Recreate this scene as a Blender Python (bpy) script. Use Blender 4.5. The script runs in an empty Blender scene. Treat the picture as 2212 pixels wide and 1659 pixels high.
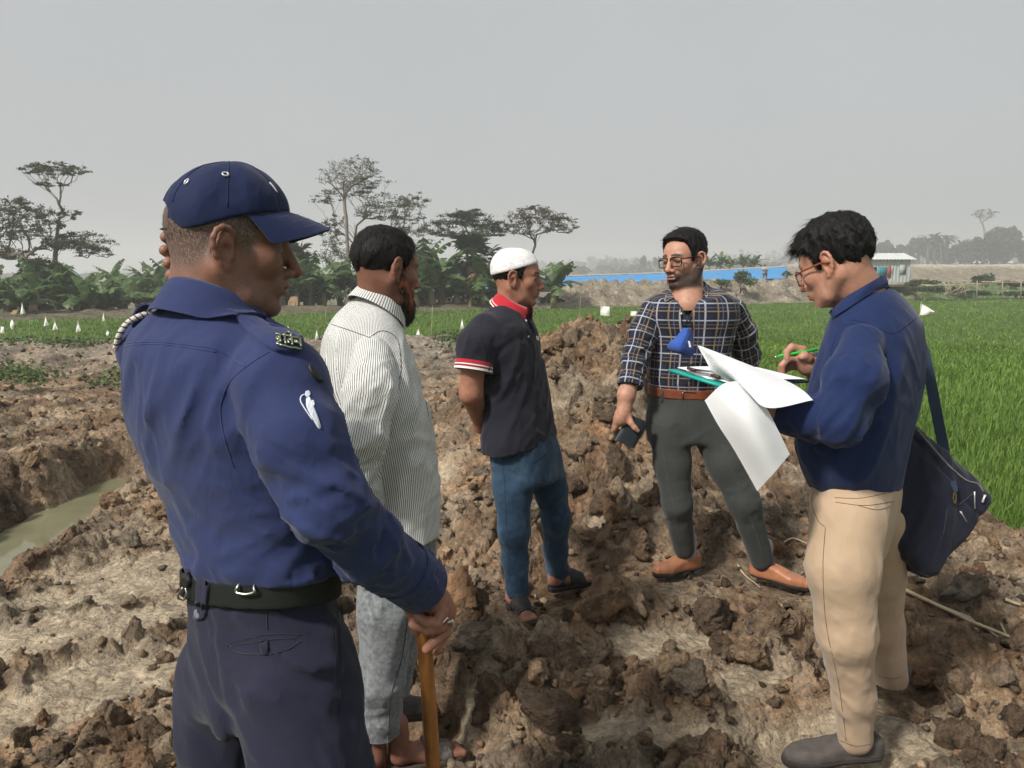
import bpy, bmesh, math, random
import numpy as np
from mathutils import Vector, Matrix, Euler
from mathutils.bvhtree import BVHTree

SC = bpy.context.scene
COL = SC.collection
R = math.radians
rng = np.random.default_rng(7)
random.seed(7)

# ------------------------------------------------------------------ camera
CAMZ = 1.45
PITCH = math.atan((829.5 - 594.0) / 1702.0)
FPX, CXP, CYP = 1702.0, 1106.0, 829.5
cam_d = bpy.data.cameras.new('camera')
cam_d.sensor_width = 36.0
cam_d.lens = 36.0 * FPX / 2212.0
cam_d.clip_start = 0.05
cam_d.clip_end = 6000
cam = bpy.data.objects.new('camera', cam_d)
COL.objects.link(cam)
cam.location = (0, 0, CAMZ)
cam.rotation_euler = (R(90) - PITCH, 0, 0)
SC.camera = cam

# ------------------------------------------------------------------ light
SUN_ELEV, SUN_AZ = R(44), R(-134)       # azimuth measured from +Y (ahead) towards +X (right)
sun_dir = Vector((math.sin(SUN_AZ) * math.cos(SUN_ELEV), math.cos(SUN_AZ) * math.cos(SUN_ELEV), math.sin(SUN_ELEV)))
world = bpy.data.worlds.new('World')
SC.world = world
world.use_nodes = True
wn = world.node_tree
wn.nodes.clear()
w_out = wn.nodes.new('ShaderNodeOutputWorld')
w_bg = wn.nodes.new('ShaderNodeBackground')
w_sky = wn.nodes.new('ShaderNodeTexSky')
w_sky.sky_type = 'NISHITA'
w_sky.sun_disc = False
w_sky.sun_elevation = SUN_ELEV
w_sky.sun_rotation = SUN_AZ
w_sky.altitude = 0
w_sky.air_density = 1.0
w_sky.dust_density = 6.0
w_sky.ozone_density = 1.0
w_hsv = wn.nodes.new('ShaderNodeHueSaturation')
w_hsv.inputs['Saturation'].default_value = 0.10
w_mix = wn.nodes.new('ShaderNodeMix')
w_mix.data_type = 'RGBA'
w_mix.inputs[0].default_value = 0.72          # a thick even overcast veil over the clear sky
w_mix.inputs[7].default_value = (5.55, 5.82, 5.98, 1)
wn.links.new(w_sky.outputs[0], w_hsv.inputs['Color'])
wn.links.new(w_hsv.outputs[0], w_mix.inputs[6])
w_tc = wn.nodes.new('ShaderNodeTexCoord'); w_n = wn.nodes.new('ShaderNodeTexNoise'); w_n.inputs['Scale'].default_value = 1.6; w_n.inputs['Detail'].default_value = 4     # faint unevenness of the veil
w_r = wn.nodes.new('ShaderNodeValToRGB'); w_r.color_ramp.elements[0].position = 0.3; w_r.color_ramp.elements[1].position = 0.7
w_r.color_ramp.elements[0].color = (5.15, 5.42, 5.60, 1); w_r.color_ramp.elements[1].color = (5.75, 5.98, 6.10, 1)
wn.links.new(w_tc.outputs['Generated'], w_n.inputs['Vector']); wn.links.new(w_n.outputs['Fac'], w_r.inputs['Fac']); wn.links.new(w_r.outputs[0], w_mix.inputs[7])
wn.links.new(w_mix.outputs[2], w_bg.inputs['Color'])
w_bg.inputs['Strength'].default_value = 0.104
wn.links.new(w_bg.outputs[0], w_out.inputs['Surface'])

sun_d = bpy.data.lights.new('sun', 'SUN')
sun_d.energy = 4.6
sun_d.angle = R(7)
sun_d.color = (1.0, 0.94, 0.86)
sun = bpy.data.objects.new('sun', sun_d)
COL.objects.link(sun)
sun.rotation_euler = sun_dir.to_track_quat('Z', 'Y').to_euler()
sun.location = (-20, -10, 30)

SC.view_settings.view_transform = 'Standard'
SC.view_settings.look = 'None'
SC.view_settings.exposure = 0.0
SC.view_settings.gamma = 1.0
SC.view_settings.use_curve_mapping = False
SC.render.engine = 'CYCLES'
SC.cycles.use_denoising = True
SC.cycles.max_bounces = 5
SC.cycles.diffuse_bounces = 3
SC.cycles.glossy_bounces = 3
SC.cycles.transmission_bounces = 4
SC.cycles.transparent_max_bounces = 12
SC.cycles.volume_bounces = 1
SC.cycles.use_adaptive_sampling = True
SC.cycles.adaptive_threshold = 0.04
SC.cycles.caustics_reflective = False
SC.cycles.caustics_refractive = False

# ------------------------------------------------------------------ geometry kit
_cp, _sp = math.cos(PITCH), math.sin(PITCH)
def ray(x, y):
    """direction, scaled to unit forward (world Y) distance, of a point in the 2212 x 1659 layout plan"""
    u, v = (x - CXP) / FPX, (CYP - y) / FPX
    d = np.array([u, _cp + v * _sp, -_sp + v * _cp])
    return d / d[1]
def at(x, y, Y):
    return ray(x, y) * Y + np.array([0, 0, CAMZ])
def gnd(x, y, z=0.0):
    """where that ray meets the horizontal level z"""
    d = ray(x, y)
    return d * ((z - CAMZ) / d[2]) + np.array([0, 0, CAMZ])
def px(n, Y):
    return n / FPX * Y

def obj(name, mesh, mats=None, parent=None, loc=None, rot=None):
    o = bpy.data.objects.new(name, mesh)
    COL.objects.link(o)
    if mats is not None and mesh is not None and len(mesh.materials) == 0:
        for m in (mats if isinstance(mats, (list, tuple)) else [mats]):
            mesh.materials.append(m)
    if parent is not None:
        o.parent = parent
    if loc is not None:
        o.location = tuple(loc)
    if rot is not None:
        o.rotation_euler = rot
    return o
def tag(o, label=None, cat=None, group=None, kind=None):
    if label: o['label'] = label
    if cat: o['category'] = cat
    if group: o['group'] = group
    if kind: o['kind'] = kind
    return o
def empty(name, loc, label, cat, group=None):
    o = bpy.data.objects.new(name, None)
    COL.objects.link(o)
    o.empty_display_size = 0.1
    o.location = tuple(loc)
    return tag(o, label, cat, group)
def mesh_from(name, V, F, smooth=True, attrs=None, mat_idx=None):
    """V (n,3), F: (m,3) or (m,4) int array, or list of such arrays"""
    me = bpy.data.meshes.new(name)
    V = np.asarray(V, dtype=np.float32)
    Fs = [np.asarray(f, dtype=np.int32) for f in (F if isinstance(F, list) else [F]) if len(f)]
    nl = sum(f.size for f in Fs); nf = sum(len(f) for f in Fs)
    me.vertices.add(len(V)); me.vertices.foreach_set('co', V.ravel())
    me.loops.add(nl); me.polygons.add(nf)
    me.loops.foreach_set('vertex_index', np.concatenate([f.ravel() for f in Fs]))
    tot = np.concatenate([np.full(len(f), f.shape[1], np.int32) for f in Fs])
    st = np.zeros(nf, np.int32); st[1:] = np.cumsum(tot)[:-1]
    me.polygons.foreach_set('loop_start', st)
    if smooth:
        me.polygons.foreach_set('use_smooth', np.ones(nf, bool))
    if mat_idx is not None:
        me.polygons.foreach_set('material_index', np.asarray(mat_idx, np.int32))
    me.update(calc_edges=True)
    me.validate()
    for k, a in (attrs or {}).items():
        a = np.asarray(a, np.float32)
        if a.ndim == 1:
            at_ = me.attributes.new(k, 'FLOAT', 'POINT'); at_.data.foreach_set('value', a)
        elif a.shape[1] == 3:
            at_ = me.attributes.new(k, 'FLOAT_VECTOR', 'POINT'); at_.data.foreach_set('vector', a.ravel())
        else:
            at_ = me.attributes.new(k, 'FLOAT_COLOR', 'POINT'); at_.data.foreach_set('color', a.ravel())
    return me
def local(V, o):
    """world coordinates to the frame of an empty that only has a location"""
    return np.asarray(V) - np.array(o.location)

class MB:
    """collects pieces into one mesh"""
    def __init__(s): s.V, s.F4, s.F3, s.n, s.uv = [], [], [], 0, []
    def add(s, V, F, uv=None):
        V = np.asarray(V, float)
        for f in (F if isinstance(F, list) else [F]):
            f = np.asarray(f, int)
            if len(f) == 0: continue
            (s.F4 if f.shape[1] == 4 else s.F3).append(f + s.n)
        s.V.append(V); s.n += len(V)
        s.uv.append(np.zeros((len(V), 3)) if uv is None else np.asarray(uv, float))
        return s
    def mesh(s, name, smooth=True, origin=None, attr=None):
        if not (s.F4 or s.F3):
            print('EMPTY PIECE', name); s.add(np.array([[0, 0, 0], [1e-4, 0, 0], [0, 1e-4, 0]]) + (0 if origin is None else np.asarray(origin)), np.array([[0, 1, 2]]))
        V = np.concatenate(s.V)
        if origin is not None: V = V - np.asarray(origin)
        F = []
        if s.F4: F.append(np.concatenate(s.F4))
        if s.F3: F.append(np.concatenate(s.F3))
        at_ = {attr: np.concatenate(s.uv)} if attr else None
        return mesh_from(name, V, F, smooth, at_)

def frames(P):
    P = np.asarray(P, float)
    T = np.gradient(P, axis=0); T /= np.linalg.norm(T, axis=1, keepdims=True) + 1e-12
    n = np.cross(T[0], [0, 0, 1.0])
    if np.linalg.norm(n) < 0.05: n = np.cross(T[0], [1.0, 0, 0])
    n /= np.linalg.norm(n); N = [n]
    for i in range(1, len(P)):
        n = N[-1] - T[i] * np.dot(N[-1], T[i]); n /= np.linalg.norm(n) + 1e-12; N.append(n)
    N = np.array(N); B = np.cross(T, N)
    return T, N, B
def tube(P, r, seg=8, cap=True, flat=1.0):
    P = np.asarray(P, float); n = len(P); r = np.broadcast_to(np.asarray(r, float), (n,))
    T, N, B = frames(P)
    a = np.arange(seg) * 2 * math.pi / seg
    V = (P[:, None] + r[:, None, None] * (np.cos(a)[None, :, None] * N[:, None] + flat * np.sin(a)[None, :, None] * B[:, None])).reshape(-1, 3)
    i = np.arange(n - 1)[:, None] * seg; j = np.arange(seg)[None]; k = (j + 1) % seg
    F = np.stack([i + j, i + k, i + seg + k, i + seg + j], -1).reshape(-1, 4)
    if not cap: return V, F
    V = np.concatenate([V, P[:1], P[-1:]]); c0, c1 = n * seg, n * seg + 1
    j = np.arange(seg); k = (j + 1) % seg
    F3 = np.concatenate([np.stack([k, j, np.full(seg, c0)], -1), np.stack([j, k, np.full(seg, 0) ], -1)[:0]])
    e = (n - 1) * seg
    F3 = np.concatenate([F3, np.stack([e + j, e + k, np.full(seg, c1)], -1)])
    return V, [F, F3]
def resample(P, n):
    """Catmull-Rom through the points"""
    P = np.asarray(P, float); m = len(P)
    if m == 2: return P[0] + np.linspace(0, 1, n)[:, None] * (P[1] - P[0])
    Q = np.concatenate([[2 * P[0] - P[1]], P, [2 * P[-1] - P[-2]]])
    t = np.linspace(0, m - 1 - 1e-9, n); i = t.astype(int); f = (t - i)[:, None]
    a, b, c, d = Q[i], Q[i + 1], Q[i + 2], Q[i + 3]
    return 0.5 * (2 * b + (c - a) * f + (2 * a - 5 * b + 4 * c - d) * f ** 2 + (3 * b - a - 3 * c + d) * f ** 3)
def box(c, s, rotz=0.0):
    V = np.array([[x, y, z] for x in (-.5, .5) for y in (-.5, .5) for z in (-.5, .5)]) * np.asarray(s)
    cs, sn = math.cos(rotz), math.sin(rotz)
    V = V @ np.array([[cs, sn, 0], [-sn, cs, 0], [0, 0, 1]]) + np.asarray(c)
    F = np.array([[0, 1, 3, 2], [4, 6, 7, 5], [0, 4, 5, 1], [2, 3, 7, 6], [0, 2, 6, 4], [1, 5, 7, 3]])
    return V, F
def gridfaces(nu, nv, closed_u=False):
    """faces of a (nu, nv) vertex grid, v fastest"""
    i = np.arange(nu if closed_u else nu - 1)[:, None]; j = np.arange(nv - 1)[None]
    a = i * nv + j; b = ((i + 1) % nu) * nv + j
    return np.stack([a, b, b + 1, a + 1], -1).reshape(-1, 4)
def sheet(G, t):
    """a (nu,nv,3) grid of points turned into a closed thin slab of thickness t"""
    nu, nv = G.shape[:2]
    du = np.gradient(G, axis=0); dv = np.gradient(G, axis=1)
    N = np.cross(du, dv); N /= np.linalg.norm(N, axis=2, keepdims=True) + 1e-12
    A = (G + N * t / 2).reshape(-1, 3); B = (G - N * t / 2).reshape(-1, 3); n = nu * nv
    F = gridfaces(nu, nv)
    idx = np.arange(n).reshape(nu, nv)
    ring = np.concatenate([idx[:, 0], idx[-1, 1:], idx[-2::-1, -1], idx[0, -2:0:-1]])
    r2 = np.roll(ring, -1)
    m = len(ring); V = np.concatenate([A, B, A[ring], B[ring]]); j = np.arange(m); k = (j + 1) % m      # the rim has its own vertices: a crisp edge
    S = np.stack([2 * n + j, 2 * n + k, 2 * n + m + k, 2 * n + m + j], -1)
    return V, np.concatenate([F, (F + n)[:, ::-1], S[:, ::-1]])

# ------------------------------------------------------------------ noise
_perm = np.random.default_rng(11).permutation(256).astype(np.int64)
_perm = np.concatenate([_perm, _perm])
_g = np.random.default_rng(12).normal(size=(256, 3)); _g /= np.linalg.norm(_g, axis=1, keepdims=True)
def perlin2(P):
    i0 = np.floor(P); f = P - i0; i0 = i0.astype(np.int64) & 255
    u = f * f * f * (f * (f * 6 - 15) + 10)
    x0, x1 = _perm[i0[:, 0]], _perm[(i0[:, 0] + 1) & 255]
    y0, y1 = i0[:, 1], (i0[:, 1] + 1) & 255
    fx, fy = f[:, 0], f[:, 1]
    def g(h, a, b):
        h = _perm[h & 255]; return _g2[h, 0] * a + _g2[h, 1] * b
    a = g(x0 + y0, fx, fy); b = g(x1 + y0, fx - 1, fy); c = g(x0 + y1, fx, fy - 1); d = g(x1 + y1, fx - 1, fy - 1)
    ux, uy = u[:, 0], u[:, 1]
    ab = a + (b - a) * ux; cd = c + (d - c) * ux
    return (ab + (cd - ab) * uy) * 1.3
_a2 = np.random.default_rng(13).uniform(0, 6.2832, 256); _g2 = np.stack([np.cos(_a2), np.sin(_a2)], -1)
def perlin(P):
    P = np.asarray(P, float)
    if P.shape[1] == 2: return perlin2(P)
    i0 = np.floor(P).astype(np.int64); f = P - i0; i0 &= 255
    u = f * f * f * (f * (f * 6 - 15) + 10)
    out = 0
    for dx in (0, 1):
        wx = u[:, 0] if dx else 1 - u[:, 0]
        px_ = _perm[(i0[:, 0] + dx) & 255]
        for dy in (0, 1):
            wy = wx * (u[:, 1] if dy else 1 - u[:, 1])
            py_ = _perm[(px_ + i0[:, 1] + dy) & 255]
            for dz in (0, 1):
                g = _g[_perm[(py_ + i0[:, 2] + dz) & 255]]
                out = out + wy * (u[:, 2] if dz else 1 - u[:, 2]) * (g[:, 0] * (f[:, 0] - dx) + g[:, 1] * (f[:, 1] - dy) + g[:, 2] * (f[:, 2] - dz))
    return out * 1.6
def fbm(P, octv=4, gain=0.5, lac=2.03):
    P = np.asarray(P, float); s, a = 0, 1.0
    for k in range(octv):
        s = s + a * perlin(P + 17.3 * k); P = P * lac; a *= gain
    return s
def p2(x, y, z=0.0):
    return np.stack([x + 31.7 * z, y + 17.3 * z], -1)
def worley2(x, y, seed=0):
    """F1, F2 and the id of the nearest cell on a jittered lattice"""
    ix, iy = np.floor(x).astype(np.int64), np.floor(y).astype(np.int64)
    f1 = np.full(x.shape, 9.0); f2 = np.full(x.shape, 9.0); idn = np.zeros(x.shape, np.int64)
    rt = np.random.default_rng(100 + seed).random((512, 2))
    for dx in (-1, 0, 1):
        for dy in (-1, 0, 1):
            h = _perm[(_perm[(ix + dx) & 255] + iy + dy) & 255] + ((ix + dx + 3 * (iy + dy)) & 1) * 256
            d = np.hypot(ix + dx + rt[h, 0] - x, iy + dy + rt[h, 1] - y)
            m = d < f1
            f2 = np.where(m, f1, np.minimum(f2, d)); idn = np.where(m, h, idn); f1 = np.where(m, d, f1)
    return f1, f2, idn
def sstep(a, b, x):
    t = np.clip((x - a) / (b - a), 0, 1); return t * t * (3 - 2 * t)

# ------------------------------------------------------------------ signed distance kit
def smin(a, b, k):
    if k <= 0: return np.minimum(a, b)
    h = np.clip(0.5 + 0.5 * (b - a) / k, 0, 1)
    return b + (a - b) * h - k * h * (1 - h)
def smax(a, b, k): return -smin(-a, -b, k)
def d_ell(P, c, r):
    q = P - np.asarray(c, float); r = np.asarray(r, float)
    k0 = np.linalg.norm(q / r, axis=1); k1 = np.linalg.norm(q / (r * r), axis=1)
    return k0 * (k0 - 1) / np.maximum(k1, 1e-9)
def d_cone(P, a, b, ra, rb, sq=None):
    """round cone; sq=(axis, factor) squashes the section along an axis"""
    a = np.asarray(a, float); b = np.asarray(b, float); ab = b - a
    q = P - a
    t = np.clip(q @ ab / max(ab @ ab, 1e-12), 0, 1)
    v = q - t[:, None] * ab
    if sq is not None:
        ax = np.asarray(sq[0], float); ax = ax / np.linalg.norm(ax)
        v = v + (v @ ax)[:, None] * ax * (sq[1] - 1)
    return np.linalg.norm(v, axis=1) - (ra + (rb - ra) * t)
def d_limb(P, pts, rad, k=0.01, sq=None):
    d = None
    for i in range(len(pts) - 1):
        e = d_cone(P, pts[i], pts[i + 1], rad[i], rad[i + 1], sq)
        d = e if d is None else smin(d, e, k)
    return d
def sdf_mesh(fn, lo, hi, h, stride=4, pad=1.6):
    """surface nets over a narrow band; returns V, F"""
    lo = np.asarray(lo, float); hi = np.asarray(hi, float)
    nb = np.maximum(np.ceil((hi - lo) / (h * stride)).astype(int), 1)
    cs = [lo[i] + (np.arange(nb[i]) + 0.5) * h * stride for i in range(3)]
    C = np.stack(np.meshgrid(*cs, indexing='ij'), -1).reshape(-1, 3)
    dc = fn(C).reshape(nb)
    near = np.abs(dc) < h * stride * pad
    n = nb * stride + 1
    # every fine node that touches a near block
    m = np.zeros(n, bool)
    I = np.argwhere(near)
    for dx in range(stride + 1):
        for dy in range(stride + 1):
            for dz in range(stride + 1):
                m[I[:, 0] * stride + dx, I[:, 1] * stride + dy, I[:, 2] * stride + dz] = True
    big = np.repeat(np.repeat(np.repeat(np.where(dc > 0, 1.0, -1.0), stride, 0), stride, 1), stride, 2)
    v = np.ones(n); v[:-1, :-1, :-1] = big
    v[-1] = v[-2]; v[:, -1] = v[:, -2]; v[:, :, -1] = v[:, :, -2]
    J = np.argwhere(m)
    v[m] = fn(lo + J * h)
    s = v < 0
    cell = np.zeros(n - 1, np.int8)
    for dx in (0, 1):
        for dy in (0, 1):
            for dz in (0, 1):
                cell += s[dx:n[0] - 1 + dx, dy:n[1] - 1 + dy, dz:n[2] - 1 + dz]
    act = (cell > 0) & (cell < 8)
    # cells fully inside the evaluated band only
    c = np.argwhere(act)
    ids = np.full(n - 1, -1, np.int64); ids[act] = np.arange(len(c))
    acc = np.zeros((len(c), 3)); cnt = np.zeros(len(c))
    co = [(0, 0, 0), (1, 0, 0), (0, 1, 0), (1, 1, 0), (0, 0, 1), (1, 0, 1), (0, 1, 1), (1, 1, 1)]
    vals = [v[c[:, 0] + o[0], c[:, 1] + o[1], c[:, 2] + o[2]] for o in co]
    for a in range(8):
        for ax in range(3):
            if co[a][ax]: continue
            b = a + (1 << ax)
            va, vb = vals[a], vals[b]
            x = (va < 0) != (vb < 0)
            t = np.where(x, va / np.where(np.abs(va - vb) < 1e-12, 1, va - vb), 0)
            pnt = np.tile(np.array(co[a], float), (len(c), 1)); pnt[:, ax] += t
            acc += np.where(x[:, None], pnt, 0); cnt += x
    V = lo + (c + acc / cnt[:, None]) * h
    F = []
    for ax in range(3):
        b1, b2 = [k for k in range(3) if k != ax]
        sl0 = [slice(1, -1)] * 3; sl1 = [slice(1, -1)] * 3
        sl0[ax] = slice(0, -1); sl1[ax] = slice(1, None)
        s0, s1 = s[tuple(sl0)], s[tuple(sl1)]
        E = np.argwhere(s0 != s1); off = np.ones(3, int); off[ax] = 0
        flip = s0[s0 != s1]
        E = E + off
        def cid(d1, d2):
            q = E.copy(); q[:, b1] -= d1; q[:, b2] -= d2
            return ids[q[:, 0], q[:, 1], q[:, 2]]
        q = np.stack([cid(0, 0), cid(1, 0), cid(1, 1), cid(0, 1)], -1)
        fl = flip if ax != 1 else ~flip
        q[~fl] = q[~fl][:, ::-1]
        F.append(q[(q >= 0).all(1)])
    F = np.concatenate(F)
    return V, F[:, ::-1]

# ------------------------------------------------------------------ materials
def new_mat(name):
    m = bpy.data.materials.new(name); m.use_nodes = True
    nt = m.node_tree; b = nt.nodes['Principled BSDF']
    return m, nt, b
def s2l(c):
    return tuple(((v / 255) / 12.92 if v / 255 <= 0.04045 else ((v / 255 + 0.055) / 1.055) ** 2.4) for v in c[:3])
def noise_node(nt, scale, detail=4, rough=0.55, coord='Object', stretch=None):
    tc = nt.nodes.new('ShaderNodeTexCoord')
    out = tc.outputs[coord]
    if stretch:
        mp = nt.nodes.new('ShaderNodeMapping'); mp.inputs['Scale'].default_value = stretch
        nt.links.new(out, mp.inputs['Vector']); out = mp.outputs[0]
    n = nt.nodes.new('ShaderNodeTexNoise')
    n.inputs['Scale'].default_value = scale; n.inputs['Detail'].default_value = detail; n.inputs['Roughness'].default_value = rough
    nt.links.new(out, n.inputs['Vector'])
    return n
def ramp(nt, fac, stops):
    r = nt.nodes.new('ShaderNodeValToRGB'); e = r.color_ramp.elements
    while len(e) < len(stops): e.new(0.5)
    for k, (p, c) in enumerate(stops):
        e[k].position = p; e[k].color = (c[0], c[1], c[2], 1) if not np.isscalar(c) else (c, c, c, 1)
    nt.links.new(fac, r.inputs['Fac'])
    return r
def mixc(nt, fac, a, b, mode='MIX'):
    m = nt.nodes.new('ShaderNodeMix'); m.data_type = 'RGBA'; m.blend_type = mode
    for sock, v in ((m.inputs[0], fac), (m.inputs[6], a), (m.inputs[7], b)):
        if hasattr(v, 'links') or isinstance(v, bpy.types.NodeSocket): nt.links.new(v, sock)
        elif np.isscalar(v): sock.default_value = v
        else: sock.default_value = (v[0], v[1], v[2], 1)
    return m.outputs[2]
def attr(nt, name, out='Fac'):
    a = nt.nodes.new('ShaderNodeAttribute'); a.attribute_name = name
    return a.outputs[out]
def mth(nt, op, a, b=None, c=None):
    m = nt.nodes.new('ShaderNodeMath'); m.operation = op
    for k, v in enumerate((a, b, c)):
        if v is None: continue
        if isinstance(v, bpy.types.NodeSocket): nt.links.new(v, m.inputs[k])
        else: m.inputs[k].default_value = v
    return m.outputs[0]
def bump(nt, b, height, strength=0.3, dist=0.01, prev=None):
    n = nt.nodes.new('ShaderNodeBump'); n.inputs['Strength'].default_value = strength; n.inputs['Distance'].default_value = dist
    nt.links.new(height, n.inputs['Height'])
    if prev is not None: nt.links.new(prev, n.inputs['Normal'])
    nt.links.new(n.outputs[0], b.inputs['Normal'])
    return n.outputs[0]
def plain(name, col, rough=0.7, var=0.15, scale=12.0, bmp=0.15, bscale=None, metal=0.0, spec=0.3, bdist=0.004, coat=0.0, stretch=None):
    """a base colour with noise variation and fine relief"""
    m, nt, b = new_mat(name)
    n = noise_node(nt, scale, 5, stretch=stretch)
    c0 = tuple(v * (1 - var) for v in col[:3]); c1 = tuple(min(1, v * (1 + var)) for v in col[:3])
    r = ramp(nt, n.outputs['Fac'], [(0.3, c0), (0.7, c1)])
    nt.links.new(r.outputs[0], b.inputs['Base Color'])
    b.inputs['Roughness'].default_value = rough; b.inputs['Metallic'].default_value = metal
    b.inputs['Specular IOR Level'].default_value = spec
    if bmp > 0:
        n2 = noise_node(nt, bscale or scale * 6, 4, stretch=stretch)
        bump(nt, b, n2.outputs['Fac'], bmp, bdist)
    if coat: b.inputs['Coat Weight'].default_value = coat
    return m

# ================================================================== the ground
FIELD_Z = -0.42
def edge_y(x):            # far edge of the rice field
    return np.maximum(27.0, 43.0 + 0.53 * np.asarray(x, float))
def soil_mask(x, y):
    """1 on the dug-up earth, 0 on the rice field"""
    w = 0.35 * fbm(p2(x * 0.9, y * 0.9, 3.1), 3) + 0.12 * fbm(p2(x * 4, y * 4, 8.1), 2)
    right = 3.15 + w - 0.25 * sstep(5, 9, y)
    a = sstep(0.25, -0.35, x - right)
    far = 18.6 + 1.6 * w + 0.10 * x
    b = sstep(0.8, -0.8, y - far)
    return a * b
def ditch_c(y): return -2.90 - 0.32 * np.sin((y - 3.2) * 0.55)
def macro(x, y):
    z = 0.06 * fbm(p2(x * 0.5, y * 0.5, 1.7), 3)
    n1 = 0.25 * fbm(p2(x * 1.1, y * 1.1, 5.2), 3)
    z = z + 1.06 * np.exp(-(((x - 0.92 + n1) / 0.98) ** 2 + ((y - 6.3) / 1.15) ** 2))
    z = z + 0.36 * np.exp(-(((x - 0.70 + n1) / 0.90) ** 2 + ((y - 4.95) / 0.75) ** 2))
    z = z + 0.40 * np.exp(-(((x + 0.15 + n1) / 0.85) ** 2 + ((y - 6.1) / 1.1) ** 2)) - 0.14 * np.exp(-(((x - 0.92 + n1) / 0.6) ** 2 + ((y - 6.3) / 1.0) ** 2))
    z = z + 0.12 * np.exp(-(((x - 1.25) / 0.7) ** 2 + ((y - 3.7) / 0.5) ** 2))
    z = z + 0.55 * np.exp(-(((x - 1.9 + n1) / 0.8) ** 2 + ((y - 8.6) / 1.8) ** 2))
    z = z + 0.20 * np.exp(-(((x + 0.12) / 0.30) ** 2 + ((y - 3.0) / 0.28) ** 2))
    z = z + (0.16 + 0.1 * n1) * np.exp(-((y - 15.5 - 0.15 * x) / 1.6) ** 2)
    z = z - 0.10 * sstep(-0.6, -1.6, x) * sstep(7.5, 4, y)
    # ditch
    on = sstep(2.4, 3.4, y) * sstep(7.3, 6.4, y)
    d = np.abs(x - ditch_c(y)) + 0.10 * fbm(p2(x * 2.2, y * 2.2, 9.9), 3)
    z = z - 0.46 * on * sstep(0.56, 0.13, d)
    z = z + 0.03 * on * np.exp(-((x - ditch_c(y) + 0.95) / 0.35) ** 2)
    return z
PATCH = [  # smeared, tyre-flattened clay (plan x, y, half sizes in m, angle)
    (250, 1235, .75, .22, 35), (330, 1180, .6, .18, 38), (170, 1330, .9, .24, 35), (60, 1490, .7, .22, 30), (300, 1400, .5, .16, 30),
    (330, 1290, .5, .18, 30), (1560, 1100, .18, .55, 0), (1590, 1000, .25, .5, 8), (1470, 1395, .16, .10, 0), (1390, 1400, .20, .12, 20),
    (1640, 1470, .13, .09, 0), (1720, 1590, .38, .10, 5), (1470, 1610, .22, .08, 0), (1560, 1515, .2, .08, 10), (1020, 1500, .16, .08, 40),
    (1850, 1560, .25, .08, 0), (1290, 1200, .10, .08, 0), (860, 1100, .4, .2, 0), (1350, 1590, .2, .06, 0), (2000, 1620, .3, .08, 0)]
_patch = [(gnd(x, y), a, b, R(t)) for x, y, a, b, t in PATCH]
def patchm(x, y):
    m = np.zeros_like(x)
    w = 0.35 * fbm(p2(x * 5, y * 5, 2.2), 4)
    for c, a, b, t in _patch:
        dx, dy = x - c[0], y - c[1]
        u = dx * math.cos(t) + dy * math.sin(t); v = -dx * math.sin(t) + dy * math.cos(t)
        m = np.maximum(m, sstep(1.25, 0.6, np.sqrt((u / a) ** 2 + (v / b) ** 2) + w))
    return m
PAL_W = np.array((1.08, 1.03, .96))
# trodden spots under the shoes (plan x, y, distance)
STAND = [(p[0], p[1], p[2]) for p in (at(1122, 1336, 3.16), at(1222, 1276, 3.52), at(1465, 1240, 3.45), at(1680, 1264, 3.36), at(1785, 1672, 2.21), at(1878, 1518, 2.71), at(905, 1668, 2.36), at(850, 1690, 2.62))]
def stand(x, y, z, r0=.13, r1=.34):
    for sx, sy, sz in STAND:
        w = sstep(r1, r0, np.hypot(x - sx, y - sy)); z = z * (1 - w) + np.minimum(z, sz - .022) * w * .35 + (sz - .022) * w * .65
    return z
def worley_full(x, y, seed):
    ix, iy = np.floor(x).astype(np.int64), np.floor(y).astype(np.int64)
    f1 = np.full(x.shape, 9.0); f2 = np.full(x.shape, 9.0); idn = np.zeros(x.shape, np.int64)
    ox = np.zeros(x.shape); oy = np.zeros(x.shape)
    rt = np.random.default_rng(100 + seed).random((512, 2))
    for dx in (-1, 0, 1):
        for dy in (-1, 0, 1):
            h = _perm[(_perm[(ix + dx) & 255] + iy + dy) & 255] + ((ix + dx + 3 * (iy + dy)) & 1) * 256
            ex = x - (ix + dx + rt[h, 0]); ey = y - (iy + dy + rt[h, 1]); d = np.hypot(ex, ey)
            m = d < f1
            f2 = np.where(m, f1, np.minimum(f2, d)); idn = np.where(m, h, idn)
            ox = np.where(m, ex, ox); oy = np.where(m, ey, oy); f1 = np.where(m, d, f1)
    return f1, f2, idn, ox, oy
_rid = np.random.default_rng(5).random((512, 6))
def clod(x, y, s, seed, tilt=0.6):
    """broken lumps of size s: height 0..1 and the lump id"""
    f1, f2, i, ox, oy = worley_full(x / s, y / s, seed)
    e = sstep(0.0, 0.28, f2 - f1)
    dome = np.sqrt(np.clip(1 - (f1 / 0.85) ** 2, 0, 1))
    t = tilt * ((_rid[i, 0] - .5) * ox + (_rid[i, 1] - .5) * oy)
    hgt = e * (0.25 + 0.75 * _rid[i, 2] ** 1.5) * (0.45 + 0.55 * dome) + t * e
    return hgt, i
PAL = np.array([(0.105, 0.078, 0.057), (0.175, 0.128, 0.090), (0.255, 0.190, 0.130), (0.215, 0.135, 0.082), (0.150, 0.135, 0.115), (0.085, 0.065, 0.050), (0.33, 0.26, 0.185), (0.140, 0.104, 0.076)]) * PAL_W
TAN = np.array((0.50, 0.42, 0.31))
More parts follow.
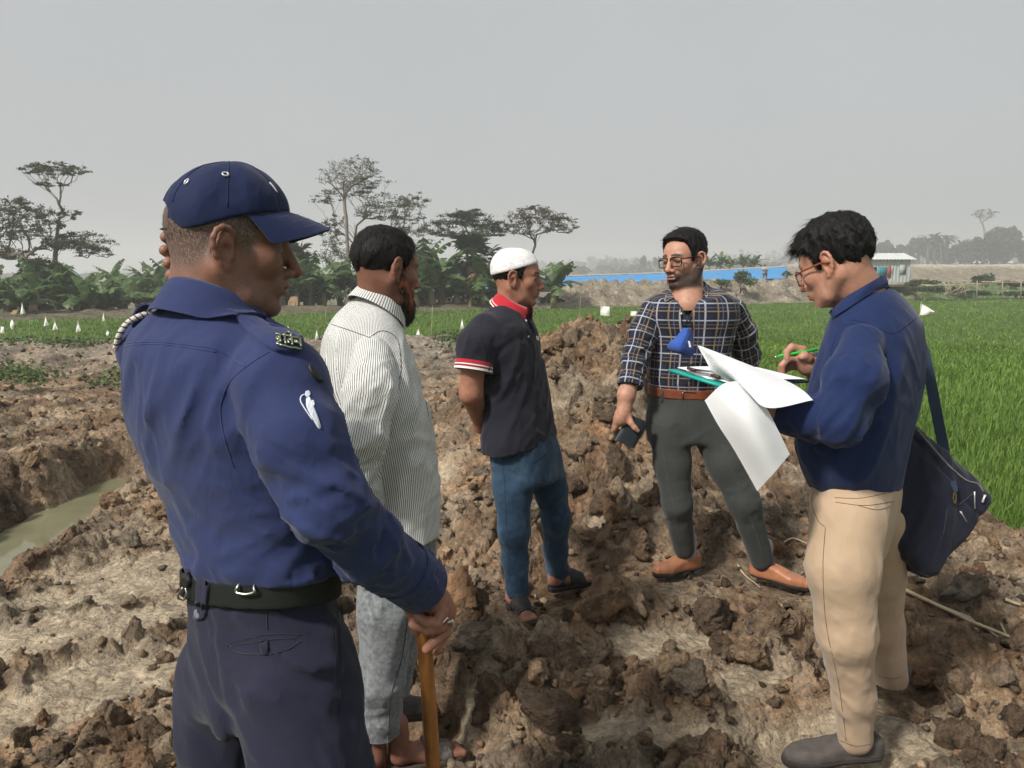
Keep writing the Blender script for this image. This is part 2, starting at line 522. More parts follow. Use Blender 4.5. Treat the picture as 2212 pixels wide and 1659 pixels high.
def relief(x, y):
    """fine relief of the dug earth and its colour"""
    wx = x + 0.06 * fbm(p2(x * 3.5, y * 3.5, 4.4), 3); wy = y + 0.06 * fbm(p2(x * 3.5, y * 3.5, 14.4), 3)
    far = sstep(4, 12, y)
    big, i1 = clod(wx, wy, 0.44, 1); mid, i2 = clod(wx + 7, wy, 0.19, 2, 0.9); sml, i3 = clod(wx, wy + 5, 0.085, 3, 1.0)
    tin, i4 = clod(wx * 1.0 + 2, wy + 9, 0.036, 4, 1.0)
    reg = sstep(-0.35, 0.35, fbm(p2(x * 0.9, y * 0.9, 6.6), 2))      # rough and calmer regions
    reg = np.maximum(reg, 1.25 * np.exp(-(((x - .6) / 1.3) ** 2 + ((y - 5.8) / 1.5) ** 2)))
    pm = patchm(x, y)
    r = (0.11 * np.clip(big, 0, 2) ** 1.2) * (0.35 + 0.65 * reg) + 0.058 * mid * (0.4 + 0.6 * reg) + 0.036 * sml + 0.014 * tin
    r = r + 0.022 * fbm(p2(x * 14, y * 14, 0.3), 4) + 0.016 * (np.abs(fbm(p2(x * 7, y * 7, 4.3), 3)) - .3)
    r = r * (1 - 0.93 * pm) + pm * (0.012 + 0.012 * fbm(p2(x * 6, y * 6, 1.3), 4) + 0.006 * sml)
    c = PAL[(_rid[i1, 3] * 8).astype(int)] * 0.35 + PAL[(_rid[i2, 4] * 8).astype(int)] * 0.25 + PAL[(_rid[i3, 5] * 8).astype(int)] * 0.25 + PAL[(_rid[i4, 2] * 8).astype(int)] * 0.15
    v = np.clip(1 + 0.85 * fbm(p2(x * 1.3, y * 1.3, 7.7), 4), 0.42, 1.8)
    c = c * v[:, None]
    dry = sstep(0.0, 0.45, fbm(p2(x * 2.6, y * 2.6, 12.0), 3)) * 0.45
    c = c * (1 - dry[:, None]) + TAN * 0.8 * dry[:, None]
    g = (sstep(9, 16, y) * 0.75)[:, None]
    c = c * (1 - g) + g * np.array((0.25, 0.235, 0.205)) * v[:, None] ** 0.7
    tn = TAN * (0.85 + 0.2 * fbm(p2(x * 8, y * 8, 5.0), 3))[:, None]
    c = c * (1 - 0.85 * pm[:, None]) + 0.85 * pm[:, None] * tn
    return r * (1 - 0.25 * far), c

def soil_material(name, vcol=True, scale=1.0, ds=None):
    m, nt, b = new_mat(name); ds = ds or 1 / scale
    n1 = noise_node(nt, 24 * scale, 9, 0.70); n2 = noise_node(nt, 150 * scale, 5, 0.65); n3 = noise_node(nt, 5 * scale, 5, 0.6)
    tc = nt.nodes.new('ShaderNodeTexCoord')
    def crumb(sc):                                        # crumbly lumps
        w = noise_node(nt, sc * .7, 3); mx = nt.nodes.new('ShaderNodeMix'); mx.data_type = 'VECTOR'; mx.inputs[0].default_value = .035 * 40 / sc
        nt.links.new(tc.outputs['Object'], mx.inputs[4]); nt.links.new(w.outputs['Color'], mx.inputs[5])
        v = nt.nodes.new('ShaderNodeTexVoronoi'); v.inputs['Scale'].default_value = sc; nt.links.new(mx.outputs[1], v.inputs['Vector']); return v
    v1, v2 = crumb(42 * scale), crumb(120 * scale)
    if vcol: base = attr(nt, 'soil', 'Color')
    else:
        oi = nt.nodes.new('ShaderNodeObjectInfo')
        base = ramp(nt, oi.outputs['Random'], [(k / 7.0, tuple(PAL[[5, 0, 7, 3, 1, 4, 2, 1][k]] * 1.15)) for k in range(8)]).outputs[0]
    k1 = ramp(nt, n1.outputs['Fac'], [(0.30, 0.60), (0.50, 1.0), (0.72, 1.45)])
    k3 = ramp(nt, n3.outputs['Fac'], [(0.30, (0.74, 0.72, 0.70)), (0.70, (1.22, 1.2, 1.16))])
    c = mixc(nt, 1.0, base, k1.outputs[0], 'MULTIPLY'); c = mixc(nt, 1.0, c, k3.outputs[0], 'MULTIPLY')
    sp = nt.nodes.new('ShaderNodeSeparateColor'); nt.links.new(v1.outputs['Color'], sp.inputs[0])
    c = mixc(nt, 1.0, c, ramp(nt, sp.outputs[0], [(0.0, 0.80), (1.0, 1.22)]).outputs[0], 'MULTIPLY')
    dust = ramp(nt, n2.outputs['Fac'], [(0.60, 0.0), (0.80, 0.30)])
    c = mixc(nt, dust.outputs[0], c, (0.40, 0.33, 0.25))
    nt.links.new(c, b.inputs['Base Color'])
    b.inputs['Roughness'].default_value = 0.93; b.inputs['Specular IOR Level'].default_value = 0.18
    p = bump(nt, b, n1.outputs['Fac'], 0.8, 0.030 * ds)
    h1 = mth(nt, 'SUBTRACT', 1.0, v1.outputs['Distance']); h2 = mth(nt, 'SUBTRACT', 1.0, v2.outputs['Distance'])
    p = bump(nt, b, h1, 0.8, 0.014 * ds, p); p = bump(nt, b, h2, 0.7, 0.005 * ds, p)
    bump(nt, b, n2.outputs['Fac'], 0.6, 0.005 * ds, p)
    return m
M_SOIL = soil_material('dug_earth')
M_CLOD = soil_material('clod_earth', vcol=False, scale=.085, ds=1.3)

def build_soil():
    NA, NR = 720, 680
    th = np.linspace(R(-54), R(54), NA)
    # radial steps: fine near, opening out with distance
    rr = 1.15 * (27.5 / 1.15) ** (np.linspace(0, 1, NR) ** 1.0)
    TH, RR = np.meshgrid(th, rr, indexing='ij')
    x = (RR * np.sin(TH)).ravel(); y = (RR * np.cos(TH)).ravel()
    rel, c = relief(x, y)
    m = soil_mask(x, y)
    z = stand(x, y, macro(x, y) + rel)
    z = z * m + (FIELD_Z - 0.12) * (1 - m) + 0.10 * fbm(p2(x * 3, y * 3, 2.0), 3) * m * (1 - m) * 4
    q = np.stack([x, y, z * 2.2], -1)
    amp = (0.028 * m)[:, None]
    off = np.stack([fbm(q * 7 + 3, 3), fbm(q * 7 + 31, 3)], -1) * amp
    V = np.stack([x + off[:, 0], y + off[:, 1], z], -1)
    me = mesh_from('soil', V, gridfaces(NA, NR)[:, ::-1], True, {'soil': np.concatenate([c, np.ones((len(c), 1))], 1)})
    o = obj('dug_ground', me, M_SOIL)
    tag(o, kind='structure')
    return o
SOIL = build_soil()
def ground_z(x, y):
    x = np.atleast_1d(np.asarray(x, float)); y = np.atleast_1d(np.asarray(y, float))
    rel, _ = relief(x, y); m = soil_mask(x, y)
    return stand(x, y, macro(x, y) + rel) * m + (FIELD_Z - 0.12) * (1 - m)

# far ground sheet, reaching the horizon
M_FAR = plain('far_ground', (0.16, 0.15, 0.10), 0.95, 0.25, 0.05, 0.0)
gx = np.array([-900, -300, -60, 60, 300, 900.]); gy = np.array([-200, -20, 60, 300, 900.])
GX, GY = np.meshgrid(gx, gy, indexing='ij')
g_o = obj('ground', mesh_from('ground', np.stack([GX.ravel(), GY.ravel(), np.full(GX.size, FIELD_Z - 0.35)], -1), gridfaces(6, 5), False), M_FAR)
tag(g_o, kind='structure')
# the rice field mud sheet
def build_field():
    xs = np.linspace(-70, 95, 120); t = np.linspace(0, 1, 60)
    X, T = np.meshgrid(xs, t, indexing='ij')
    Y = -6 + T * (edge_y(X) + 1.5 + 6)
    Z = FIELD_Z + 0.02 * fbm(p2(X.ravel() * .7, Y.ravel() * .7), 2).reshape(X.shape)
    m, nt, b = new_mat('paddy_mud')
    n = noise_node(nt, 1.2, 6); n2 = noise_node(nt, 0.15, 3)
    r = ramp(nt, n.outputs['Fac'], [(0.3, (0.055, 0.085, 0.022)), (0.7, (0.085, 0.135, 0.034))])
    nt.links.new(r.outputs[0], b.inputs['Base Color']); b.inputs['Roughness'].default_value = 0.9
    b.inputs['Specular IOR Level'].default_value = 0.1
    o = obj('paddy_field', mesh_from('paddy_field', np.stack([X, Y, Z], -1).reshape(-1, 3), gridfaces(120, 60), True), m)
    tag(o, kind='structure')
build_field()

# ditch water
def build_water():
    ys = np.linspace(2.7, 7.0, 40); us = np.linspace(-0.75, 0.75, 12)
    U, Y = np.meshgrid(us, ys, indexing='ij')
    X = ditch_c(Y) + U
    m, nt, b = new_mat('ditch_water')
    n = noise_node(nt, 3, 4)
    r = ramp(nt, n.outputs['Fac'], [(0.3, (0.155, 0.150, 0.090)), (0.7, (0.205, 0.195, 0.120))])
    nt.links.new(r.outputs[0], b.inputs['Base Color'])
    b.inputs['Roughness'].default_value = 0.06; b.inputs['IOR'].default_value = 1.33; b.inputs['Specular IOR Level'].default_value = 0.5
    n2 = noise_node(nt, 9, 2); bump(nt, b, n2.outputs['Fac'], 0.03, 0.01)
    o = obj('ditch_water', mesh_from('ditch_water', np.stack([X, Y, np.full_like(X, -0.30)], -1).reshape(-1, 3), gridfaces(12, 40)[:, ::-1], True), m)
    tag(o, kind='structure')
build_water()

# ------------------------------------------------------------------ clods lying on the ground: parts of it
def ico(sub):
    bm = bmesh.new(); bmesh.ops.create_icosphere(bm, subdivisions=sub, radius=1.0)
    V = np.array([v.co[:] for v in bm.verts]); F = np.array([[v.index for v in f.verts] for f in bm.faces]); bm.free()
    return V, F
IC3, IC2, IC1 = ico(4), ico(2), ico(1)
def clod_mesh(k, ic):
    V, F = ic
    r_ = np.random.default_rng(300 + k)
    d = np.ones(len(V))
    for _ in range(14):                                  # broken faces
        n = r_.normal(size=3); n /= np.linalg.norm(n); h = r_.uniform(0.45, 0.85)
        s = V @ n; d = np.minimum(d, np.where(s > 0.05, h / np.maximum(s, 0.05), 9))
    d = np.minimum(d, 1.15)
    P = V * d[:, None]
    rg = 1 - np.abs(fbm(P * 3.2 + k * 2.7, 3))
    P = P * (1 + 0.22 * fbm(V * 1.5 + k * 5.1, 3) + 0.16 * (rg - .6) + 0.13 * fbm(P * 6 + k, 4) + 0.07 * np.abs(fbm(P * 13 + k, 3)))[:, None]
    P = P * np.array([1.25, r_.uniform(.85, 1.2), r_.uniform(.65, .95)])
    return mesh_from('soil_clod', P, F, True)
CLODS = [clod_mesh(k, IC3) for k in range(8)]
for me in CLODS: me.materials.append(M_CLOD)
BIGC = [(1190, 1575, 78), (1300, 1310, 82), (1345, 1290, 60), (1530, 1340, 62), (1590, 1270, 50), (990, 1300, 66), (1030, 1390, 62), (1405, 1505, 55), (1050, 1530, 48),
        (1395, 1595, 26), (2085, 1290, 55), (2130, 1350, 48), (2070, 1610, 62), (1500, 1490, 44), (330, 1590, 46), (300, 1650, 44), (120, 1655, 34), (1290, 1420, 44),
        (1620, 1440, 52), (1560, 1400, 40), (1100, 1440, 46), (1180, 1430, 38), (880, 1480, 55), (900, 1400, 50), (280, 1315, 20), (1700, 1300, 45), (1660, 1350, 52), (1480, 1290, 45),
        (1450, 1420, 30), (2160, 1480, 36), (2190, 1580, 50), (2000, 1480, 34), (1980, 1560, 40), (1240, 1520, 34), (1330, 1460, 28), (940, 1600, 60), (1010, 1610, 48),
        (390, 1480, 40), (360, 1430, 28), (420, 1620, 48), (250, 1560, 36), (200, 1600, 30), (1440, 1250, 36), (1380, 1180, 34), (1300, 1100, 34), (1260, 1150, 30), (1330, 1010, 36),
        (1400, 1090, 30), (1250, 980, 34), (1360, 930, 32), (1290, 900, 26), (1240, 1060, 26), (1420, 1010, 24), (2200, 1400, 40), (2150, 1630, 40), (1780, 1400, 30), (60, 1610, 40), (90, 1560, 26)]
cr = np.random.default_rng(21)
clod_n = 0
def put_clod(x, y, r, sink=0.42):
    global clod_n
    if any(math.hypot(x - a, y - b) < .16 + r for a, b, _ in STAND): return
    z = float(ground_z(x, y)[0])
    o = obj('soil_clod', CLODS[cr.integers(len(CLODS))], None, SOIL, (x, y, z + r * (0.62 - sink)), tuple(cr.uniform(0, 6.3, 3)))
    o.scale = (r * cr.uniform(.85, 1.15), r * cr.uniform(.85, 1.15), r * cr.uniform(.8, 1.0))
    clod_n += 1
for x, y, s in BIGC:
    # march the sight line onto the surface
    d = ray(x, y); t = np.linspace(2.0, 9, 500); pts = np.array([0, 0, CAMZ]) + d * t[:, None]
    below = pts[:, 2] < ground_z(pts[:, 0], pts[:, 1])
    k = int(np.argmax(below)); p = pts[k]
    put_clod(p[0], p[1], px(s, p[1]) * 0.92)
while clod_n < 240:
    yy = 2.2 * (9.0 / 2.2) ** cr.random(); xx = cr.uniform(-0.68, 0.68) * yy
    if soil_mask(np.array([xx]), np.array([yy]))[0] < 0.6 or (patchm(np.array([xx]), np.array([yy]))[0] > 0.3) or abs(xx - ditch_c(yy)) < 0.45: continue
    put_clod(xx, yy, 0.028 + 0.075 * cr.random() ** 2.5, 0.3)
# crumbs: too many to count
def build_crumbs():
    n = 20000
    yy = 2.1 * (16 / 2.1) ** cr.random(n); xx = cr.uniform(-0.7, 0.7, n) * yy
    keep = (soil_mask(xx, yy) > 0.5) & (np.abs(xx - ditch_c(yy)) > 0.4) & (cr.random(n) > 0.95 * patchm(xx, yy))
    cl = fbm(p2(xx * 1.8, yy * 1.8, 3.3), 3) + 0.25
    keep &= cr.random(n) < np.clip(0.35 + cl, 0.12, 1)
    xx, yy = xx[keep], yy[keep]; n = len(xx)
    r = (0.003 + 0.020 * cr.random(n) ** 4) * (0.6 + 0.16 * yy)
    z = ground_z(xx, yy)
    V0, F0 = IC1
    mb_V = []; cols = []
    base = [V0 * (1 + 0.35 * np.random.default_rng(k).normal(size=len(V0)))[:, None] * [1, .85, .7] for k in range(12)]
    for k in range(n):
        a = cr.uniform(0, 6.28); cs, sn = math.cos(a), math.sin(a)
        B = base[k % 12] * r[k]
        mb_V.append(np.stack([B[:, 0] * cs - B[:, 1] * sn + xx[k], B[:, 0] * sn + B[:, 1] * cs + yy[k], B[:, 2] + z[k] + r[k] * .3], -1))
    V = np.concatenate(mb_V)
    F = (F0[None] + (np.arange(n) * len(V0))[:, None, None]).reshape(-1, 3)
    c = PAL[cr.integers(0, 8, n)] * cr.uniform(.7, 1.15, (n, 1)); c = np.repeat(c, len(V0), 0)
    o = obj('soil_crumbs', mesh_from('soil_crumbs', V, F, True, {'soil': np.concatenate([c, np.ones((len(c), 1))], 1)}), M_SOIL, SOIL)
    tag(o, 'loose crumbs of brown earth strewn over the dug ground', kind='stuff')
build_crumbs()

# ================================================================== vegetation and the far bank
def leaf_mat(name, c0, c1, rough=0.55, transl=0.25):
    m, nt, b = new_mat(name)
    n = noise_node(nt, 3.0, 3)
    at_ = attr(nt, 'tone')
    f = mth(nt, 'ADD', mth(nt, 'MULTIPLY', n.outputs['Fac'], 0.5), mth(nt, 'MULTIPLY', at_, 0.5))
    r = ramp(nt, f, [(0.2, c0), (0.75, c1)])
    nt.links.new(r.outputs[0], b.inputs['Base Color'])
    b.inputs['Roughness'].default_value = rough; b.inputs['Specular IOR Level'].default_value = 0.25
    tr = nt.nodes.new('ShaderNodeBsdfTranslucent'); nt.links.new(r.outputs[0], tr.inputs['Color'])
    mx = nt.nodes.new('ShaderNodeMixShader'); mx.inputs[0].default_value = transl
    nt.links.new(b.outputs[0], mx.inputs[1]); nt.links.new(tr.outputs[0], mx.inputs[2])
    nt.links.new(mx.outputs[0], nt.nodes['Material Output'].inputs['Surface'])
    return m
M_LEAF = leaf_mat('tree_leaf', (0.028, 0.040, 0.016), (0.075, 0.095, 0.032))
M_LEAFD = leaf_mat('dark_leaf', (0.016, 0.028, 0.014), (0.045, 0.068, 0.028))
M_PALM = leaf_mat('palm_leaf', (0.020, 0.036, 0.018), (0.060, 0.085, 0.040), 0.45)
M_BAN = leaf_mat('banana_leaf', (0.045, 0.088, 0.030), (0.135, 0.205, 0.075), 0.4, 0.35)
M_BRUSH = leaf_mat('bush_leaf', (0.026, 0.044, 0.018), (0.070, 0.100, 0.038))
M_GRASS = leaf_mat('rice_blade', (0.078, 0.150, 0.020), (0.175, 0.285, 0.050), 0.6, 0.3)
M_WEED = leaf_mat('weed_leaf', (0.05, 0.085, 0.03), (0.11, 0.16, 0.055))
M_FARL = leaf_mat('far_leaf', (0.024, 0.036, 0.018), (0.055, 0.075, 0.034))
M_BARK = plain('bark', (0.13, 0.105, 0.085), 0.9, 0.3, 5, 0.5, 20, bdist=0.02)
M_BARKL = plain('pale_bark', (0.20, 0.17, 0.14), 0.9, 0.25, 4, 0.5, 16, bdist=0.02)
M_DRY = plain('dry_leaf', (0.26, 0.175, 0.10), 0.9, 0.3, 8, 0.2)
M_STEM = plain('banana_stem', (0.16, 0.15, 0.075), 0.6, 0.35, 6, 0.2, stretch=(1, 1, 0.2))

def leaf_quads(P, size, r_, up=0.5, aspect=1.8):
    """a diamond leaf at each point; returns V, F, tone"""
    n = len(P)
    d = r_.normal(size=(n, 3)); d[:, 2] *= 0.45; d /= np.linalg.norm(d, axis=1, keepdims=True)
    nz = r_.normal(size=(n, 3)) * (1 - up); nz[:, 2] += up + 0.2
    s = np.cross(d, nz); s /= np.linalg.norm(s, axis=1, keepdims=True) + 1e-9
    L = (np.asarray(size) * r_.uniform(.6, 1.3, n))[:, None]; W = L / aspect
    droop = np.zeros((n, 3)); droop[:, 2] = -0.18
    V = np.stack([P - d * L * .5, P + s * W * .5, P + d * L * .5 + droop * L, P - s * W * .5], 1).reshape(-1, 3)
    F = np.arange(n * 4).reshape(n, 4)
    return V, F, np.repeat(r_.random(n), 4)
def leaves_obj(name, P, size, mat, parent, r_, up=0.5, aspect=1.8):
    V, F, t = leaf_quads(P, size, r_, up, aspect)
    return obj(name, mesh_from(name, V - np.array(parent.location), F, False, {'tone': t}), mat, parent)

def grow(trunk, trad, tips, r_, seglen, bend=0.10, low=0.3):
    """connect every tip to the growing skeleton; returns list of (polyline, radii)"""
    nodes = [np.array(p, float) for p in resample(trunk, max(4, int(np.linalg.norm(np.diff(trunk, axis=0), axis=1).sum() / seglen)))]
    par = [k - 1 for k in range(len(nodes))]
    n0 = len(nodes)
    h0 = nodes[0][2]; span = nodes[-1][2] - h0
    order = np.argsort([np.linalg.norm(t - nodes[-1]) for t in tips])
    ends = []
    for k in order:
        t = tips[k]
        N = np.array(nodes); v = t - N; L = np.linalg.norm(v, axis=1)
        cost = L * (1 + 2.8 * np.clip(0.72 - v[:, 2] / (L + 1e-6), 0, 2)) + np.where(np.arange(len(N)) < n0 * low, 3 * span, 0)
        j = int(np.argmin(cost)); a = N[j]; L = L[j]
        m = max(2, int(L / seglen))
        dirp = a - N[par[j]] if par[j] >= 0 else np.array([0, 0, 1.])
        dirp = dirp / (np.linalg.norm(dirp) + 1e-9) * L * 0.33
        q = par_ = j
        for s in range(1, m + 1):
            f = s / m
            c = a * (1 - f) ** 2 + (a + dirp * 1.3) * 2 * f * (1 - f) + t * f * f
            if s < m: c = c + r_.normal(size=3) * seglen * bend
            nodes.append(c); par.append(par_); par_ = len(nodes) - 1
        ends.append(par_)
    w = np.zeros(len(nodes))
    for e in ends: w[e] += 1
    for k in range(len(nodes) - 1, 0, -1): w[par[k]] += w[k]
    rad = trad * (np.maximum(w, 1) / max(w.max(), 1)) ** 0.5
    N = np.array(nodes)
    kids = [[] for _ in nodes]
    for k in range(1, len(nodes)): kids[par[k]].append(k)
    out = []
    starts = [(None, 0)]
    while starts:
        p, k = starts.pop()
        line = [p] if p is not None else []
        while True:
            line.append(k)
            if not kids[k]: break
            ks = sorted(kids[k], key=lambda c: -w[c])
            for c in ks[1:]: starts.append((k, c))
            k = ks[0]
        rr = rad[line].copy()
        if p is not None: rr[0] = rr[1] if len(rr) > 1 else rr[0]
        out.append((N[line], rr))
    return out
def tree(name, label, trunk_px, Y, pads, trad, nleaf, leaf, mat, bark, seed, group=None, nt_=26, tipspread=1.0, extra_twigs=0, sparse=0.0):
    """trunk_px: plan points of the trunk; pads: (x, y, rx, ry) umbrella tufts of the crown in plan units"""
    r_ = np.random.default_rng(seed)
    tr = [at(x, y, Y + dy) for x, y, dy in trunk_px]
    root = empty(name, tr[0], label, 'tree', group)
    tips, clus = [], []
    area = np.array([p[2] * p[3] for p in pads]); area = area / area.sum()
    for (x, y, rx, ry), a in zip(pads, area):
        c = at(x, y, Y); a_, b_ = px(rx, Y), px(ry, Y)
        n = max(6, int(nt_ * 2.2 * a * len(pads)))
        for _ in range(n):
            t = r_.random() ** 0.5; ph = r_.uniform(0, 6.283)
            ux, uy = t * math.cos(ph), t * math.sin(ph)
            dome = math.sqrt(max(0, 1 - t * t))
            p = c + np.array([ux * a_, uy * a_ * 0.9, (dome * r_.uniform(-0.5, 1.0) - 0.15) * b_ * 1.35])
            tips.append(p); clus.append((p, a_, b_))
    br = grow(np.array(tr), trad * 0.62, tips, r_, px(16, Y))
    mb = MB()
    for P, rr in br:
        if len(P) < 2: continue
        mb.add(*tube(P, np.maximum(rr, 0.011), 6 if rr.max() > trad * .3 else 4))
    obj('trunk', mb.mesh('trunk', True, tr[0]), bark, root)
    LP = []
    per = int(nleaf * 1.9) // max(len(tips), 1)
    for p, a_, b_ in clus:
        if r_.random() < sparse: continue
        k = int(per * r_.uniform(.5, 1.6))
        q = r_.normal(size=(k, 3)) * np.array([.11 * a_, .11 * a_, .20 * b_]) * tipspread
        q[:, 2] = np.abs(q[:, 2]) * 0.8 - 0.05 * b_
        LP.append(p + q)
    LP = np.concatenate(LP)
    leaves_obj('crown', LP, np.full(len(LP), leaf * .78), mat, root, r_, 0.5, 2.2)
    return root

ORD = ['first', 'second', 'third', 'fourth', 'fifth', 'sixth', 'seventh', 'eighth', 'ninth', 'tenth', 'eleventh', 'twelfth', 'thirteenth', 'fourteenth', 'fifteenth', 'sixteenth', 'seventeenth', 'eighteenth', 'nineteenth', 'twentieth']
def ordered(items):
    """items with their rank from the left"""
    rk = {k: r for r, k in enumerate(sorted(range(len(items)), key=lambda k: items[k][0]))}
    return [(ORD[rk[k]], it) for k, it in enumerate(items)]
# left group
tree('umbrella_tree', 'tall slim tree with a high flat crown at the left edge', [(118, 665, 0), (117, 600, 0), (122, 520, 0), (128, 470, 0)], 44,
     [(80, 372, 36, 13), (118, 362, 38, 15), (160, 368, 34, 13), (110, 395, 30, 10), (150, 462, 24, 14), (170, 525, 70, 20), (205, 545, 42, 14), (150, 520, 34, 16)], 0.20, 4200, 0.17, M_LEAF, M_BARKL, 1, nt_=15, sparse=0.05)
tree('spreading_tree', 'broad many-branched tree with open umbrella crown left of the slim tall tree', [(85, 670, -1), (78, 610, -1), (60, 570, -1)], 43,
     [(30, 445, 46, 20), (70, 460, 40, 18), (5, 470, 40, 22), (20, 500, 46, 18), (95, 485, 36, 18), (60, 510, 40, 16), (-20, 540, 50, 18), (110, 530, 30, 16), (30, 550, 40, 14)], 0.24, 5200, 0.17, M_LEAF, M_BARK, 2, nt_=15)
tree('leafy_tree', 'dense dark leafy tree at the foot of the tall left trees', [(90, 672, -2), (86, 640, -2)], 42,
     [(95, 585, 36, 26), (70, 600, 28, 22), (115, 610, 28, 26), (92, 628, 34, 22), (60, 575, 20, 14)], 0.12, 5200, 0.22, M_LEAFD, M_BARK, 3, nt_=12, tipspread=1.3)
# centre group
tree('tall_forked_tree', 'tall open tree with two layered crowns behind the bearded man', [(764, 640, 0), (755, 590, 0), (750, 520, 0), (748, 470, 0)], 48,
     [(752, 372, 56, 22), (722, 388, 36, 12), (792, 366, 30, 14), (775, 350, 34, 12)], 0.17, 1100, 0.15, M_LEAF, M_BARKL, 4, nt_=26, sparse=0.25)
tree('layered_tree', 'leafy tree with flat layered crown behind the head of the bearded man', [(775, 640, 1), (772, 580, 1), (768, 520, 1), (765, 480, 1)], 49,
     [(745, 415, 56, 12), (800, 392, 46, 10), (705, 432, 34, 9), (770, 402, 40, 10), (720, 480, 26, 16), (850, 440, 62, 18), (895, 430, 30, 12), (820, 460, 50, 18), (880, 470, 36, 16), (905, 500, 36, 18), (725, 540, 30, 24), (715, 500, 24, 18), (860, 500, 34, 14)],
     0.20, 5200, 0.16, M_LEAF, M_BARKL, 5, nt_=14)
tree('flat_topped_tree', 'flat topped dark tree above the fan palm', [(1012, 640, 3), (1010, 590, 3), (1008, 545, 3)], 52,
     [(985, 480, 48, 18), (1035, 480, 44, 18), (960, 505, 32, 12), (1060, 500, 36, 14), (1010, 465, 40, 12), (1080, 490, 24, 12), (1000, 510, 40, 10)], 0.18, 5600, 0.17, M_LEAFD, M_BARK, 6, nt_=14)
tree('slanting_tree', 'thin slanting trees with brownish crown above the white prayer cap', [(1105, 640, 0), (1130, 585, 0), (1150, 548, 0)], 50,
     [(1150, 465, 40, 18), (1120, 480, 34, 18), (1180, 470, 40, 16), (1215, 480, 32, 14), (1135, 500, 36, 12), (1230, 495, 20, 10), (1190, 492, 36, 12), (1160, 452, 24, 8)], 0.14, 2800, 0.17,
     leaf_mat('brownish_leaf', (0.040, 0.038, 0.018), (0.10, 0.085, 0.036)), M_BARK, 7, nt_=14)
tree('bare_shrub_tree', 'small half bare tree between the tall tree and banana plants', [(775, 645, -1), (765, 600, -1), (745, 570, -1)], 46,
     [(735, 560, 34, 30), (905, 540, 26, 20), (700, 575, 26, 22), (930, 525, 20, 12), (780, 560, 30, 26)], 0.07, 700, 0.14, M_LEAF, M_BARKL, 8, nt_=14)

# bushes: leafy mounds
def bush(label, x, y, rx, ry, Y, seed, n=900, leaf=0.16, mat=None, cat='bush', group=None, name='bush'):
    r_ = np.random.default_rng(seed)
    b = at(x, y + ry, Y); root = empty(name, b, label, cat, group)
    c = at(x, y, Y); a_, h_ = px(rx, Y), px(ry, Y)
    P = []
    for _ in range(14):
        d = r_.normal(size=3); d /= np.linalg.norm(d); d[2] = abs(d[2]) * 1.2 - 0.35
        q = c + d * np.array([a_, a_ * .8, h_]) * r_.uniform(.35, .85)
        m = n // 14; v = r_.normal(size=(m, 3)); v /= np.linalg.norm(v, axis=1, keepdims=True)
        P.append(q + v * np.array([a_, a_, h_]) * r_.uniform(.22, .42) * (0.5 + 0.5 * r_.random((m, 1))))
    leaves_obj('crown', np.concatenate(P), np.full(sum(map(len, P)), leaf), mat or M_BRUSH, root, r_, 0.4, 1.6)
    mb = MB()
    for _ in range(5):
        e = c + r_.normal(size=3) * np.array([a_, a_, h_]) * .3
        mb.add(*tube([b + r_.normal(size=3) * [a_ * .1, a_ * .1, 0], (b + e) / 2, e], [.03, .02, .01], 4))
    obj('trunk', mb.mesh('trunk', True, b), M_BARK, root)
for k, (od, (x, y, rx, ry, Y)) in enumerate(ordered([(20, 655, 40, 26, 38), (75, 660, 34, 24, 37), (150, 655, 40, 26, 40), (200, 660, 36, 22, 39), (250, 655, 40, 24, 41), (300, 640, 36, 30, 44), (340, 645, 36, 24, 45)])):
    bush(od + ' low green bush from the left at the foot of the left bank trees', x, y, rx * 1.15, ry * 1.2, Y, 50 + k, 1300, 0.2, group='thicket on the left bank')
for k, (od, (x, y, rx, ry, Y)) in enumerate(ordered([(640, 640, 34, 26, 43), (690, 632, 40, 34, 44), (740, 625, 40, 38, 45), (800, 630, 40, 30, 45), (900, 645, 34, 22, 45), (960, 640, 40, 26, 46), (1030, 640, 36, 26, 46), (1075, 640, 30, 26, 46), (1190, 650, 24, 14, 46), (660, 600, 30, 26, 46), (850, 640, 40, 26, 46), (610, 650, 30, 20, 43), (1100, 645, 26, 22, 46)])):
    bush(od + ' dark hedge bush from the left under the centre banana plants', x, y, rx * 1.2, ry * 1.25, Y, 70 + k, 1300, 0.18, M_LEAFD, group='hedge under the centre banana plants')
bush('round leafy shrub on the clod bank left of the far standing man', 1600, 606, 32, 27, 52, 91, 1500, 0.15, M_WEED)
bush('small leafy shrub beside the round one on the clod bank', 1556, 612, 16, 11, 52, 92, 500, 0.13, M_WEED)
bush('slim seedling on the clod bank behind the glasses wearer', 1452, 592, 9, 8, 51, 93, 140, 0.12, M_WEED)
bush('leafy seedling on the bank at the face of the man with the clipboard', 1700, 592, 12, 9, 53, 94, 220, 0.12, M_WEED)
bush('low creeping plant below the clod bank', 1424, 645, 22, 7, 44, 95, 500, 0.12, M_WEED)
for k, (od, (x, y, rx)) in enumerate(ordered([(1665, 634, 40), (1725, 636, 36), (1640, 628, 26)])):
    bush(od + ' low squash vine from the left along the foot of the right bank', x, y, rx, 9, 56, 96 + k, 700, 0.16, M_WEED, group='vines under the right bank')
for k, (od, (x, y, rx, ry)) in enumerate(ordered([(1990, 612, 40, 10), (2040, 625, 60, 12), (2130, 605, 36, 16), (2190, 615, 40, 10), (2100, 635, 60, 8), (2195, 635, 40, 8)])):
    bush(od + ' patch of green scrub from the left right of the shed', x, y, rx, ry, 58 + k, 110 + k, 900, 0.2, M_BRUSH, group='scrub right of the shed')

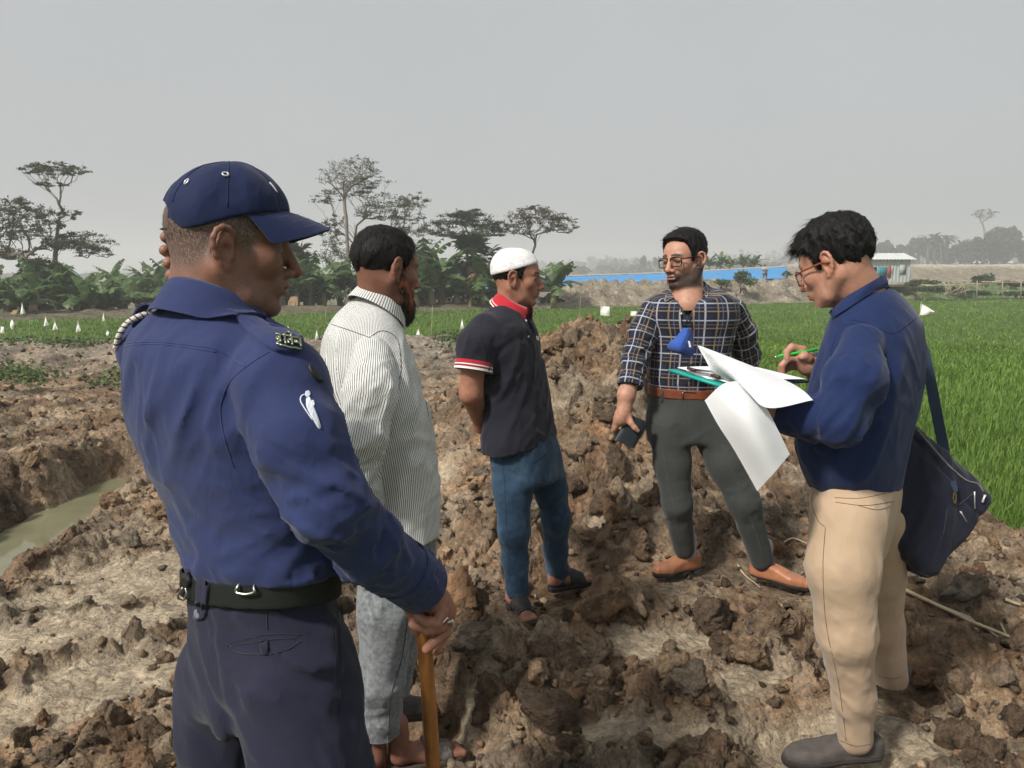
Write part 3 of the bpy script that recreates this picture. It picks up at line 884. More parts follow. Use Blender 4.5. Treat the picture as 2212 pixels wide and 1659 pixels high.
# ------------------------------------------------------------------ banana plants
def banana_variant(seed):
    r_ = np.random.default_rng(seed)
    H = r_.uniform(.45, .85)
    stem = MB(); lean = r_.normal(size=2) * 0.12
    Ps = resample([[0, 0, -0.2], [lean[0] * .4, lean[1] * .4, H * .5], [lean[0], lean[1], H]], 6)
    stem.add(*tube(Ps, np.linspace(.13, .07, 6), 8))
    leaf = MB(); dry = MB()
    n = r_.integers(10, 14)
    for k in range(n):
        az = k * 2.4 + r_.uniform(-.4, .4); L = r_.uniform(1.2, 1.9); el = r_.uniform(0.55, 1.4) if k > 1 else 1.5
        d = np.array([math.cos(az), math.sin(az), 0]); up = np.array([0, 0, 1.])
        m = 9; P = [Ps[-1].copy()]; e = el
        for s in range(m):
            P.append(P[-1] + (d * math.cos(e) + up * math.sin(e)) * L / m); e -= r_.uniform(.06, .24)
        P = np.array(P); side = np.cross(d, up)
        wid = 0.26 * np.array([0.05, .35, .8, 1, 1, .95, .85, .7, .45, .05]) * r_.uniform(.85, 1.2)
        for sg in (-1, 1):
            for s in range(m):
                fold = up * (-0.35 if r_.random() < .7 else -0.8) * wid[s + 1]
                a, b = P[s], P[s + 1]; gap = (b - a) * r_.uniform(0, .22)
                q = np.array([a, b, b + side * sg * wid[s + 1] + fold - gap + r_.normal(size=3) * .02, a + side * sg * wid[s] + fold * wid[s] / max(wid[s + 1], .02) + gap + r_.normal(size=3) * .02])
                leaf.add(q, np.array([[0, 1, 2, 3]]), np.full((4, 3), r_.random()))
    for k in range(r_.integers(1, 4)):
        az = r_.uniform(0, 6.28); d = np.array([math.cos(az), math.sin(az), 0]); up = np.array([0, 0, 1.]); side = np.cross(d, up)
        P = [Ps[-2] + d * .08]
        for s in range(5): P.append(P[-1] + (d * .10 * (3 - s) - up * .16 * (s + .3)) * .8)
        G = np.array([[p - side * w, p, p + side * w] for p, w in zip(P, [.02, .10, .13, .11, .08, .02])])
        dry.add(G.reshape(-1, 3), gridfaces(6, 3))
    lm = leaf.mesh('leaves', False, None, 'tv')
    uv = np.concatenate(leaf.uv)[:, 0]; a = lm.attributes.new('tone', 'FLOAT', 'POINT'); a.data.foreach_set('value', uv.astype(np.float32))
    lm.materials.append(M_BAN)
    sm = stem.mesh('stem'); sm.materials.append(M_STEM)
    dm = dry.mesh('dry_leaves', False); dm.materials.append(M_DRY)
    return sm, lm, dm
BANS = [banana_variant(500 + k) for k in range(6)]
ban_r = np.random.default_rng(77)
def banana(x, ybase, Y, hpx, label, group=None):
    p = at(x, ybase, Y)
    root = empty('banana_plant', p, label, 'banana plant', group)
    s = px(hpx, Y) / 1.45
    root.scale = (s, s, s); root.rotation_euler = (0, 0, ban_r.uniform(0, 6.28))
    for nm, me in zip(('stem', 'leaves', 'dry_leaves'), BANS[ban_r.integers(6)]):
        obj(nm, me, None, root)
for od, (x, yb, Y, h) in ordered([(15, 690, 36, 80), (45, 692, 35, 70), (-15, 690, 36, 90), (85, 688, 37, 84), (130, 690, 38, 74), (165, 690, 38, 88), (235, 688, 39, 76), (270, 680, 42, 70), (300, 655, 48, 60), (335, 655, 48, 66), (320, 640, 55, 50), (285, 640, 58, 48), (250, 642, 52, 52), (360, 665, 44, 76), (110, 660, 46, 66), (60, 660, 46, 70), (190, 655, 48, 62)]):
    banana(x, yb, Y, h, od + ' banana plant from the left in the left bank thicket', 'banana plants on the left bank')
banana(205, 690, 37, 92, 'largest banana plant of the left bank with a drooping brown leaf')
for od, (x, yb, Y, h) in ordered([(640, 665, 42, 92), (668, 662, 43, 86), (700, 660, 43, 80), (612, 668, 42, 84), (735, 655, 45, 76), (905, 660, 44, 88), (935, 662, 44, 104), (955, 655, 45, 112), (985, 660, 45, 70), (1045, 660, 45, 78), (1070, 655, 46, 90), (890, 650, 46, 84), (920, 650, 46, 98), (1015, 665, 44, 50), (600, 660, 44, 90), (655, 640, 47, 84), (1085, 660, 45, 70)]):
    banana(x, yb, Y, h, od + ' banana plant from the left in the row behind the two middle men', 'banana plants in the middle row')
banana(1196, 658, 45, 92, 'lone banana plant beside the blue pond wall')

# ------------------------------------------------------------------ fan palms
def fan_palm(x, ybase, ytop, Y, label, seed, spread, crown_h, skirt=True):
    r_ = np.random.default_rng(seed)
    b = at(x, ybase, Y); t = at(x, ytop, Y)
    root = empty('fan_palm', b, label, 'palm tree')
    mb = MB(); mb.add(*tube(resample([b, (b + t) / 2 + [.05, 0, 0], t], 8), np.linspace(.17, .13, 8), 9))
    obj('trunk', mb.mesh('trunk', True, b), M_BARK, root)
    gr, dr = MB(), MB()
    for k in range(46):
        z = r_.uniform(-1, 1); drop = z < -0.55
        az = r_.uniform(0, 6.28); el = z * 1.35
        d = np.array([math.cos(az) * math.cos(el), math.sin(az) * math.cos(el), math.sin(el)])
        st = r_.uniform(.45, .85) * spread; c = t + d * np.array([st, st, st * crown_h]) * .75
        s = np.cross(d, [0, 0, 1.]); s /= np.linalg.norm(s) + 1e-9; u = np.cross(s, d)
        rad = r_.uniform(.38, .55) * spread
        mbx = dr if (drop and skirt) else gr
        if drop and skirt: d = d + np.array([0, 0, -0.9]); d /= np.linalg.norm(d)
        for a in np.linspace(-1.9, 1.9, 17):
            e = d * math.cos(a) + s * math.sin(a) + u * r_.normal() * .12; e /= np.linalg.norm(e)
            w = np.cross(e, u); w /= np.linalg.norm(w) + 1e-9
            L = rad * r_.uniform(.8, 1.1); tip = c + e * L + np.array([0, 0, -.12 * L])
            mbx.add([c, c + e * L * .6 + w * .035 * spread, tip, c + e * L * .6 - w * .035 * spread], np.array([[0, 1, 2, 3]]), np.full((4, 3), r_.random()))
        gr.add(*tube([t, c], [.025, .02], 4))
    me = gr.mesh('fronds', False, b); a = me.attributes.new('tone', 'FLOAT', 'POINT'); a.data.foreach_set('value', np.concatenate(gr.uv)[:, 0].astype(np.float32))
    obj('fronds', me, M_PALM, root)
    if dr.V: obj('dry_fronds', dr.mesh('dry_fronds', False, b), M_DRY, root)
fan_palm(1022, 655, 556, 46, 'fan palm with a brown skirt of dead fronds left of the white prayer cap', 31, 1.75, 1.1)
fan_palm(630, 640, 565, 46, 'fan palm right in front of the officer face', 32, 1.6, 1.05, False)

# ------------------------------------------------------------------ bank along the far edge of the field
def bank_top(x):
    return np.interp(x, [-40, -20, 1.5, 4.5, 16, 21, 26, 36, 44, 60, 90], [-.1, -.15, -.1, .80, .85, 1.0, .70, .55, .5, .5, .5])
def build_bank():
    xs = np.linspace(-60, 95, 620); us = np.linspace(0, 1, 34)
    X, U = np.meshgrid(xs, us, indexing='ij')
    T = bank_top(X)
    w = U * 9.0
    prof = sstep(0.0, 0.42, U) * (1 - sstep(0.86, 1.0, U))
    E = edge_y(X)
    Y = E + w
    x, y = X.ravel(), Y.ravel()
    r1, i1 = clod(x, y, 0.75, 11); r2, i2 = clod(x + 3, y, 0.32, 12)
    rough = (sstep(0.02, .15, U) * (1 - 0.75 * sstep(.42, .6, U))).ravel()
    wob = 0.12 * fbm(p2(x * .4, y * .4, 4), 3)
    z = FIELD_Z - 0.1 + (T.ravel() - FIELD_Z + wob) * prof.ravel() + rough * (0.42 * np.clip(r1, 0, 2) + 0.34 * np.clip(r2, 0, 2)) * (0.22 + 0.78 * sstep(0, 4, x))
    c = np.array((0.27, 0.235, 0.185)) * (0.55 + 0.5 * _rid[i1, 3] * .6 + .6 * _rid[i2, 4])[:, None]
    top = sstep(.42, .5, U).ravel()[:, None]
    c = c * (1 - top) + top * np.array((0.40, 0.355, 0.29))
    left = sstep(3, -1, x)[:, None] * 0.8
    c = c * (1 - left) + left * np.array((0.105, 0.095, 0.062))
    rt = sstep(24, 32, x)[:, None] * (.55 + .4 * sstep(-.2, .3, fbm(p2(x * .5, y * .5, 3.), 3)))[:, None]
    c = c * (1 - rt) + rt * np.array((0.080, 0.145, 0.042))
    m = soil_material('bank_earth', True, 0.25)
    o = obj('field_bank', mesh_from('field_bank', np.stack([x, y, z], -1), gridfaces(620, 34)[:, ::-1], True, {'soil': np.concatenate([c, np.ones((len(c), 1))], 1)}), m)
    tag(o, kind='structure')
build_bank()

# blue liner of the raised pond
M_BLUE = plain('blue_liner', (0.035, 0.235, 0.52), 0.45, 0.12, 1.2, 0.35, 3, spec=0.4, bdist=0.05, stretch=(1, 1, 2))
def build_pond():
    xs = np.linspace(945, 1790, 90)
    top = np.interp(xs, [880, 1216, 1440, 1708, 1790], [608, 598, 590.5, 576.6, 573]); bot = np.interp(xs, [880, 1216, 1440, 1708, 1790], [632, 616, 607, 602, 604])
    Yd = np.interp(xs, [880, 1790], [72, 80])
    G = np.array([[at(x, b, Y - 3.5), at(x, b * .66 + t * .34, Y - 2.2), at(x, b * .33 + t * .67, Y - 1.0), at(x, t + 1.2, Y), at(x, t, Y + .4)] for x, t, b, Y in zip(xs, top, bot, Yd)])
    G = G + 0.03 * fbm(G.reshape(-1, 3) * .8, 2).reshape(G.shape[:2])[..., None]
    V, F = sheet(G, 0.03)
    root = empty('pond_wall', G[45, 0], 'long bright blue plastic liner of the raised pond across the field', 'pond liner')
    obj('liner', mesh_from('liner', local(V, root), F, True), M_BLUE, root)
    crest = np.array([at(x, t - 0.6, Y + 1.2) for x, t, Y in zip(xs, top, Yd)])
    mb = MB(); Cg = np.stack([crest + [0, -0.7, 0.02], crest + [0, 0, .12], crest + [0, 1.6, .06], crest + [0, 4, -1.5]], 1)
    mb.add(Cg.reshape(-1, 3), gridfaces(90, 4))
    obj('crest', mb.mesh('crest', True, root.location), plain('dry_crest', (0.36, 0.32, 0.26), 0.95, 0.2, .8, 0.5, 2, bdist=.08), root)
build_pond()
def build_sand():
    # raised sand bank right of the shed
    xs = np.linspace(1700, 2500, 120)
    Yd = np.interp(xs, [1700, 2500], [74, 92])
    rows = [(606, 0), (600, 1.2), (592, 2.4), (584, 3.5), (577, 4.5), (573.5, 5.4), (572, 6.5), (571, 12), (580, 16)]
    G = np.array([[at(x, y + 1.6 * math.sin(x * .03 + k) * (k in (1, 2, 3, 4)), Y + dy) for k, (y, dy) in enumerate(rows)] for x, Y in zip(xs, Yd)])
    P = G.reshape(-1, 3); G = G + (0.25 * fbm(P * .9, 4).reshape(G.shape[:2])[..., None]) * np.array([.4, 1, .35])
    k = np.tile(np.array([0, 0, 0, 0, .4, .8, 1, 1, 1.])[None], (120, 1)).ravel()[:, None]
    c = np.array((0.27, 0.235, 0.19)) * (1 - k) + k * np.array((0.50, 0.46, 0.39))
    o = obj('sand_bank', mesh_from('sand_bank', G.reshape(-1, 3), gridfaces(120, 9), True, {'soil': np.concatenate([c, np.ones((len(c), 1))], 1)}), soil_material('sand_earth', True, 0.2))
    tag(o, kind='structure')
build_sand()
# sheet of blue liner and sand heap by the far man
o_ = at(1690, 600, 70)

# ------------------------------------------------------------------ shed
def build_shed():
    Y = 60.0
    c0 = at(1868, 608, Y); c1 = at(1964, 609, Y)
    W = 6.6; H = px(48, Y); x1 = c1[0]; x0 = x1 - W; z0 = c1[2]
    root = empty('tin_shed', ((x0 + x1) / 2, Y, z0), 'small corrugated tin shed with red shutter across the field', 'shed')
    lo = lambda V: np.asarray(V) - np.array(root.location)
    tin = plain('tin_sheet', (0.44, 0.48, 0.47), 0.45, 0.12, 1.5, 0.1, metal=0.35, spec=0.5)
    n = 200; xs = np.linspace(x0, x1, n); ys = Y + 0.022 * np.sin(np.arange(n) * 2 * math.pi / 8)
    G = np.array([[[x, y, z0], [x, y, z0 + H]] for x, y in zip(xs, ys)])
    V, F = sheet(G, 0.012); obj('front_wall', mesh_from('front_wall', lo(V), F, True), tin, root)
    D = 3.6
    ys2 = np.linspace(Y + .03, Y + D, 120); xx = x1 + 0.022 * np.sin(np.arange(120) * 2 * math.pi / 8)
    for nm, xo in (('side_wall', 0.0), ('side_wall', -W)):
        G = np.array([[[x + xo, y, z0], [x + xo, y, z0 + H + (0.45 * (1 - abs((y - Y) / D * 2 - 1)))]] for x, y in zip(xx, ys2)])
        V, F = sheet(G, 0.012); obj(nm, mesh_from(nm, lo(V), F, True), tin, root)
    mb = MB(); mb.add(*box(((x0 + x1) / 2, Y + D, z0 + H / 2), (W, .02, H))); obj('back_wall', mb.mesh('back_wall', False, root.location), tin, root)
    rt = plain('roof_tin', (0.62, 0.64, 0.63), 0.4, 0.1, 1.5, 0.1, metal=0.2)
    for sg in (0, 1):
        ya, yb = (Y - .35, Y + D / 2) if sg == 0 else (Y + D + .35, Y + D / 2)
        xs2 = np.linspace(x0 - .3, x1 + .35, 160); zz = 0.02 * np.sin(np.arange(160) * 2 * math.pi / 6)
        G = np.array([[[x, ya, z0 + H - .02 + z], [x, yb, z0 + H + .50 + z]] for x, z in zip(xs2, zz)])
        V, F = sheet(G, 0.012); obj('roof_sheet', mesh_from('roof_sheet', lo(V), F, True), rt, root)
    def panel(nm, xa, xb, ya, yb, col, dy=-.05, par=root, t=.03):
        a = at(xa, yb, Y + dy); b = at(xb, ya, Y + dy); mb = MB()
        mb.add(*box(((a[0] + b[0]) / 2, Y + dy, (a[2] + b[2]) / 2), (b[0] - a[0], t, b[2] - a[2])))
        return obj(nm, mb.mesh(nm, False, root.location), plain(nm + '_paint', col, .6, .15, 2, 0), par)
    panel('shutter', 1916.5, 1925.5, 575, 600, (0.30, 0.05, 0.045))
    panel('window', 1896, 1917, 577, 597, (0.02, 0.20, 0.25), -.08)
    for x in (1902, 1909): panel('bar', x - .5, x + .5, 577, 597, (0.03, .09, .11), -.11, root, .02)
    panel('dark_opening', 1881.6, 1894, 577, 586, (0.02, 0.025, 0.03))  # near-black panel: the shade inside the opening, put in as colour
    panel('hanging_cloth', 1925.5, 1928.5, 574.5, 590, (0.6, 0.5, 0.48), -.1)
    panel('side_panel', 1943, 1957, 572, 592, (0.36, 0.40, 0.39), -.06)
    panel('slot', 1955, 1957.5, 572, 591, (0.05, 0.06, 0.06), -.09)
    mb = MB(); mb.add(*box(((x0 + x1) / 2, Y + D / 2, z0 - .2), (W + .6, D + .6, .36)))
    obj('plinth', mb.mesh('plinth', False, root.location), plain('plinth_earth', (.42, .36, .29), .95, .2, 2, .4), root)
build_shed()

# far standing man on the bank
def far_man():
    Y = 62.0; b = at(1652.5, 600, Y)
    root = empty('person', b, 'distant man in a pale shirt standing on the bank before the blue liner', 'person')
    def P(x, y, d=0): return at(x, y, Y + d) - np.array(root.location)
    skin = plain('far_skin', (.14, .075, .05), .6); sh = plain('far_shirt', (.33, .36, .37), .9); sho = plain('far_shorts', (.10, .09, .09), .9)
    u = px(1, Y)
    def mk(nm, fn, m, h=0.02):
        V, F = sdf_mesh(fn, P(1640, 605, -.6), P(1665, 565, .6), h, 3)
        obj(nm, mesh_from(nm, V, F), m, root)
    def body(q):
        d = d_ell(q, P(1652.3, 573), (.10, .11, .13))
        d = smin(d, d_cone(q, P(1652.3, 576), P(1652.5, 580), .05, .07), .03)
        for s in (-1, 1):
            d = smin(d, d_limb(q, [P(1652.5 + 2.2 * s, 589), P(1652.5 + 2.8 * s, 594), P(1652.5 + 3.4 * s, 600)], [.09, .06, .05]), .02)
            d = smin(d, d_limb(q, [P(1652.5 + 4.4 * s, 579.5), P(1652.5 + 5 * s, 583.5, -.1), P(1652.5 + 1.5 * s, 583, -.25)], [.06, .05, .045]), .02)
        return d
    def shirt(q):
        d = d_limb(q, [P(1652.5, 579.5), P(1652.5, 588)], [.15, .15], sq=([1, 0, 0], .75))
        for s in (-1, 1): d = smin(d, d_cone(q, P(1652.5 + 3.6 * s, 579), P(1652.5 + 4.8 * s, 582.5, -.08), .08, .075), .04)
        return d
    def shorts(q):
        d = d_cone(q, P(1652.5, 587), P(1652.5, 589), .16, .15)
        for s in (-1, 1): d = smin(d, d_cone(q, P(1652.5 + 2 * s, 589), P(1652.5 + 2.7 * s, 593.5), .11, .10), .03)
        return d
    mk('body', body, skin); mk('shirt', shirt, sh); mk('shorts', shorts, sho)
far_man()

# ------------------------------------------------------------------ woods in the haze
def crown_cloud(r_, c, a, h, n):
    P = []
    for _ in range(7):
        d = r_.normal(size=3); d /= np.linalg.norm(d)
        q = c + d * np.array([a, a, h]) * r_.uniform(.3, .7); m = n // 7
        v = r_.normal(size=(m, 3)); v /= np.linalg.norm(v, axis=1, keepdims=True)
        P.append(q + v * np.array([a, a, h]) * r_.uniform(.3, .55))
    return np.concatenate(P)
def far_woods():
    r_ = np.random.default_rng(9); P = []; S = []
    prof = [(-300, 606), (0, 602), (120, 604), (200, 600), (300, 592), (420, 596), (520, 600), (700, 590), (900, 585), (1100, 578), (1220, 566), (1260, 560), (1330, 556), (1400, 560), (1460, 562), (1540, 552), (1560, 545), (1610, 548), (1680, 545), (1720, 548), (1840, 545), (1880, 542), (1960, 545), (2100, 540), (2212, 545), (2600, 545)]
    for Y, n, dy in ((760, 120, -6), (560, 120, 4), (400, 90, 14)):
        for k in range(n):
            x = -300 + 2850 * (k + r_.random()) / n
            top = np.interp(x, [p[0] for p in prof], [p[1] for p in prof]) + dy + r_.normal() * 6
            b = at(x, 594, Y + r_.uniform(-40, 40)); b[2] = FIELD_Z; t = at(x, top, Y)[2]
            hh = max(t - b[2], 2.5)
            a = px(r_.uniform(18, 34), Y)
            P.append(crown_cloud(r_, np.array([b[0], b[1], b[2] + hh * .58]), a, hh * .42, 84)); S.append(np.full(len(P[-1]), Y / 300 * 1.8))
            q = crown_cloud(r_, np.array([b[0], b[1], b[2] + hh * .2]), a * 1.2, hh * .25, 42); P.append(q); S.append(np.full(len(q), Y / 300 * 1.8))
    P = np.concatenate(P); S = np.concatenate(S)
    V, F, t = leaf_quads(P, S, r_, 0.3, 1.3)
    o = obj('distant_woods', mesh_from('distant_woods', V, F, False, {'tone': t}), M_FARL)
    tag(o, 'hazy belt of woods along the whole horizon', 'woods', kind='stuff')
far_woods()
def far_tree(label, x, ytop, ybase, rx, Y, seed, n=900, leaf=.8, group=None):
    r_ = np.random.default_rng(seed); b = at(x, ybase, Y)
    root = empty('far_tree', b, label, 'tree', group)
    c = at(x, ytop * .58 + ybase * .42, Y); h = px(ybase - ytop, Y)
    P = np.concatenate([crown_cloud(r_, c + r_.normal(size=3) * np.array([px(rx, Y) * .4, 1, h * .1]), px(rx, Y) * .75, h * .36, n // 3) for _ in range(3)])
    leaves_obj('crown', P, np.full(len(P), leaf), M_FARL, root, r_, .35, 1.4)
    mb = MB(); mb.add(*tube([b, c], [h * .03, h * .015], 6)); obj('trunk', mb.mesh('trunk', True, b), M_BARK, root)
for k, (od, (x, t, rx, Y)) in enumerate(ordered([(2085, 512, 34, 268), (2125, 500, 36, 262), (2150, 486, 34, 266), (2180, 490, 30, 270), (2212, 520, 40, 272), (2050, 535, 24, 280)])):
    far_tree(od + ' tall dark tree from the left in the clump right of the shed', x, t, 572, rx, Y, 200 + k, 1600, 1.5, 'dark tree clump at the right')
for k, (od, (x, t, rx, Y)) in enumerate(ordered([(1915, 516, 22, 300), (1945, 520, 20, 304), (1985, 512, 24, 300), (2020, 520, 20, 302), (1890, 530, 18, 310)])):
    far_tree(od + ' rounded tree from the left in the row behind the tin shed', x, t, 572, rx, Y, 220 + k, 1100, 1.5, 'tree row behind the shed')
far_tree('dark tree on the skyline left of the glasses wearer', 1388, 555, 590, 9, 360, 240, 500, 1.5)
far_tree('single skyline tree touching the glasses frame', 1420, 553, 590, 8, 360, 241, 400, 1.5)
tree('umbrella_tree', 'pale vase shaped umbrella tree on the right skyline', [(2127, 520, 0), (2126, 495, 0)], 300, [(2108, 462, 12, 5), (2126, 456, 14, 5), (2145, 461, 12, 5), (2126, 468, 20, 4)], 0.5, 300, 0.9, M_FARL, M_BARKL, 245, nt_=10)
# date palms behind the shed
def date_palm(x, ytop, Y, seed, label, group):
    r_ = np.random.default_rng(seed); b = at(x, 575, Y); t = at(x, ytop, Y)
    root = empty('date_palm', b, label, 'palm tree', group)
    mb = MB(); mb.add(*tube([b, t], [.5, .4], 6)); obj('trunk', mb.mesh('trunk', True, b), M_BARK, root)
    g = MB()
    for k in range(22):
        az = r_.uniform(0, 6.28); el = r_.uniform(-.5, 1.2); d = np.array([math.cos(az), math.sin(az), 0])
        P = [t]; 
        for s in range(4): P.append(P[-1] + (d * math.cos(el) + np.array([0, 0, math.sin(el)])) * 1.05); el -= .4
        sd = np.cross(d, [0, 0, 1.]) * .45; w = [.2, 1, 1, .8, .1]
        g.add(np.array([[p - sd * a, p + sd * a + [0, 0, .1]] for p, a in zip(P, w)]).reshape(-1, 3), gridfaces(5, 2))
    me = g.mesh('fronds', False, b); me.attributes.new('tone', 'FLOAT', 'POINT'); obj('fronds', me, M_FARL, root)
for k, (x, t) in enumerate([(2004, 522), (2018, 515), (2034, 519), (2045, 520), (2075, 530)]):
    date_palm(x, t, 270, 260 + k, ORD[k] + ' slim date palm from the left between the shed trees and dark clump', 'date palms right of the shed')
# banana-like scrub in front of the blue liner, on its crest
for k, x in enumerate([1530, 1555, 1580, 1605, 1630]):
    banana(x, 590, 86, 30, ORD[k] + ' small banana clump from the left on the crest behind the blue liner', 'banana clumps behind the liner')

# ------------------------------------------------------------------ stick heap on the right
M_STICK = plain('dry_stick', (.33, .27, .19), .85, .25, 10, .2)
M_BAMBOO = plain('dry_cane', (.40, .33, .22), .7, .25, 8, .2)
def build_heap():
    Y = 57; b = at(2070, 640, Y); r_ = np.random.default_rng(3)
    root = empty('stick_heap', b, 'heap of dry sticks and poles right of the tin shed', 'stick heap')
    for k in range(20):
        a = at(r_.uniform(2035, 2090), 638, Y + r_.uniform(-.5, .5)); e = at(r_.uniform(2030, 2105), r_.uniform(595, 625), Y + r_.uniform(-1, 1))
        mb = MB(); mb.add(*tube([a, (a + e) / 2 + r_.normal(size=3) * .05, e], [.03, .025, .02], 5)); obj('stick', mb.mesh('stick', True, b), M_STICK, root)
    for (xa, ya, xb, yb) in [(2000, 617, 2212, 609), (1990, 615, 2120, 620), (2120, 608, 2260, 612)]:
        mb = MB(); mb.add(*tube([at(xa, ya, Y), at(xb, yb, Y + 2)], [.04, .03], 6)); obj('pole', mb.mesh('pole', True, b), M_BAMBOO, root)
    for x in (2110, 2165, 2205):
        mb = MB(); mb.add(*tube([at(x, 645, Y), at(x + 1, 606, Y)], [.04, .035], 6)); obj('post', mb.mesh('post', True, b), M_STICK, root)
build_heap()
# egrets on the sand bank
M_EGRET = plain('egret_white', (.8, .8, .78), .7, .03)
for k, x in enumerate([2104, 2116, 2136, 2180, 2186]):
    p = at(x, 571, 86); e = empty('egret', p, ORD[k] + ' tiny white egret from the left on the sand bank', 'bird', 'egrets on the sand bank')
    V, F = sdf_mesh(lambda q: smin(smin(d_ell(q, (0, 0, .42), (.26, .11, .13)), d_limb(q, [(.18, 0, .46), (.26, 0, .62), (.24, 0, .80), (.36, 0, .80)], [.06, .04, .04, .02]), .05), smin(d_cone(q, (0, .05, .4), (0, .05, 0), .02, .02), d_cone(q, (0.04, -.05, .4), (0.04, -.05, 0), .02, .02), 0), .02), (-.35, -.2, -.03), (.45, .2, .95), .025, 3)
    obj('body', mesh_from('body', V, F), M_EGRET, e)
    e.rotation_euler = (0, 0, k * 1.9); e.scale = (.5, .5, .5)

# ------------------------------------------------------------------ rice
def build_rice():
    r_ = np.random.default_rng(14)
    def blades(n, r0, r1, t0, t1, hseg):
        rr = r0 * (r1 / r0) ** r_.random(n); th = r_.uniform(t0, t1, n)
        x, y = rr * np.sin(th), rr * np.cos(th)
        k = (soil_mask(x, y) < 0.12) & (y < edge_y(x) + 0.3) & (x > -45)
        row = (np.abs(((x * .94 + y * .34) / 0.24) % 1 - .5) < .42) | (r_.random(n) < .35)
        k &= row
        x, y, rr = x[k], y[k], rr[k]; n = len(x)
        h = r_.uniform(.12, .29, n) * (0.8 + 0.35 * fbm(p2(x * .8, y * .8, 4.), 2)) * np.interp(rr, [10, 24], [1, .5]); w = 0.0030 * np.maximum(1, rr / 6.5)
        az = r_.uniform(0, 6.28, n); ln = r_.uniform(.1, .75, n) * h
        d = np.stack([np.cos(az), np.sin(az), np.zeros(n)], -1); s = np.stack([-np.sin(az + r_.normal(size=n) * .8), np.cos(az), np.zeros(n)], -1)
        b = np.stack([x, y, np.full(n, FIELD_Z - .02) + np.interp(rr, [10, 24], [0, .04])], -1); up = np.array([0, 0, 1.])
        m = b + d * (ln * .3)[:, None] + up * (h * .62)[:, None]; t = b + d * ln[:, None] + up * (h * r_.uniform(.75, 1.0, n))[:, None]
        V = np.stack([b - s * w[:, None], b + s * w[:, None], m + s * w[:, None] * .9, m - s * w[:, None] * .9, t], 1).reshape(-1, 3)
        i = np.arange(n)[:, None] * 5
        F4 = i + np.array([[0, 1, 2, 3]]); F3 = i + np.array([[3, 2, 4]])
        tone = np.clip(.5 + .5 * fbm(p2(x * .25, y * .25, 2.), 3) + r_.normal(size=n) * .22, 0, 1)
        return V, F4, F3, np.repeat(tone, 5)
    V, F4, F3, t = [], [], [], []; k = 0
    for a in ((180000, 3.2, 24, R(4), R(50)), (130000, 16, 85, R(-48), R(50))):
        v, f4, f3, tt = blades(*a, 1); V.append(v); F4.append(f4 + k); F3.append(f3 + k); t.append(tt); k += len(v)
    o = obj('rice_plants', mesh_from('rice_plants', np.concatenate(V), [np.concatenate(F4), np.concatenate(F3)], True, {'tone': np.concatenate(t)}), M_GRASS)
    tag(o, 'bright green young rice covering the paddy field', 'rice', kind='stuff')
build_rice()
def build_weeds():
    r_ = np.random.default_rng(15); P = []
    for x, y, rx, ry, n in [(40, 812, 90, 22, 700), (150, 765, 110, 10, 500), (10, 760, 60, 12, 300), (970, 752, 42, 18, 420), (270, 815, 40, 10, 160), (230, 830, 60, 8, 120), (1960, 1190, 16, 20, 0), (2150, 1215, 40, 30, 0)]:
        for _ in range(n):
            u, v = r_.normal(size=2) * .5; d = ray(x + u * rx, y + v * ry); p = d * ((0.03 - CAMZ) / d[2]) + np.array([0, 0, CAMZ])
            if p[1] < 20: P.append(p)
    P = np.array(P); P[:, 2] = ground_z(P[:, 0], P[:, 1]) + r_.uniform(0, .10, len(P)); P = P + r_.normal(size=P.shape) * [.03, .03, .01]
    P = np.array(P)
    V, F, t = leaf_quads(P, np.full(len(P), .075), r_, .5, 1.6)
    o = obj('weeds', mesh_from('weeds', V, F, False, {'tone': t}), M_WEED)
    tag(o, 'low green weeds creeping over the dug earth', 'weeds', kind='stuff')
build_weeds()

# ------------------------------------------------------------------ white marker flags in the field
M_FLAG = plain('white_plastic', (.80, .80, .74), .55, .06, 6, .3, 14)
def flag(x, y, w, h, Y, label, shape=0, seed=0, group=None):
    r_ = np.random.default_rng(600 + seed)
    top = at(x, y - h * .5, Y); base = np.array([top[0] + r_.normal() * .05, top[1], FIELD_Z - .05])
    root = empty('marker_flag', base, label, 'flag', group)
    mb = MB(); mb.add(*tube([base, top + [0, 0, .04]], [.006, .004], 5)); obj('pole', mb.mesh('pole', True, base), M_BAMBOO, root)
    W, H = px(w, Y), px(h, Y); G = np.zeros((7, 7, 3))
    for i in range(7):
        for j in range(7):
            u, v = i / 6, j / 6
            if shape == 0: xx = W * (.08 + .92 * v ** .8) * (u - .5)                    # a limp hanging cloth, wide at the foot
            elif shape == 1: xx = W * u
            elif shape == 3: xx = W * u
            else: xx = W * (u - .5) * math.sin(math.pi * (.12 + .76 * v))
            G[i, j] = top + np.array([xx, .06 * W * math.sin(u * 7 + seed) + .05 * H * math.sin(v * 5 + u * 3), -H * (v if shape != 3 else (.5 + (v - .5) * (1 - .85 * u) + .25 * u)) + (-.08 * H * u * (shape == 1)) + (.14 * H * (u - .5) * v if shape == 0 else 0)])
    V, F = sheet(G, .004); obj('cloth', mesh_from('cloth', V - base, F, True), M_FLAG, root)
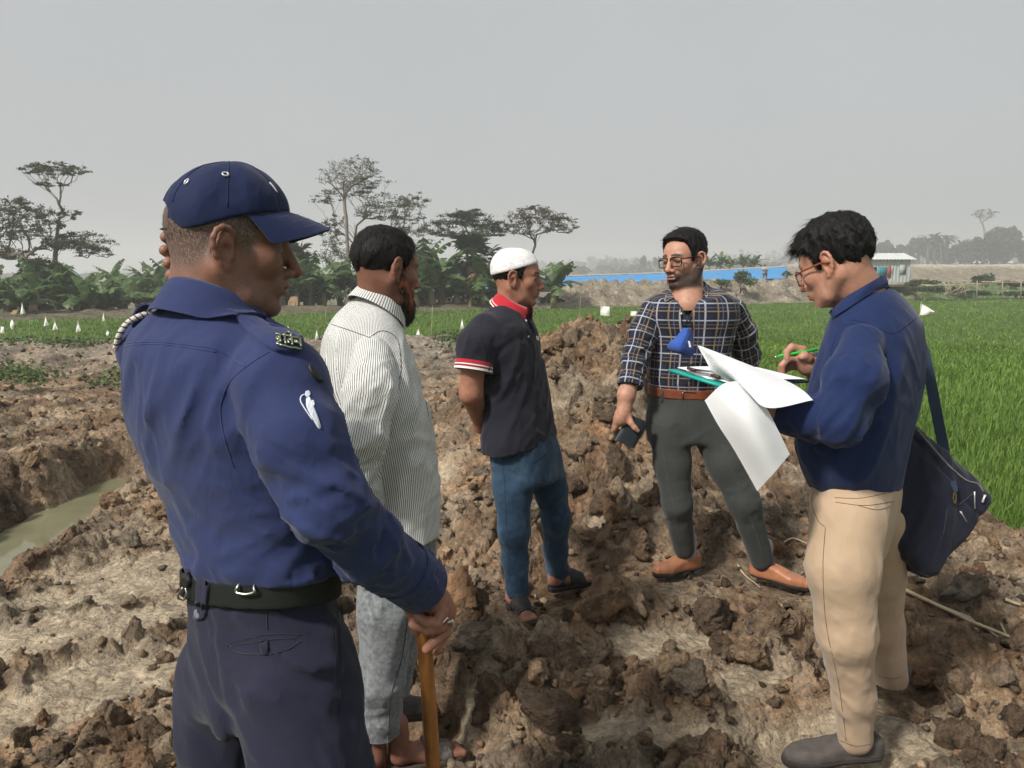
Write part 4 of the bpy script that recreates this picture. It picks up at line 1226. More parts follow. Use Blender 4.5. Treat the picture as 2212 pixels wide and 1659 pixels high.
FL = [(47, 666, 9, 23, 33, 'white flag standing highest at the left, before the bushes', 0), (25, 701, 9, 20, 22, 'thin white flag second from the left edge', 2), (98, 694, 10, 19, 24, 'white triangular flag left of the pair below the slim tree', 0),
      (118, 703, 11, 18, 22, 'white flag bent to the left between two others', 0), (168, 705, 10, 22, 21.5, 'large limp white flag in the left field', 0), (223, 685, 6, 17, 26, 'narrow white flag near the shoulder of the officer, above a round one', 0),
      (232, 720, 7, 10, 19, 'small round white plastic flag beside the braided shoulder cord', 2), (0, 712, 8, 14, 20, 'white flag cut by the left picture edge', 1),
      (622, 712, 10, 14, 20, 'white flag peeping over the epaulette of the officer', 0), (684, 723, 7, 18, 18.5, 'narrow white flag left of the striped shirt', 0), (903, 723, 13, 24, 18.5, 'white triangular flag right of the bearded man', 0),
      (998, 700, 8, 20, 22, 'narrow white flag left of the polo shirt', 0), (1297, 671, 20, 20, 27, 'square white flag waving left of the soil heap', 1), (1362, 677, 18, 10, 26, 'white flag half hidden behind the soil heap crest', 1),
      (1990, 668, 30, 26, 13, 'white plastic flag behind the shoulder of the man with the clipboard', 3)]
for k, (x, y, w, h, Y, lb, sh) in enumerate(FL): flag(x, y, w, h, Y, lb, sh, k, 'white marker flags')
# thin cane wands in the field
for k, (x, y0, y1, Y) in enumerate([(60, 690, 722, 22), (700, 665, 690, 26), (815, 660, 685, 27), (930, 660, 735, 19), (1085, 655, 680, 28), (1250, 640, 700, 24)]):
    b = at(x, y1, Y); t = at(x + 4, y0, Y); b[2] = FIELD_Z - .04
    mb = MB(); mb.add(*tube([b, t], [.007, .005], 5)); o = obj('cane_wand', mb.mesh('cane_wand', True, b), M_BAMBOO, None, b)
    tag(o, ORD[k] + ' thin cane wand from the left stuck in the far rice', 'cane', 'cane wands in the rice')

# ------------------------------------------------------------------ dry sticks lying on the earth
def stick(pts, r, label, sd):
    P = []
    for x, y in pts:
        d = ray(x, y); t = np.linspace(2.0, 9, 400); q = CAMP0 + d * t[:, None]; b = q[:, 2] < ground_z(q[:, 0], q[:, 1]) + r
        P.append(q[int(np.argmax(b))] + [0, 0, .012])
    P = resample(np.array(P), 14); P = P + .006 * np.stack([perlin(P * 9 + sd), perlin(P * 9 + 5 + sd), perlin(P * 9 + 9 + sd)], -1)
    mb = MB(); mb.add(*tube(P, np.linspace(r, r * .6, 14), 7)); o = obj('dry_stick', mb.mesh('dry_stick', True, P[0]), M_BAMBOO, None, P[0]); tag(o, label, 'stick', 'dry sticks on the earth')
CAMP0 = np.array([0, 0, CAMZ])
stick([(1945, 1275), (2030, 1318), (2110, 1352), (2200, 1388)], .009, 'longest dry stick lying slantwise behind the khaki trousers', 1)
stick([(2040, 1318), (2100, 1345), (2175, 1395)], .006, 'thin dry stick crossing under the longest one', 2)
stick([(2150, 1325), (2158, 1350), (2172, 1375)], .007, 'short upright stick crossing the longest stick', 3)
stick([(2170, 1300), (2195, 1310), (2230, 1318)], .008, 'bent pale stick at the right picture edge', 4)
stick([(1690, 1178), (1715, 1168), (1745, 1180)], .005, 'curved pale root between the tan loafer and khaki trousers', 5)
stick([(1595, 1225), (1612, 1250), (1640, 1275)], .004, 'thin forked root below the tan loafers', 6)
stick([(1985, 1225), (1992, 1245), (1998, 1258)], .004, 'tiny twig beside the lower bag corner', 7)

# ------------------------------------------------------------------ haze
def build_haze():
    mb = MB(); mb.add(*box((0, 360, 14), (1900, 1180, 32)))
    m = bpy.data.materials.new('haze'); m.use_nodes = True; nt = m.node_tree; nt.nodes.clear()
    out = nt.nodes.new('ShaderNodeOutputMaterial'); v = nt.nodes.new('ShaderNodeVolumePrincipled')
    v.inputs['Color'].default_value = (.97, .985, 1, 1); v.inputs['Density'].default_value = 0.0019; v.inputs['Anisotropy'].default_value = 0.2
    nt.links.new(v.outputs[0], out.inputs['Volume'])
    o = obj('haze', mb.mesh('haze', False), m); tag(o, kind='stuff')
    o['label'] = 'pale grey haze hanging over the fields'
build_haze()

# ================================================================== people kit
CAMP = np.array([0, 0, CAMZ])
def fabric(name, col, rough=0.85, var=0.10, scale=7.0, weave=900.0, wstr=0.12, sheen=0.25, wear=None, crease=.07):
    m, nt, b = new_mat(name)
    n = noise_node(nt, scale, 5, 0.6)
    r = ramp(nt, n.outputs['Fac'], [(0.3, tuple(c * (1 - var) for c in col)), (0.7, tuple(min(1, c * (1 + var)) for c in col))])
    out = r.outputs[0]
    if wear:                                            # faded areas of worn cloth
        w = noise_node(nt, wear[1], 6, 0.65); k = ramp(nt, w.outputs['Fac'], [(wear[2], 0.0), (wear[3], 1.0)])
        out = mixc(nt, k.outputs[0], out, wear[0])
    nt.links.new(out, b.inputs['Base Color'])
    b.inputs['Roughness'].default_value = rough; b.inputs['Specular IOR Level'].default_value = 0.15
    b.inputs['Sheen Weight'].default_value = sheen; b.inputs['Sheen Roughness'].default_value = 0.5
    n2 = noise_node(nt, weave, 2, 0.5); n3 = noise_node(nt, 38, 4, 0.6)
    p = bump(nt, b, n3.outputs['Fac'], 0.10, 0.006)
    cz = noise_node(nt, 7.5, 3, 0.55, stretch=(1, 1, .7)); cz.inputs['Distortion'].default_value = 1.4            # crumpled creases
    cr_ = mth(nt, 'POWER', mth(nt, 'SUBTRACT', 1.0, mth(nt, 'MULTIPLY', mth(nt, 'ABSOLUTE', mth(nt, 'SUBTRACT', cz.outputs['Fac'], .5)), 2.0)), 9.0)
    p = bump(nt, b, cr_, crease, 0.010, p)
    bump(nt, b, n2.outputs['Fac'], wstr, 0.001, p)
    return m
def skin_mat(name):
    m, nt, b = new_mat(name)
    c = attr(nt, 'skin', 'Color')
    n = noise_node(nt, 60, 5, 0.6); k = ramp(nt, n.outputs['Fac'], [(0.3, (0.86, 0.84, 0.84)), (0.7, (1.12, 1.12, 1.12))])
    n2 = noise_node(nt, 420, 3, 0.6)
    c = mixc(nt, 1.0, c, k.outputs[0], 'MULTIPLY')
    # bristles: pale or dark specks where the beard grows
    st = noise_node(nt, 520, 2, 0.6, stretch=(1, 1, .45)); sk = ramp(nt, st.outputs['Fac'], [(0.52, 0.0), (0.64, 1.0)])
    f = mth(nt, 'MULTIPLY', sk.outputs[0], attr(nt, 'bristle'))
    c = mixc(nt, f, c, attr(nt, 'bristle_colour', 'Color'))
    nt.links.new(c, b.inputs['Base Color'])
    b.inputs['Roughness'].default_value = 0.52; b.inputs['Specular IOR Level'].default_value = 0.38
    b.inputs['Subsurface Weight'].default_value = 0.10; b.inputs['Subsurface Radius'].default_value = (.012, .005, .003); b.inputs['Subsurface Scale'].default_value = 0.6
    p = bump(nt, b, n.outputs['Fac'], 0.12, 0.003)
    bump(nt, b, n2.outputs['Fac'], 0.25, 0.0008, p)
    return m
M_SKIN = skin_mat('skin')
def hair_mat(name, c0, c1, rough=0.6):
    m, nt, b = new_mat(name)
    f = mth(nt, 'ADD', mth(nt, 'MULTIPLY', noise_node(nt, 90, 4, .6, stretch=(1, 1, .4)).outputs['Fac'], .45), mth(nt, 'MULTIPLY', attr(nt, 'tone'), .55))
    r = ramp(nt, f, [(0.25, c0), (0.62, tuple(x * .6 for x in c1)), (0.9, tuple(x * 2.2 for x in c1))])  # last stop: streak highlights painted into the colour of the palest strands
    nt.links.new(r.outputs[0], b.inputs['Base Color']); b.inputs['Roughness'].default_value = rough; b.inputs['Specular IOR Level'].default_value = 0.22
    bump(nt, b, noise_node(nt, 260, 3, .6, stretch=(1, 1, .16)).outputs['Fac'], .9, .004)
    return m
M_HAIR = hair_mat('black_hair', (0.003, 0.0027, 0.0027), (0.012, 0.010, 0.009), .5)
M_BLACK = plain('black_plastic', (0.012, 0.012, 0.013), 0.45, .1, 30, .05)
M_METAL = plain('bright_metal', (0.72, 0.72, 0.70), 0.28, .05, 40, .03, metal=1.0)
M_WHITE = plain('white_button', (0.75, 0.75, 0.76), 0.5, .05, 40, 0)

def loft(levels, Y, th, k, n=2.25):
    """levels: (y, xl, xr[, dY[, k]]) silhouette edges in plan units; body turned so that it faces th"""
    c, s = math.cos(th), math.sin(th); rows = []
    for lv in levels:
        y, xl, xr = lv[:3]; dY = lv[3] if len(lv) > 3 else 0.0; kk = lv[4] if len(lv) > 4 else k
        P = at((xl + xr) / 2, y, Y + dY); W = px((xr - xl) / 2, Y + dY)
        a = W / math.sqrt((kk * c) ** 2 + s ** 2)
        rows.append((P[2], P[0], P[1], a, kk * a))
    rows = np.array(sorted(rows)); z = rows[:, 0]
    zz = np.linspace(z[0], z[-1], 160)
    # monotone cubic through the levels
    def curve(v):
        d = np.diff(v) / np.diff(z); m = np.zeros_like(v); m[1:-1] = np.where(d[1:] * d[:-1] > 0, 2 * d[1:] * d[:-1] / (d[1:] + d[:-1] + 1e-12), 0); m[0], m[-1] = d[0], d[-1]
        i = np.clip(np.searchsorted(z, zz) - 1, 0, len(z) - 2); h = z[i + 1] - z[i]; t = (zz - z[i]) / h
        return v[i] * (2 * t ** 3 - 3 * t ** 2 + 1) + h * m[i] * (t ** 3 - 2 * t ** 2 + t) + v[i + 1] * (-2 * t ** 3 + 3 * t ** 2) + h * m[i + 1] * (t ** 3 - t ** 2)
    return dict(z=zz, cx=curve(rows[:, 1]), cy=curve(rows[:, 2]), a=curve(rows[:, 3]), b=curve(rows[:, 4]), c=c, s=s, n=n)
def loft_uv(P, L):
    z = np.clip(P[:, 2], L['z'][0], L['z'][-1])
    dx = P[:, 0] - np.interp(z, L['z'], L['cx']); dy = P[:, 1] - np.interp(z, L['z'], L['cy'])
    return dx * L['c'] + dy * L['s'], -dx * L['s'] + dy * L['c'], z        # forward, left
def d_loft(P, L, off=0.0, cap=0.02):
    u, v, z = loft_uv(P, L)
    a = np.interp(z, L['z'], L['a']) + off; b = np.interp(z, L['z'], L['b']) + off
    n = L['n']; r = (np.abs(u / b) ** n + np.abs(v / a) ** n) ** (1 / n) + 1e-6
    h = np.hypot(u, v)
    d = np.where(r > 0.25, h * (1 - 1 / r), -np.minimum(a, b) * 0.75)
    zd = np.maximum(L['z'][0] - P[:, 2], P[:, 2] - L['z'][-1])
    return smax(d, zd, cap) if cap else np.maximum(d, zd)
def loft_pt(L, z, ang, off=0.0):
    """surface point at height z; ang 0 = front, +90 = the body's left"""
    a = np.interp(z, L['z'], L['a']) + off; b = np.interp(z, L['z'], L['b']) + off; n = L['n']
    ca, sa = math.cos(ang), math.sin(ang); r = (abs(ca / b) ** n + abs(sa / a) ** n) ** (-1 / n)
    u, v = r * ca, r * sa
    return np.array([np.interp(z, L['z'], L['cx']) + u * L['c'] - v * L['s'], np.interp(z, L['z'], L['cy']) + u * L['s'] + v * L['c'], z])
def folds(P, amp, freq, along, seed=0, ridge=0.6, stretch=0.22):
    """cloth folds running along a direction"""
    d = np.asarray(along, float); d = d / np.linalg.norm(d)
    t = P @ d
    Q = (P - t[:, None] * d) * freq + (t * freq * stretch)[:, None] * d + seed * 7.7
    Q = Q + 0.35 * np.stack([perlin(Q * .7 + 3), perlin(Q * .7 + 9), perlin(Q * .7 + 15)], -1)
    p = perlin(Q); q = perlin(Q * 1.9 + 5)
    return 1.5 * amp * (.25 * p - ridge * (1.1 * np.exp(-(p / .20) ** 2) - .35) + 0.15 * q - .35 * np.exp(-(q / .16) ** 2))
def boxpx(x0, y0, x1, y1, Ya, Yb, pad=.02):
    pts = np.array([at(x, y, d) for x in (x0, x1) for y in (y0, y1) for d in (Ya, Yb)]); return pts.min(0) - pad, pts.max(0) + pad
def neckline(d, P, ctr, th, tilt, r, vee=0.0, vw=.030):
    """open the top of a shirt round the neck"""
    Mx = rotm(th, tilt, 0.0); q = (P - np.asarray(ctr)) @ Mx; rad = np.hypot(q[:, 0], q[:, 1])
    d = np.where(rad < .15, smax(d, q[:, 2] - .006 - .25 * np.maximum(rad - r, 0), .004), d)
    d = smax(d, np.minimum(r - .006 - rad, q[:, 2] + .06), .004)
    if vee > 0:
        t = -q[:, 2]; d = smax(d, np.minimum(np.minimum(vw * (1 - t / vee) - np.abs(q[:, 1]), q[:, 0]), .16 - rad), .003)
    return d
def hollow(d, P, L, depth=.09, t=.006):
    """open the lower end of a shirt so that its hem is thin"""
    u, v, z = loft_uv(P, L); a = np.interp(z, L['z'], L['a']); b = np.interp(z, L['z'], L['b']); n = L['n']
    r = (np.abs(u / b) ** n + np.abs(v / a) ** n) ** (1 / n) + 1e-6; dl = np.hypot(u, v) * (1 - 1 / r)
    return np.maximum(d, np.minimum(-(dl + t), L['z'][0] + depth - P[:, 2]))
def near(P, c, r):
    return np.exp(-(np.linalg.norm(P - np.asarray(c), axis=1) / r) ** 2)
def limb_uv(P, pts):
    """length along a limb and angle round it"""
    pts = np.asarray(pts, float); best = np.full(len(P), 9.0); S = np.zeros(len(P)); A = np.zeros(len(P)); acc = 0.0
    n0 = np.array([0, -1.0, 0.2])
    for i in range(len(pts) - 1):
        ab = pts[i + 1] - pts[i]; L = np.linalg.norm(ab); d = ab / L
        q = P - pts[i]; t = np.clip(q @ d, 0 if i else -.2, L if i < len(pts) - 2 else L + .2); v = q - t[:, None] * d; r = np.linalg.norm(v, axis=1)
        e1 = n0 - d * (n0 @ d); e1 /= np.linalg.norm(e1); e2 = np.cross(d, e1)
        m = r < best
        S = np.where(m, acc + t, S); A = np.where(m, np.arctan2(v @ e2, v @ e1), A); best = np.where(m, r, best); acc += L
    return S, A
def bvh_of(V, F):
    return BVHTree.FromPolygons([tuple(v) for v in V], [tuple(int(i) for i in f) for f in F])
def cast(bv, x, y):
    d = ray(x, y); L = np.linalg.norm(d)
    best = None
    for b in (bv if isinstance(bv, (list, tuple)) else [bv]):
        h = b.ray_cast(Vector(CAMP), Vector(d / L), 12)
        if h[0] is not None and (best is None or h[3] < best[3]): best = h
    if best is None: return None, None
    n = np.array(best[1]); 
    if n @ d > 0: n = -n
    return np.array(best[0]), n
def on(bv, x, y, off=0.0, fallback=None):
    """point of the figure seen at a plan position, lifted off the cloth"""
    p, n = cast(bv, x, y)
    if p is None:
        if fallback is None: raise ValueError('miss %s %s' % (x, y))
        return fallback, np.array([0, -1., 0])
    return p + n * off, n
def seam(bv, pts, r=0.0012, off=0.0, n=24, seg=5, flat=1.0):
    """a thin line lying on the cloth through plan points"""
    q = resample(np.array([(a, b, 0) for a, b in pts], float), n); P = []; last = None
    for x, y, _ in q:
        p, nn = cast(bv, x, y)
        if p is None: continue
        if last is not None and np.linalg.norm(p - last) > 0.12: continue
        P.append(p + nn * off); last = p
    return tube(np.array(P), r, seg, True, flat) if len(P) > 2 else (np.zeros((0, 3)), np.zeros((0, 4), int))
def decal(bv, pts, off=0.001, th=0.002, rings=4, n=None, close=True):
    """a cloth piece with the given plan outline, laid on the figure: raised by th, with an edge"""
    pts = np.array([(a, b, 0) for a, b in pts], float)
    n = n or max(16, len(pts) * 5)
    q = resample(np.concatenate([pts, pts[:1]]), n + 1)[:-1, :2]
    c = q.mean(0); V = []; last = cast(bv, *c)
    if last[0] is None: return np.zeros((0, 3)), np.zeros((0, 4), int)
    for k in range(rings + 1):
        for x, y in q * (1 - k / rings * .999) + c * k / rings * .999:
            p, nn = cast(bv, x, y)
            if p is None: p, nn = last
            V.append(p + nn * (off + th)); last = (p, nn)
    V = np.array(V); F = gridfaces_ring(rings + 1, n)
    sk = []
    for (x, y), v in zip(q, V[:n]):
        p, nn = cast(bv, x, y)
        sk.append((p - nn * .002) if p is not None else v)
    m = len(V); V = np.concatenate([V, sk]); j = np.arange(n); k = (j + 1) % n
    return V, np.concatenate([F, np.stack([m + j, m + k, k, j], -1)])
def gridfaces_ring(nr, n):
    i = np.arange(nr - 1)[:, None] * n; j = np.arange(n)[None]; k = (j + 1) % n
    return np.stack([i + j, i + k, i + n + k, i + n + j], -1).reshape(-1, 4)
def ring_sheet(fn, nphi, prof_n, th, closed=False, ph0=0.0, ph1=2 * math.pi):
    ph = np.linspace(ph0, ph1, nphi); t = np.linspace(0, 1, prof_n)
    G = np.array([[fn(p, s) for s in t] for p in ph])
    return sheet(G, th)

# ------------------------------------------------------------------ heads
def rotm(yaw, pitch, roll):
    """head frame: x forward, y left, z up; pitch > 0 looks down, roll > 0 tips to the right ear"""
    return np.array(Euler((roll, pitch, yaw), 'XYZ').to_matrix())
class Head:
    def __init__(s, ctr, yaw, pitch=0.0, roll=0.0, scale=1.0, jaw=1.0, cheek=1.0, nose=1.0, width=1.0, neck=None, neck_r=(.058, .066), chin=0.0):
        s.c = np.asarray(ctr, float); s.M = rotm(R(yaw), R(pitch), R(roll)); s.k = scale
        s.jaw, s.cheek, s.nose, s.w, s.chin = jaw, cheek, nose, width, chin
        s.neck = neck; s.neck_r = neck_r
    def loc(s, P): return ((P - s.c) @ s.M) / s.k
    def wld(s, q): return (np.asarray(q, float) * s.k) @ s.M.T + s.c
    def skull(s, q):
        w = s.w
        d = d_ell(q, (-.012, 0, .032), (.094, .075 * w, .084))
        d = smin(d, d_ell(q, (.038, 0, .028), (.054, .060 * w, .060)), .020)
        return d
    def face(s, P):
        q = s.loc(P); w, j = s.w, s.jaw
        d = s.skull(q)
        d = smin(d, d_ell(q, (.034, 0, -.030), (.055, .056 * w, .070)), .02)
        ab = q.copy(); ab[:, 1] = np.abs(ab[:, 1])             # mirrored half
        d = smin(d, d_limb(ab, [(-.012, .054 * w * j, -.040), (.026, .045 * w * j, -.083), (.068 + s.chin, .014, -.101)], [.022, .019, .016], .012), .022)
        d = smin(d, d_ell(q, (.070 + s.chin, 0, -.098), (.018, .022, .017)), .012)
        d = smin(d, d_ell(q, (.026, 0, -.068), (.052, .044 * w * j, .040)), .02)
        d = smin(d, d_ell(ab, (.054, .040 * w, -.020), (.027 * s.cheek, .022 * s.cheek, .024 * s.cheek)), .014)
        d = smin(d, d_cone(ab, (.084, .008, .019), (.074, .041, .021), .0095, .0095), .012)
        d = smax(d, -d_ell(ab, (.096, .033, -.001), (.017, .019, .0125)), .012)
        d = smin(d, d_ell(ab, (.074, .033, -.001), (.0135, .016, .0125)), .004)
        d = smax(d, -d_ell(ab, (.0905, .033, -.0035), (.006, .0135, .0014)), .0025)
        nz = s.nose
        d = smin(d, d_cone(q, (.086, 0, .014), (.085 + .022 * nz, 0, -.033), .0085, .0115), .009)
        d = smin(d, d_ell(q, (.085 + .022 * nz, 0, -.036), (.0120, .0125, .0105)), .006)
        d = smin(d, d_ell(ab, (.096, .0145 * nz, -.040), (.012, .0085, .0085)), .006)
        d = smax(d, -d_ell(ab, (.104, .0075, -.0485), (.0055, .004, .004)), .003)
        d = smin(d, d_ell(q, (.080, 0, -.063), (.017, .029, .022)), .012)
        d = smin(d, d_ell(q, (.0945, 0, -.0610), (.0085, .021, .0052)), .005)
        d = smin(d, d_ell(q, (.0920, 0, -.0735), (.0090, .019, .0068)), .005)
        d = smax(d, -d_ell(q, (.102, 0, -.0672), (.014, .023, .0013)), .003)
        d = smax(d, -d_ell(q, (.094, 0, -.085), (.012, .020, .006)), .008)
        # ears
        e = [(.007, .071 * w, .008), (.006, .077 * w, .019), (-.001, .082 * w, .026), (-.010, .086 * w, .028), (-.019, .089 * w, .022), (-.024, .091 * w, .010), (-.024, .090 * w, -.004), (-.020, .087 * w, -.018), (-.012, .082 * w, -.031), (-.003, .077 * w, -.038), (.004, .073 * w, -.037)]
        ear = d_limb(ab, e, [.0036, .004, .0042, .0044, .0045, .0045, .0043, .0043, .0055, .0062, .0055], .004)
        plate = d_ell(ab, (-.009, .077 * w, -.006), (.018, .0070, .033))
        ear = smin(ear, plate, .004)
        ear = smin(ear, d_limb(ab, [(-.004, .080 * w, .014), (-.013, .082 * w, .002), (-.011, .080 * w, -.016)], [.003, .0035, .003], .002), .004)
        ear = smax(ear, -d_ell(ab, (-.003, .083 * w, -.012), (.009, .007, .013)), .004)
        d = smin(d, ear, .005)
        return d * s.k
    def sdf(s, P):
        d = s.face(P)
        a = s.wld((-.022, 0, -.030))
        d = smin(d, d_cone(P, a, s.neck, s.neck_r[0] * s.k, s.neck_r[1] * s.k), .022)
        return d
    def colours(s, P, base, beard=0.0, bcol=(.4, .4, .38), bristle=0.0, lips=(.30, .12, .09), brow=(.012, .009, .008), shadow=0.0, eye=True, shcol=None):
        q = s.loc(P); ab = np.abs(q[:, 1])
        c = np.tile(np.asarray(base, float), (len(P), 1))
        def blend(col, w): 
            nonlocal c; c = c * (1 - w[:, None]) + np.asarray(col) * w[:, None]
        base = np.asarray(base)
        blend(base * [1.12, .92, .86], .7 * np.exp(-(((q[:, 0] - .110) / .02) ** 2 + (q[:, 1] / .02) ** 2 + ((q[:, 2] + .034) / .02) ** 2)))
        blend(base * [1.15, .90, .84], .6 * np.exp(-(((q[:, 0] + .008) / .025) ** 2 + ((ab - .084) / .012) ** 2 + ((q[:, 2] + .008) / .04) ** 2)))
        blend(base * .62, .6 * np.exp(-(((q[:, 0] - .085) / .02) ** 2 + ((ab - .033) / .022) ** 2 + ((q[:, 2] + .003) / .014) ** 2)))
        blend(lips, .85 * ((((q[:, 0] - .098) / .02) ** 2 + (q[:, 1] / .022) ** 2 + ((q[:, 2] + .067) / .0115) ** 2) < 1))
        # brow, lash line and eye
        bz = .0245 + .004 * np.sin(np.clip(ab / .05, 0, 1) * 3.0)
        blend(brow, .9 * sstep(.0062, .0035, np.abs(q[:, 2] - bz + .003)) * sstep(.008, .013, ab) * sstep(.054, .046, ab) * (q[:, 0] > .05))
        if eye:
            ex, ez = (ab - .033) / .0135, (q[:, 2] + .0035)
            ins = (q[:, 0] > .07) & (np.abs(ex) < 1)
            blend((.02, .012, .01), .9 * (ins & (np.abs(ez) < .0034 * np.sqrt(np.clip(1 - ex ** 2, 0, 1)) + .0008)))
            blend((.50, .44, .40), (.5 if eye != 'down' else 0.0) * (ins & (np.abs(ez + .0002) < .0020 * np.sqrt(np.clip(1 - ex ** 2, 0, 1))) & (np.abs(ex) > .42)))
        # where the beard grows
        line = np.interp(q[:, 0], [-.02, .0, .03, .06, .085, .11], [-.010, -.012, -.045, -.052, -.048, -.050])
        m = sstep(.008, -.010, q[:, 2] - line) * sstep(-.025, -.008, q[:, 0]) * sstep(-.128, -.106, q[:, 2])
        lipm = ((((q[:, 0] - .098) / .02) ** 2 + (q[:, 1] / .024) ** 2 + ((q[:, 2] + .067) / .013) ** 2) < 1)
        m = m * (1 - .9 * lipm)
        if shadow > 0: blend(np.asarray(base) * .45 + np.array([.0, .002, .004]) if shcol is None else shcol, shadow * m)
        return c, m * bristle, np.tile(np.asarray(bcol, float), (len(P), 1))
    def mesh(s, h=0.0028, extra=None):
        c = s.c; lo = np.minimum(c - .16, s.neck - .09); hi = np.maximum(c + .16, s.neck + .09)
        lo[2] = s.neck[2] - .02
        return sdf_mesh(lambda P: s.sdf(P), lo, hi, h, 4)
TRIS = []
def skin_obj(name, pieces, parent, mat=None, paths=None):
    """pieces: (V, F, colour, bristle, bcol); one body mesh, the hidden limbs joining the pieces under the clothes"""
    V, F, C, B, K = [], [], [], [], []; n = 0; st = []
    for v, f, c, b, k in pieces:
        st.append(n); V.append(v); F.append(f + n); n += len(v); C.append(c); B.append(b); K.append(k)
    for i, path in enumerate(paths or []):
        path = resample(np.asarray(path, float), 12); tv, tf = tube(path, .022, 8, False)
        a = int(np.argmin(np.linalg.norm(pieces[0][0] - path[0], axis=1))); e = int(np.argmin(np.linalg.norm(pieces[i + 1][0] - path[-1], axis=1))) + st[i + 1]
        j = np.arange(8); k = (j + 1) % 8; m = len(tv)
        f3 = tf + n; lo = np.stack([n + k, n + j, np.full(8, a), np.full(8, a)], -1); hi = np.stack([n + m - 8 + j, n + m - 8 + k, np.full(8, e), np.full(8, e)], -1)
        V.append(tv); F.append(f3); TRI = np.concatenate([lo[:, :3], hi[:, :3]]); TRIS.append(TRI); n += m
        C.append(np.tile(pieces[0][2].mean(0), (m, 1))); B.append(np.zeros(m)); K.append(np.zeros((m, 3)))
    tris, TRIS[:] = list(TRIS), []
    V = local(np.concatenate(V), parent); C = np.concatenate(C); K = np.concatenate(K); one = np.ones((len(C), 1))
    me = mesh_from(name, V, [np.concatenate(F)] + ([np.concatenate(tris)] if tris else []), True, {'skin': np.concatenate([C, one], 1), 'bristle': np.concatenate(B), 'bristle_colour': np.concatenate([K, one], 1)})
    return obj(name, me, mat or M_SKIN, parent)
def flesh(V, F, base, tip=None):
    """plain skin piece; tip: list of (point, radius, colour) for nails, knuckles"""
    c = np.tile(np.asarray(base, float), (len(V), 1)) * (1 + .10 * fbm(V * 40, 3))[:, None]
    for p, r, col in (tip or []):
        w = np.exp(-(np.linalg.norm(V - np.asarray(p), axis=1) / r) ** 2)[:, None]; c = c * (1 - w) + np.asarray(col) * w
    return V, F, c, np.zeros(len(V)), np.zeros((len(V), 3))
def bounds(pts, pad):
    pts = np.asarray(pts, float); return pts.min(0) - pad, pts.max(0) + pad
def hair_shell(hd, thick, line, h=0.003, bumpy=0.004, top=0.0, seed=0, edge=.004, freq=60):
    """hair mass: skull offset where it lies above the hairline z > line(x)"""
    lx, lz = np.array([p[0] for p in line]), np.array([p[1] for p in line])
    def fn(P):
        q = hd.loc(P)
        t = thick * (.30 + .70 * sstep(-.045, .05, q[:, 2])) + top * sstep(.03, .11, q[:, 2])
        nn = bumpy * fbm(q * np.array([freq, freq, freq * .5]) + seed, 3)
        d = hd.skull(q) - t + nn
        lim = np.interp(q[:, 0], lx, lz) + .006 * perlin(q * 90 + seed)
        return smax(d, (lim - q[:, 2]), edge) * hd.k
    return sdf_mesh(fn, hd.c - .15 * hd.k, hd.c + .16 * hd.k, h, 4)
def strands(hd, V, F, n, length, flow, width=.0012, lift=.25, curl=0.0, seed=0, zmin=-9, nseg=4, sel=None, wild=.25):
    """short ribbons of hair rooted on the shell; flow(q) gives the combing direction in head space"""
    r_ = np.random.default_rng(seed); f = F[r_.integers(0, len(F), n * 2)]
    w = r_.dirichlet([1, 1, 1, 1], n * 2)
    root = (V[f] * w[..., None]).sum(1); e1 = V[f[:, 1]] - V[f[:, 0]]; e2 = V[f[:, 3]] - V[f[:, 0]]
    nrm = np.cross(e1, e2); nrm /= np.linalg.norm(nrm, axis=1, keepdims=True) + 1e-12
    q = hd.loc(root); out = (q - np.array([-.01, 0, .0])) @ hd.M.T
    nrm *= np.sign((nrm * out).sum(1))[:, None]
    k = q[:, 2] > zmin
    if sel is not None: k &= sel(q)
    root, nrm, q = root[k][:n], nrm[k][:n], q[k][:n]; n = len(root)
    d = flow(q) @ hd.M.T + r_.normal(size=(n, 3)) * wild
    d = d - nrm * (d * nrm).sum(1)[:, None]; d /= np.linalg.norm(d, axis=1, keepdims=True) + 1e-9
    L = (length(q) if callable(length) else length) * r_.uniform(.6, 1.35, n)
    side = np.cross(d, nrm); P = [root - nrm * .001]; dd = d + nrm * lift
    ph = r_.uniform(0, 6.28, n)
    for s_ in range(nseg):
        dd = dd / np.linalg.norm(dd, axis=1, keepdims=True)
        P.append(P[-1] + dd * (L / nseg)[:, None])
        dd = dd - nrm * lift * .75 / nseg * 2 + np.array([0, 0, -.25 / nseg]) + curl * (side * np.cos(ph + s_ * 1.7)[:, None] + nrm * np.sin(ph + s_ * 1.7)[:, None] * .6)
    P = np.stack(P, 1)                                   # n, nseg+1, 3
    wid = width * np.array([1, 1, .9, .7, .25, .1, .05])[:nseg + 1] if nseg < 6 else width * np.linspace(1, .1, nseg + 1)
    A = P - side[:, None] * wid[None, :, None]; B = P + side[:, None] * wid[None, :, None]
    Vv = np.stack([A, B], 2).reshape(-1, 3)              # n*(nseg+1)*2
    base = (np.arange(n) * (nseg + 1) * 2)[:, None]; i = np.arange(nseg)[None] * 2
    Fv = np.stack([base + i, base + i + 1, base + i + 3, base + i + 2], -1).reshape(-1, 4)
    tone = np.repeat(r_.random(n), (nseg + 1) * 2)
    return Vv, Fv, tone
def hair_obj(name, pieces, mat, parent):
    V, F, T = [], [], []; n = 0
    for v, f, t in pieces:
        V.append(v); F.append(f + n); n += len(v); T.append(np.full(len(v), t) if np.isscalar(t) else t)
    return obj(name, mesh_from(name, local(np.concatenate(V), parent), np.concatenate(F), True, {'tone': np.concatenate(T)}), mat, parent)
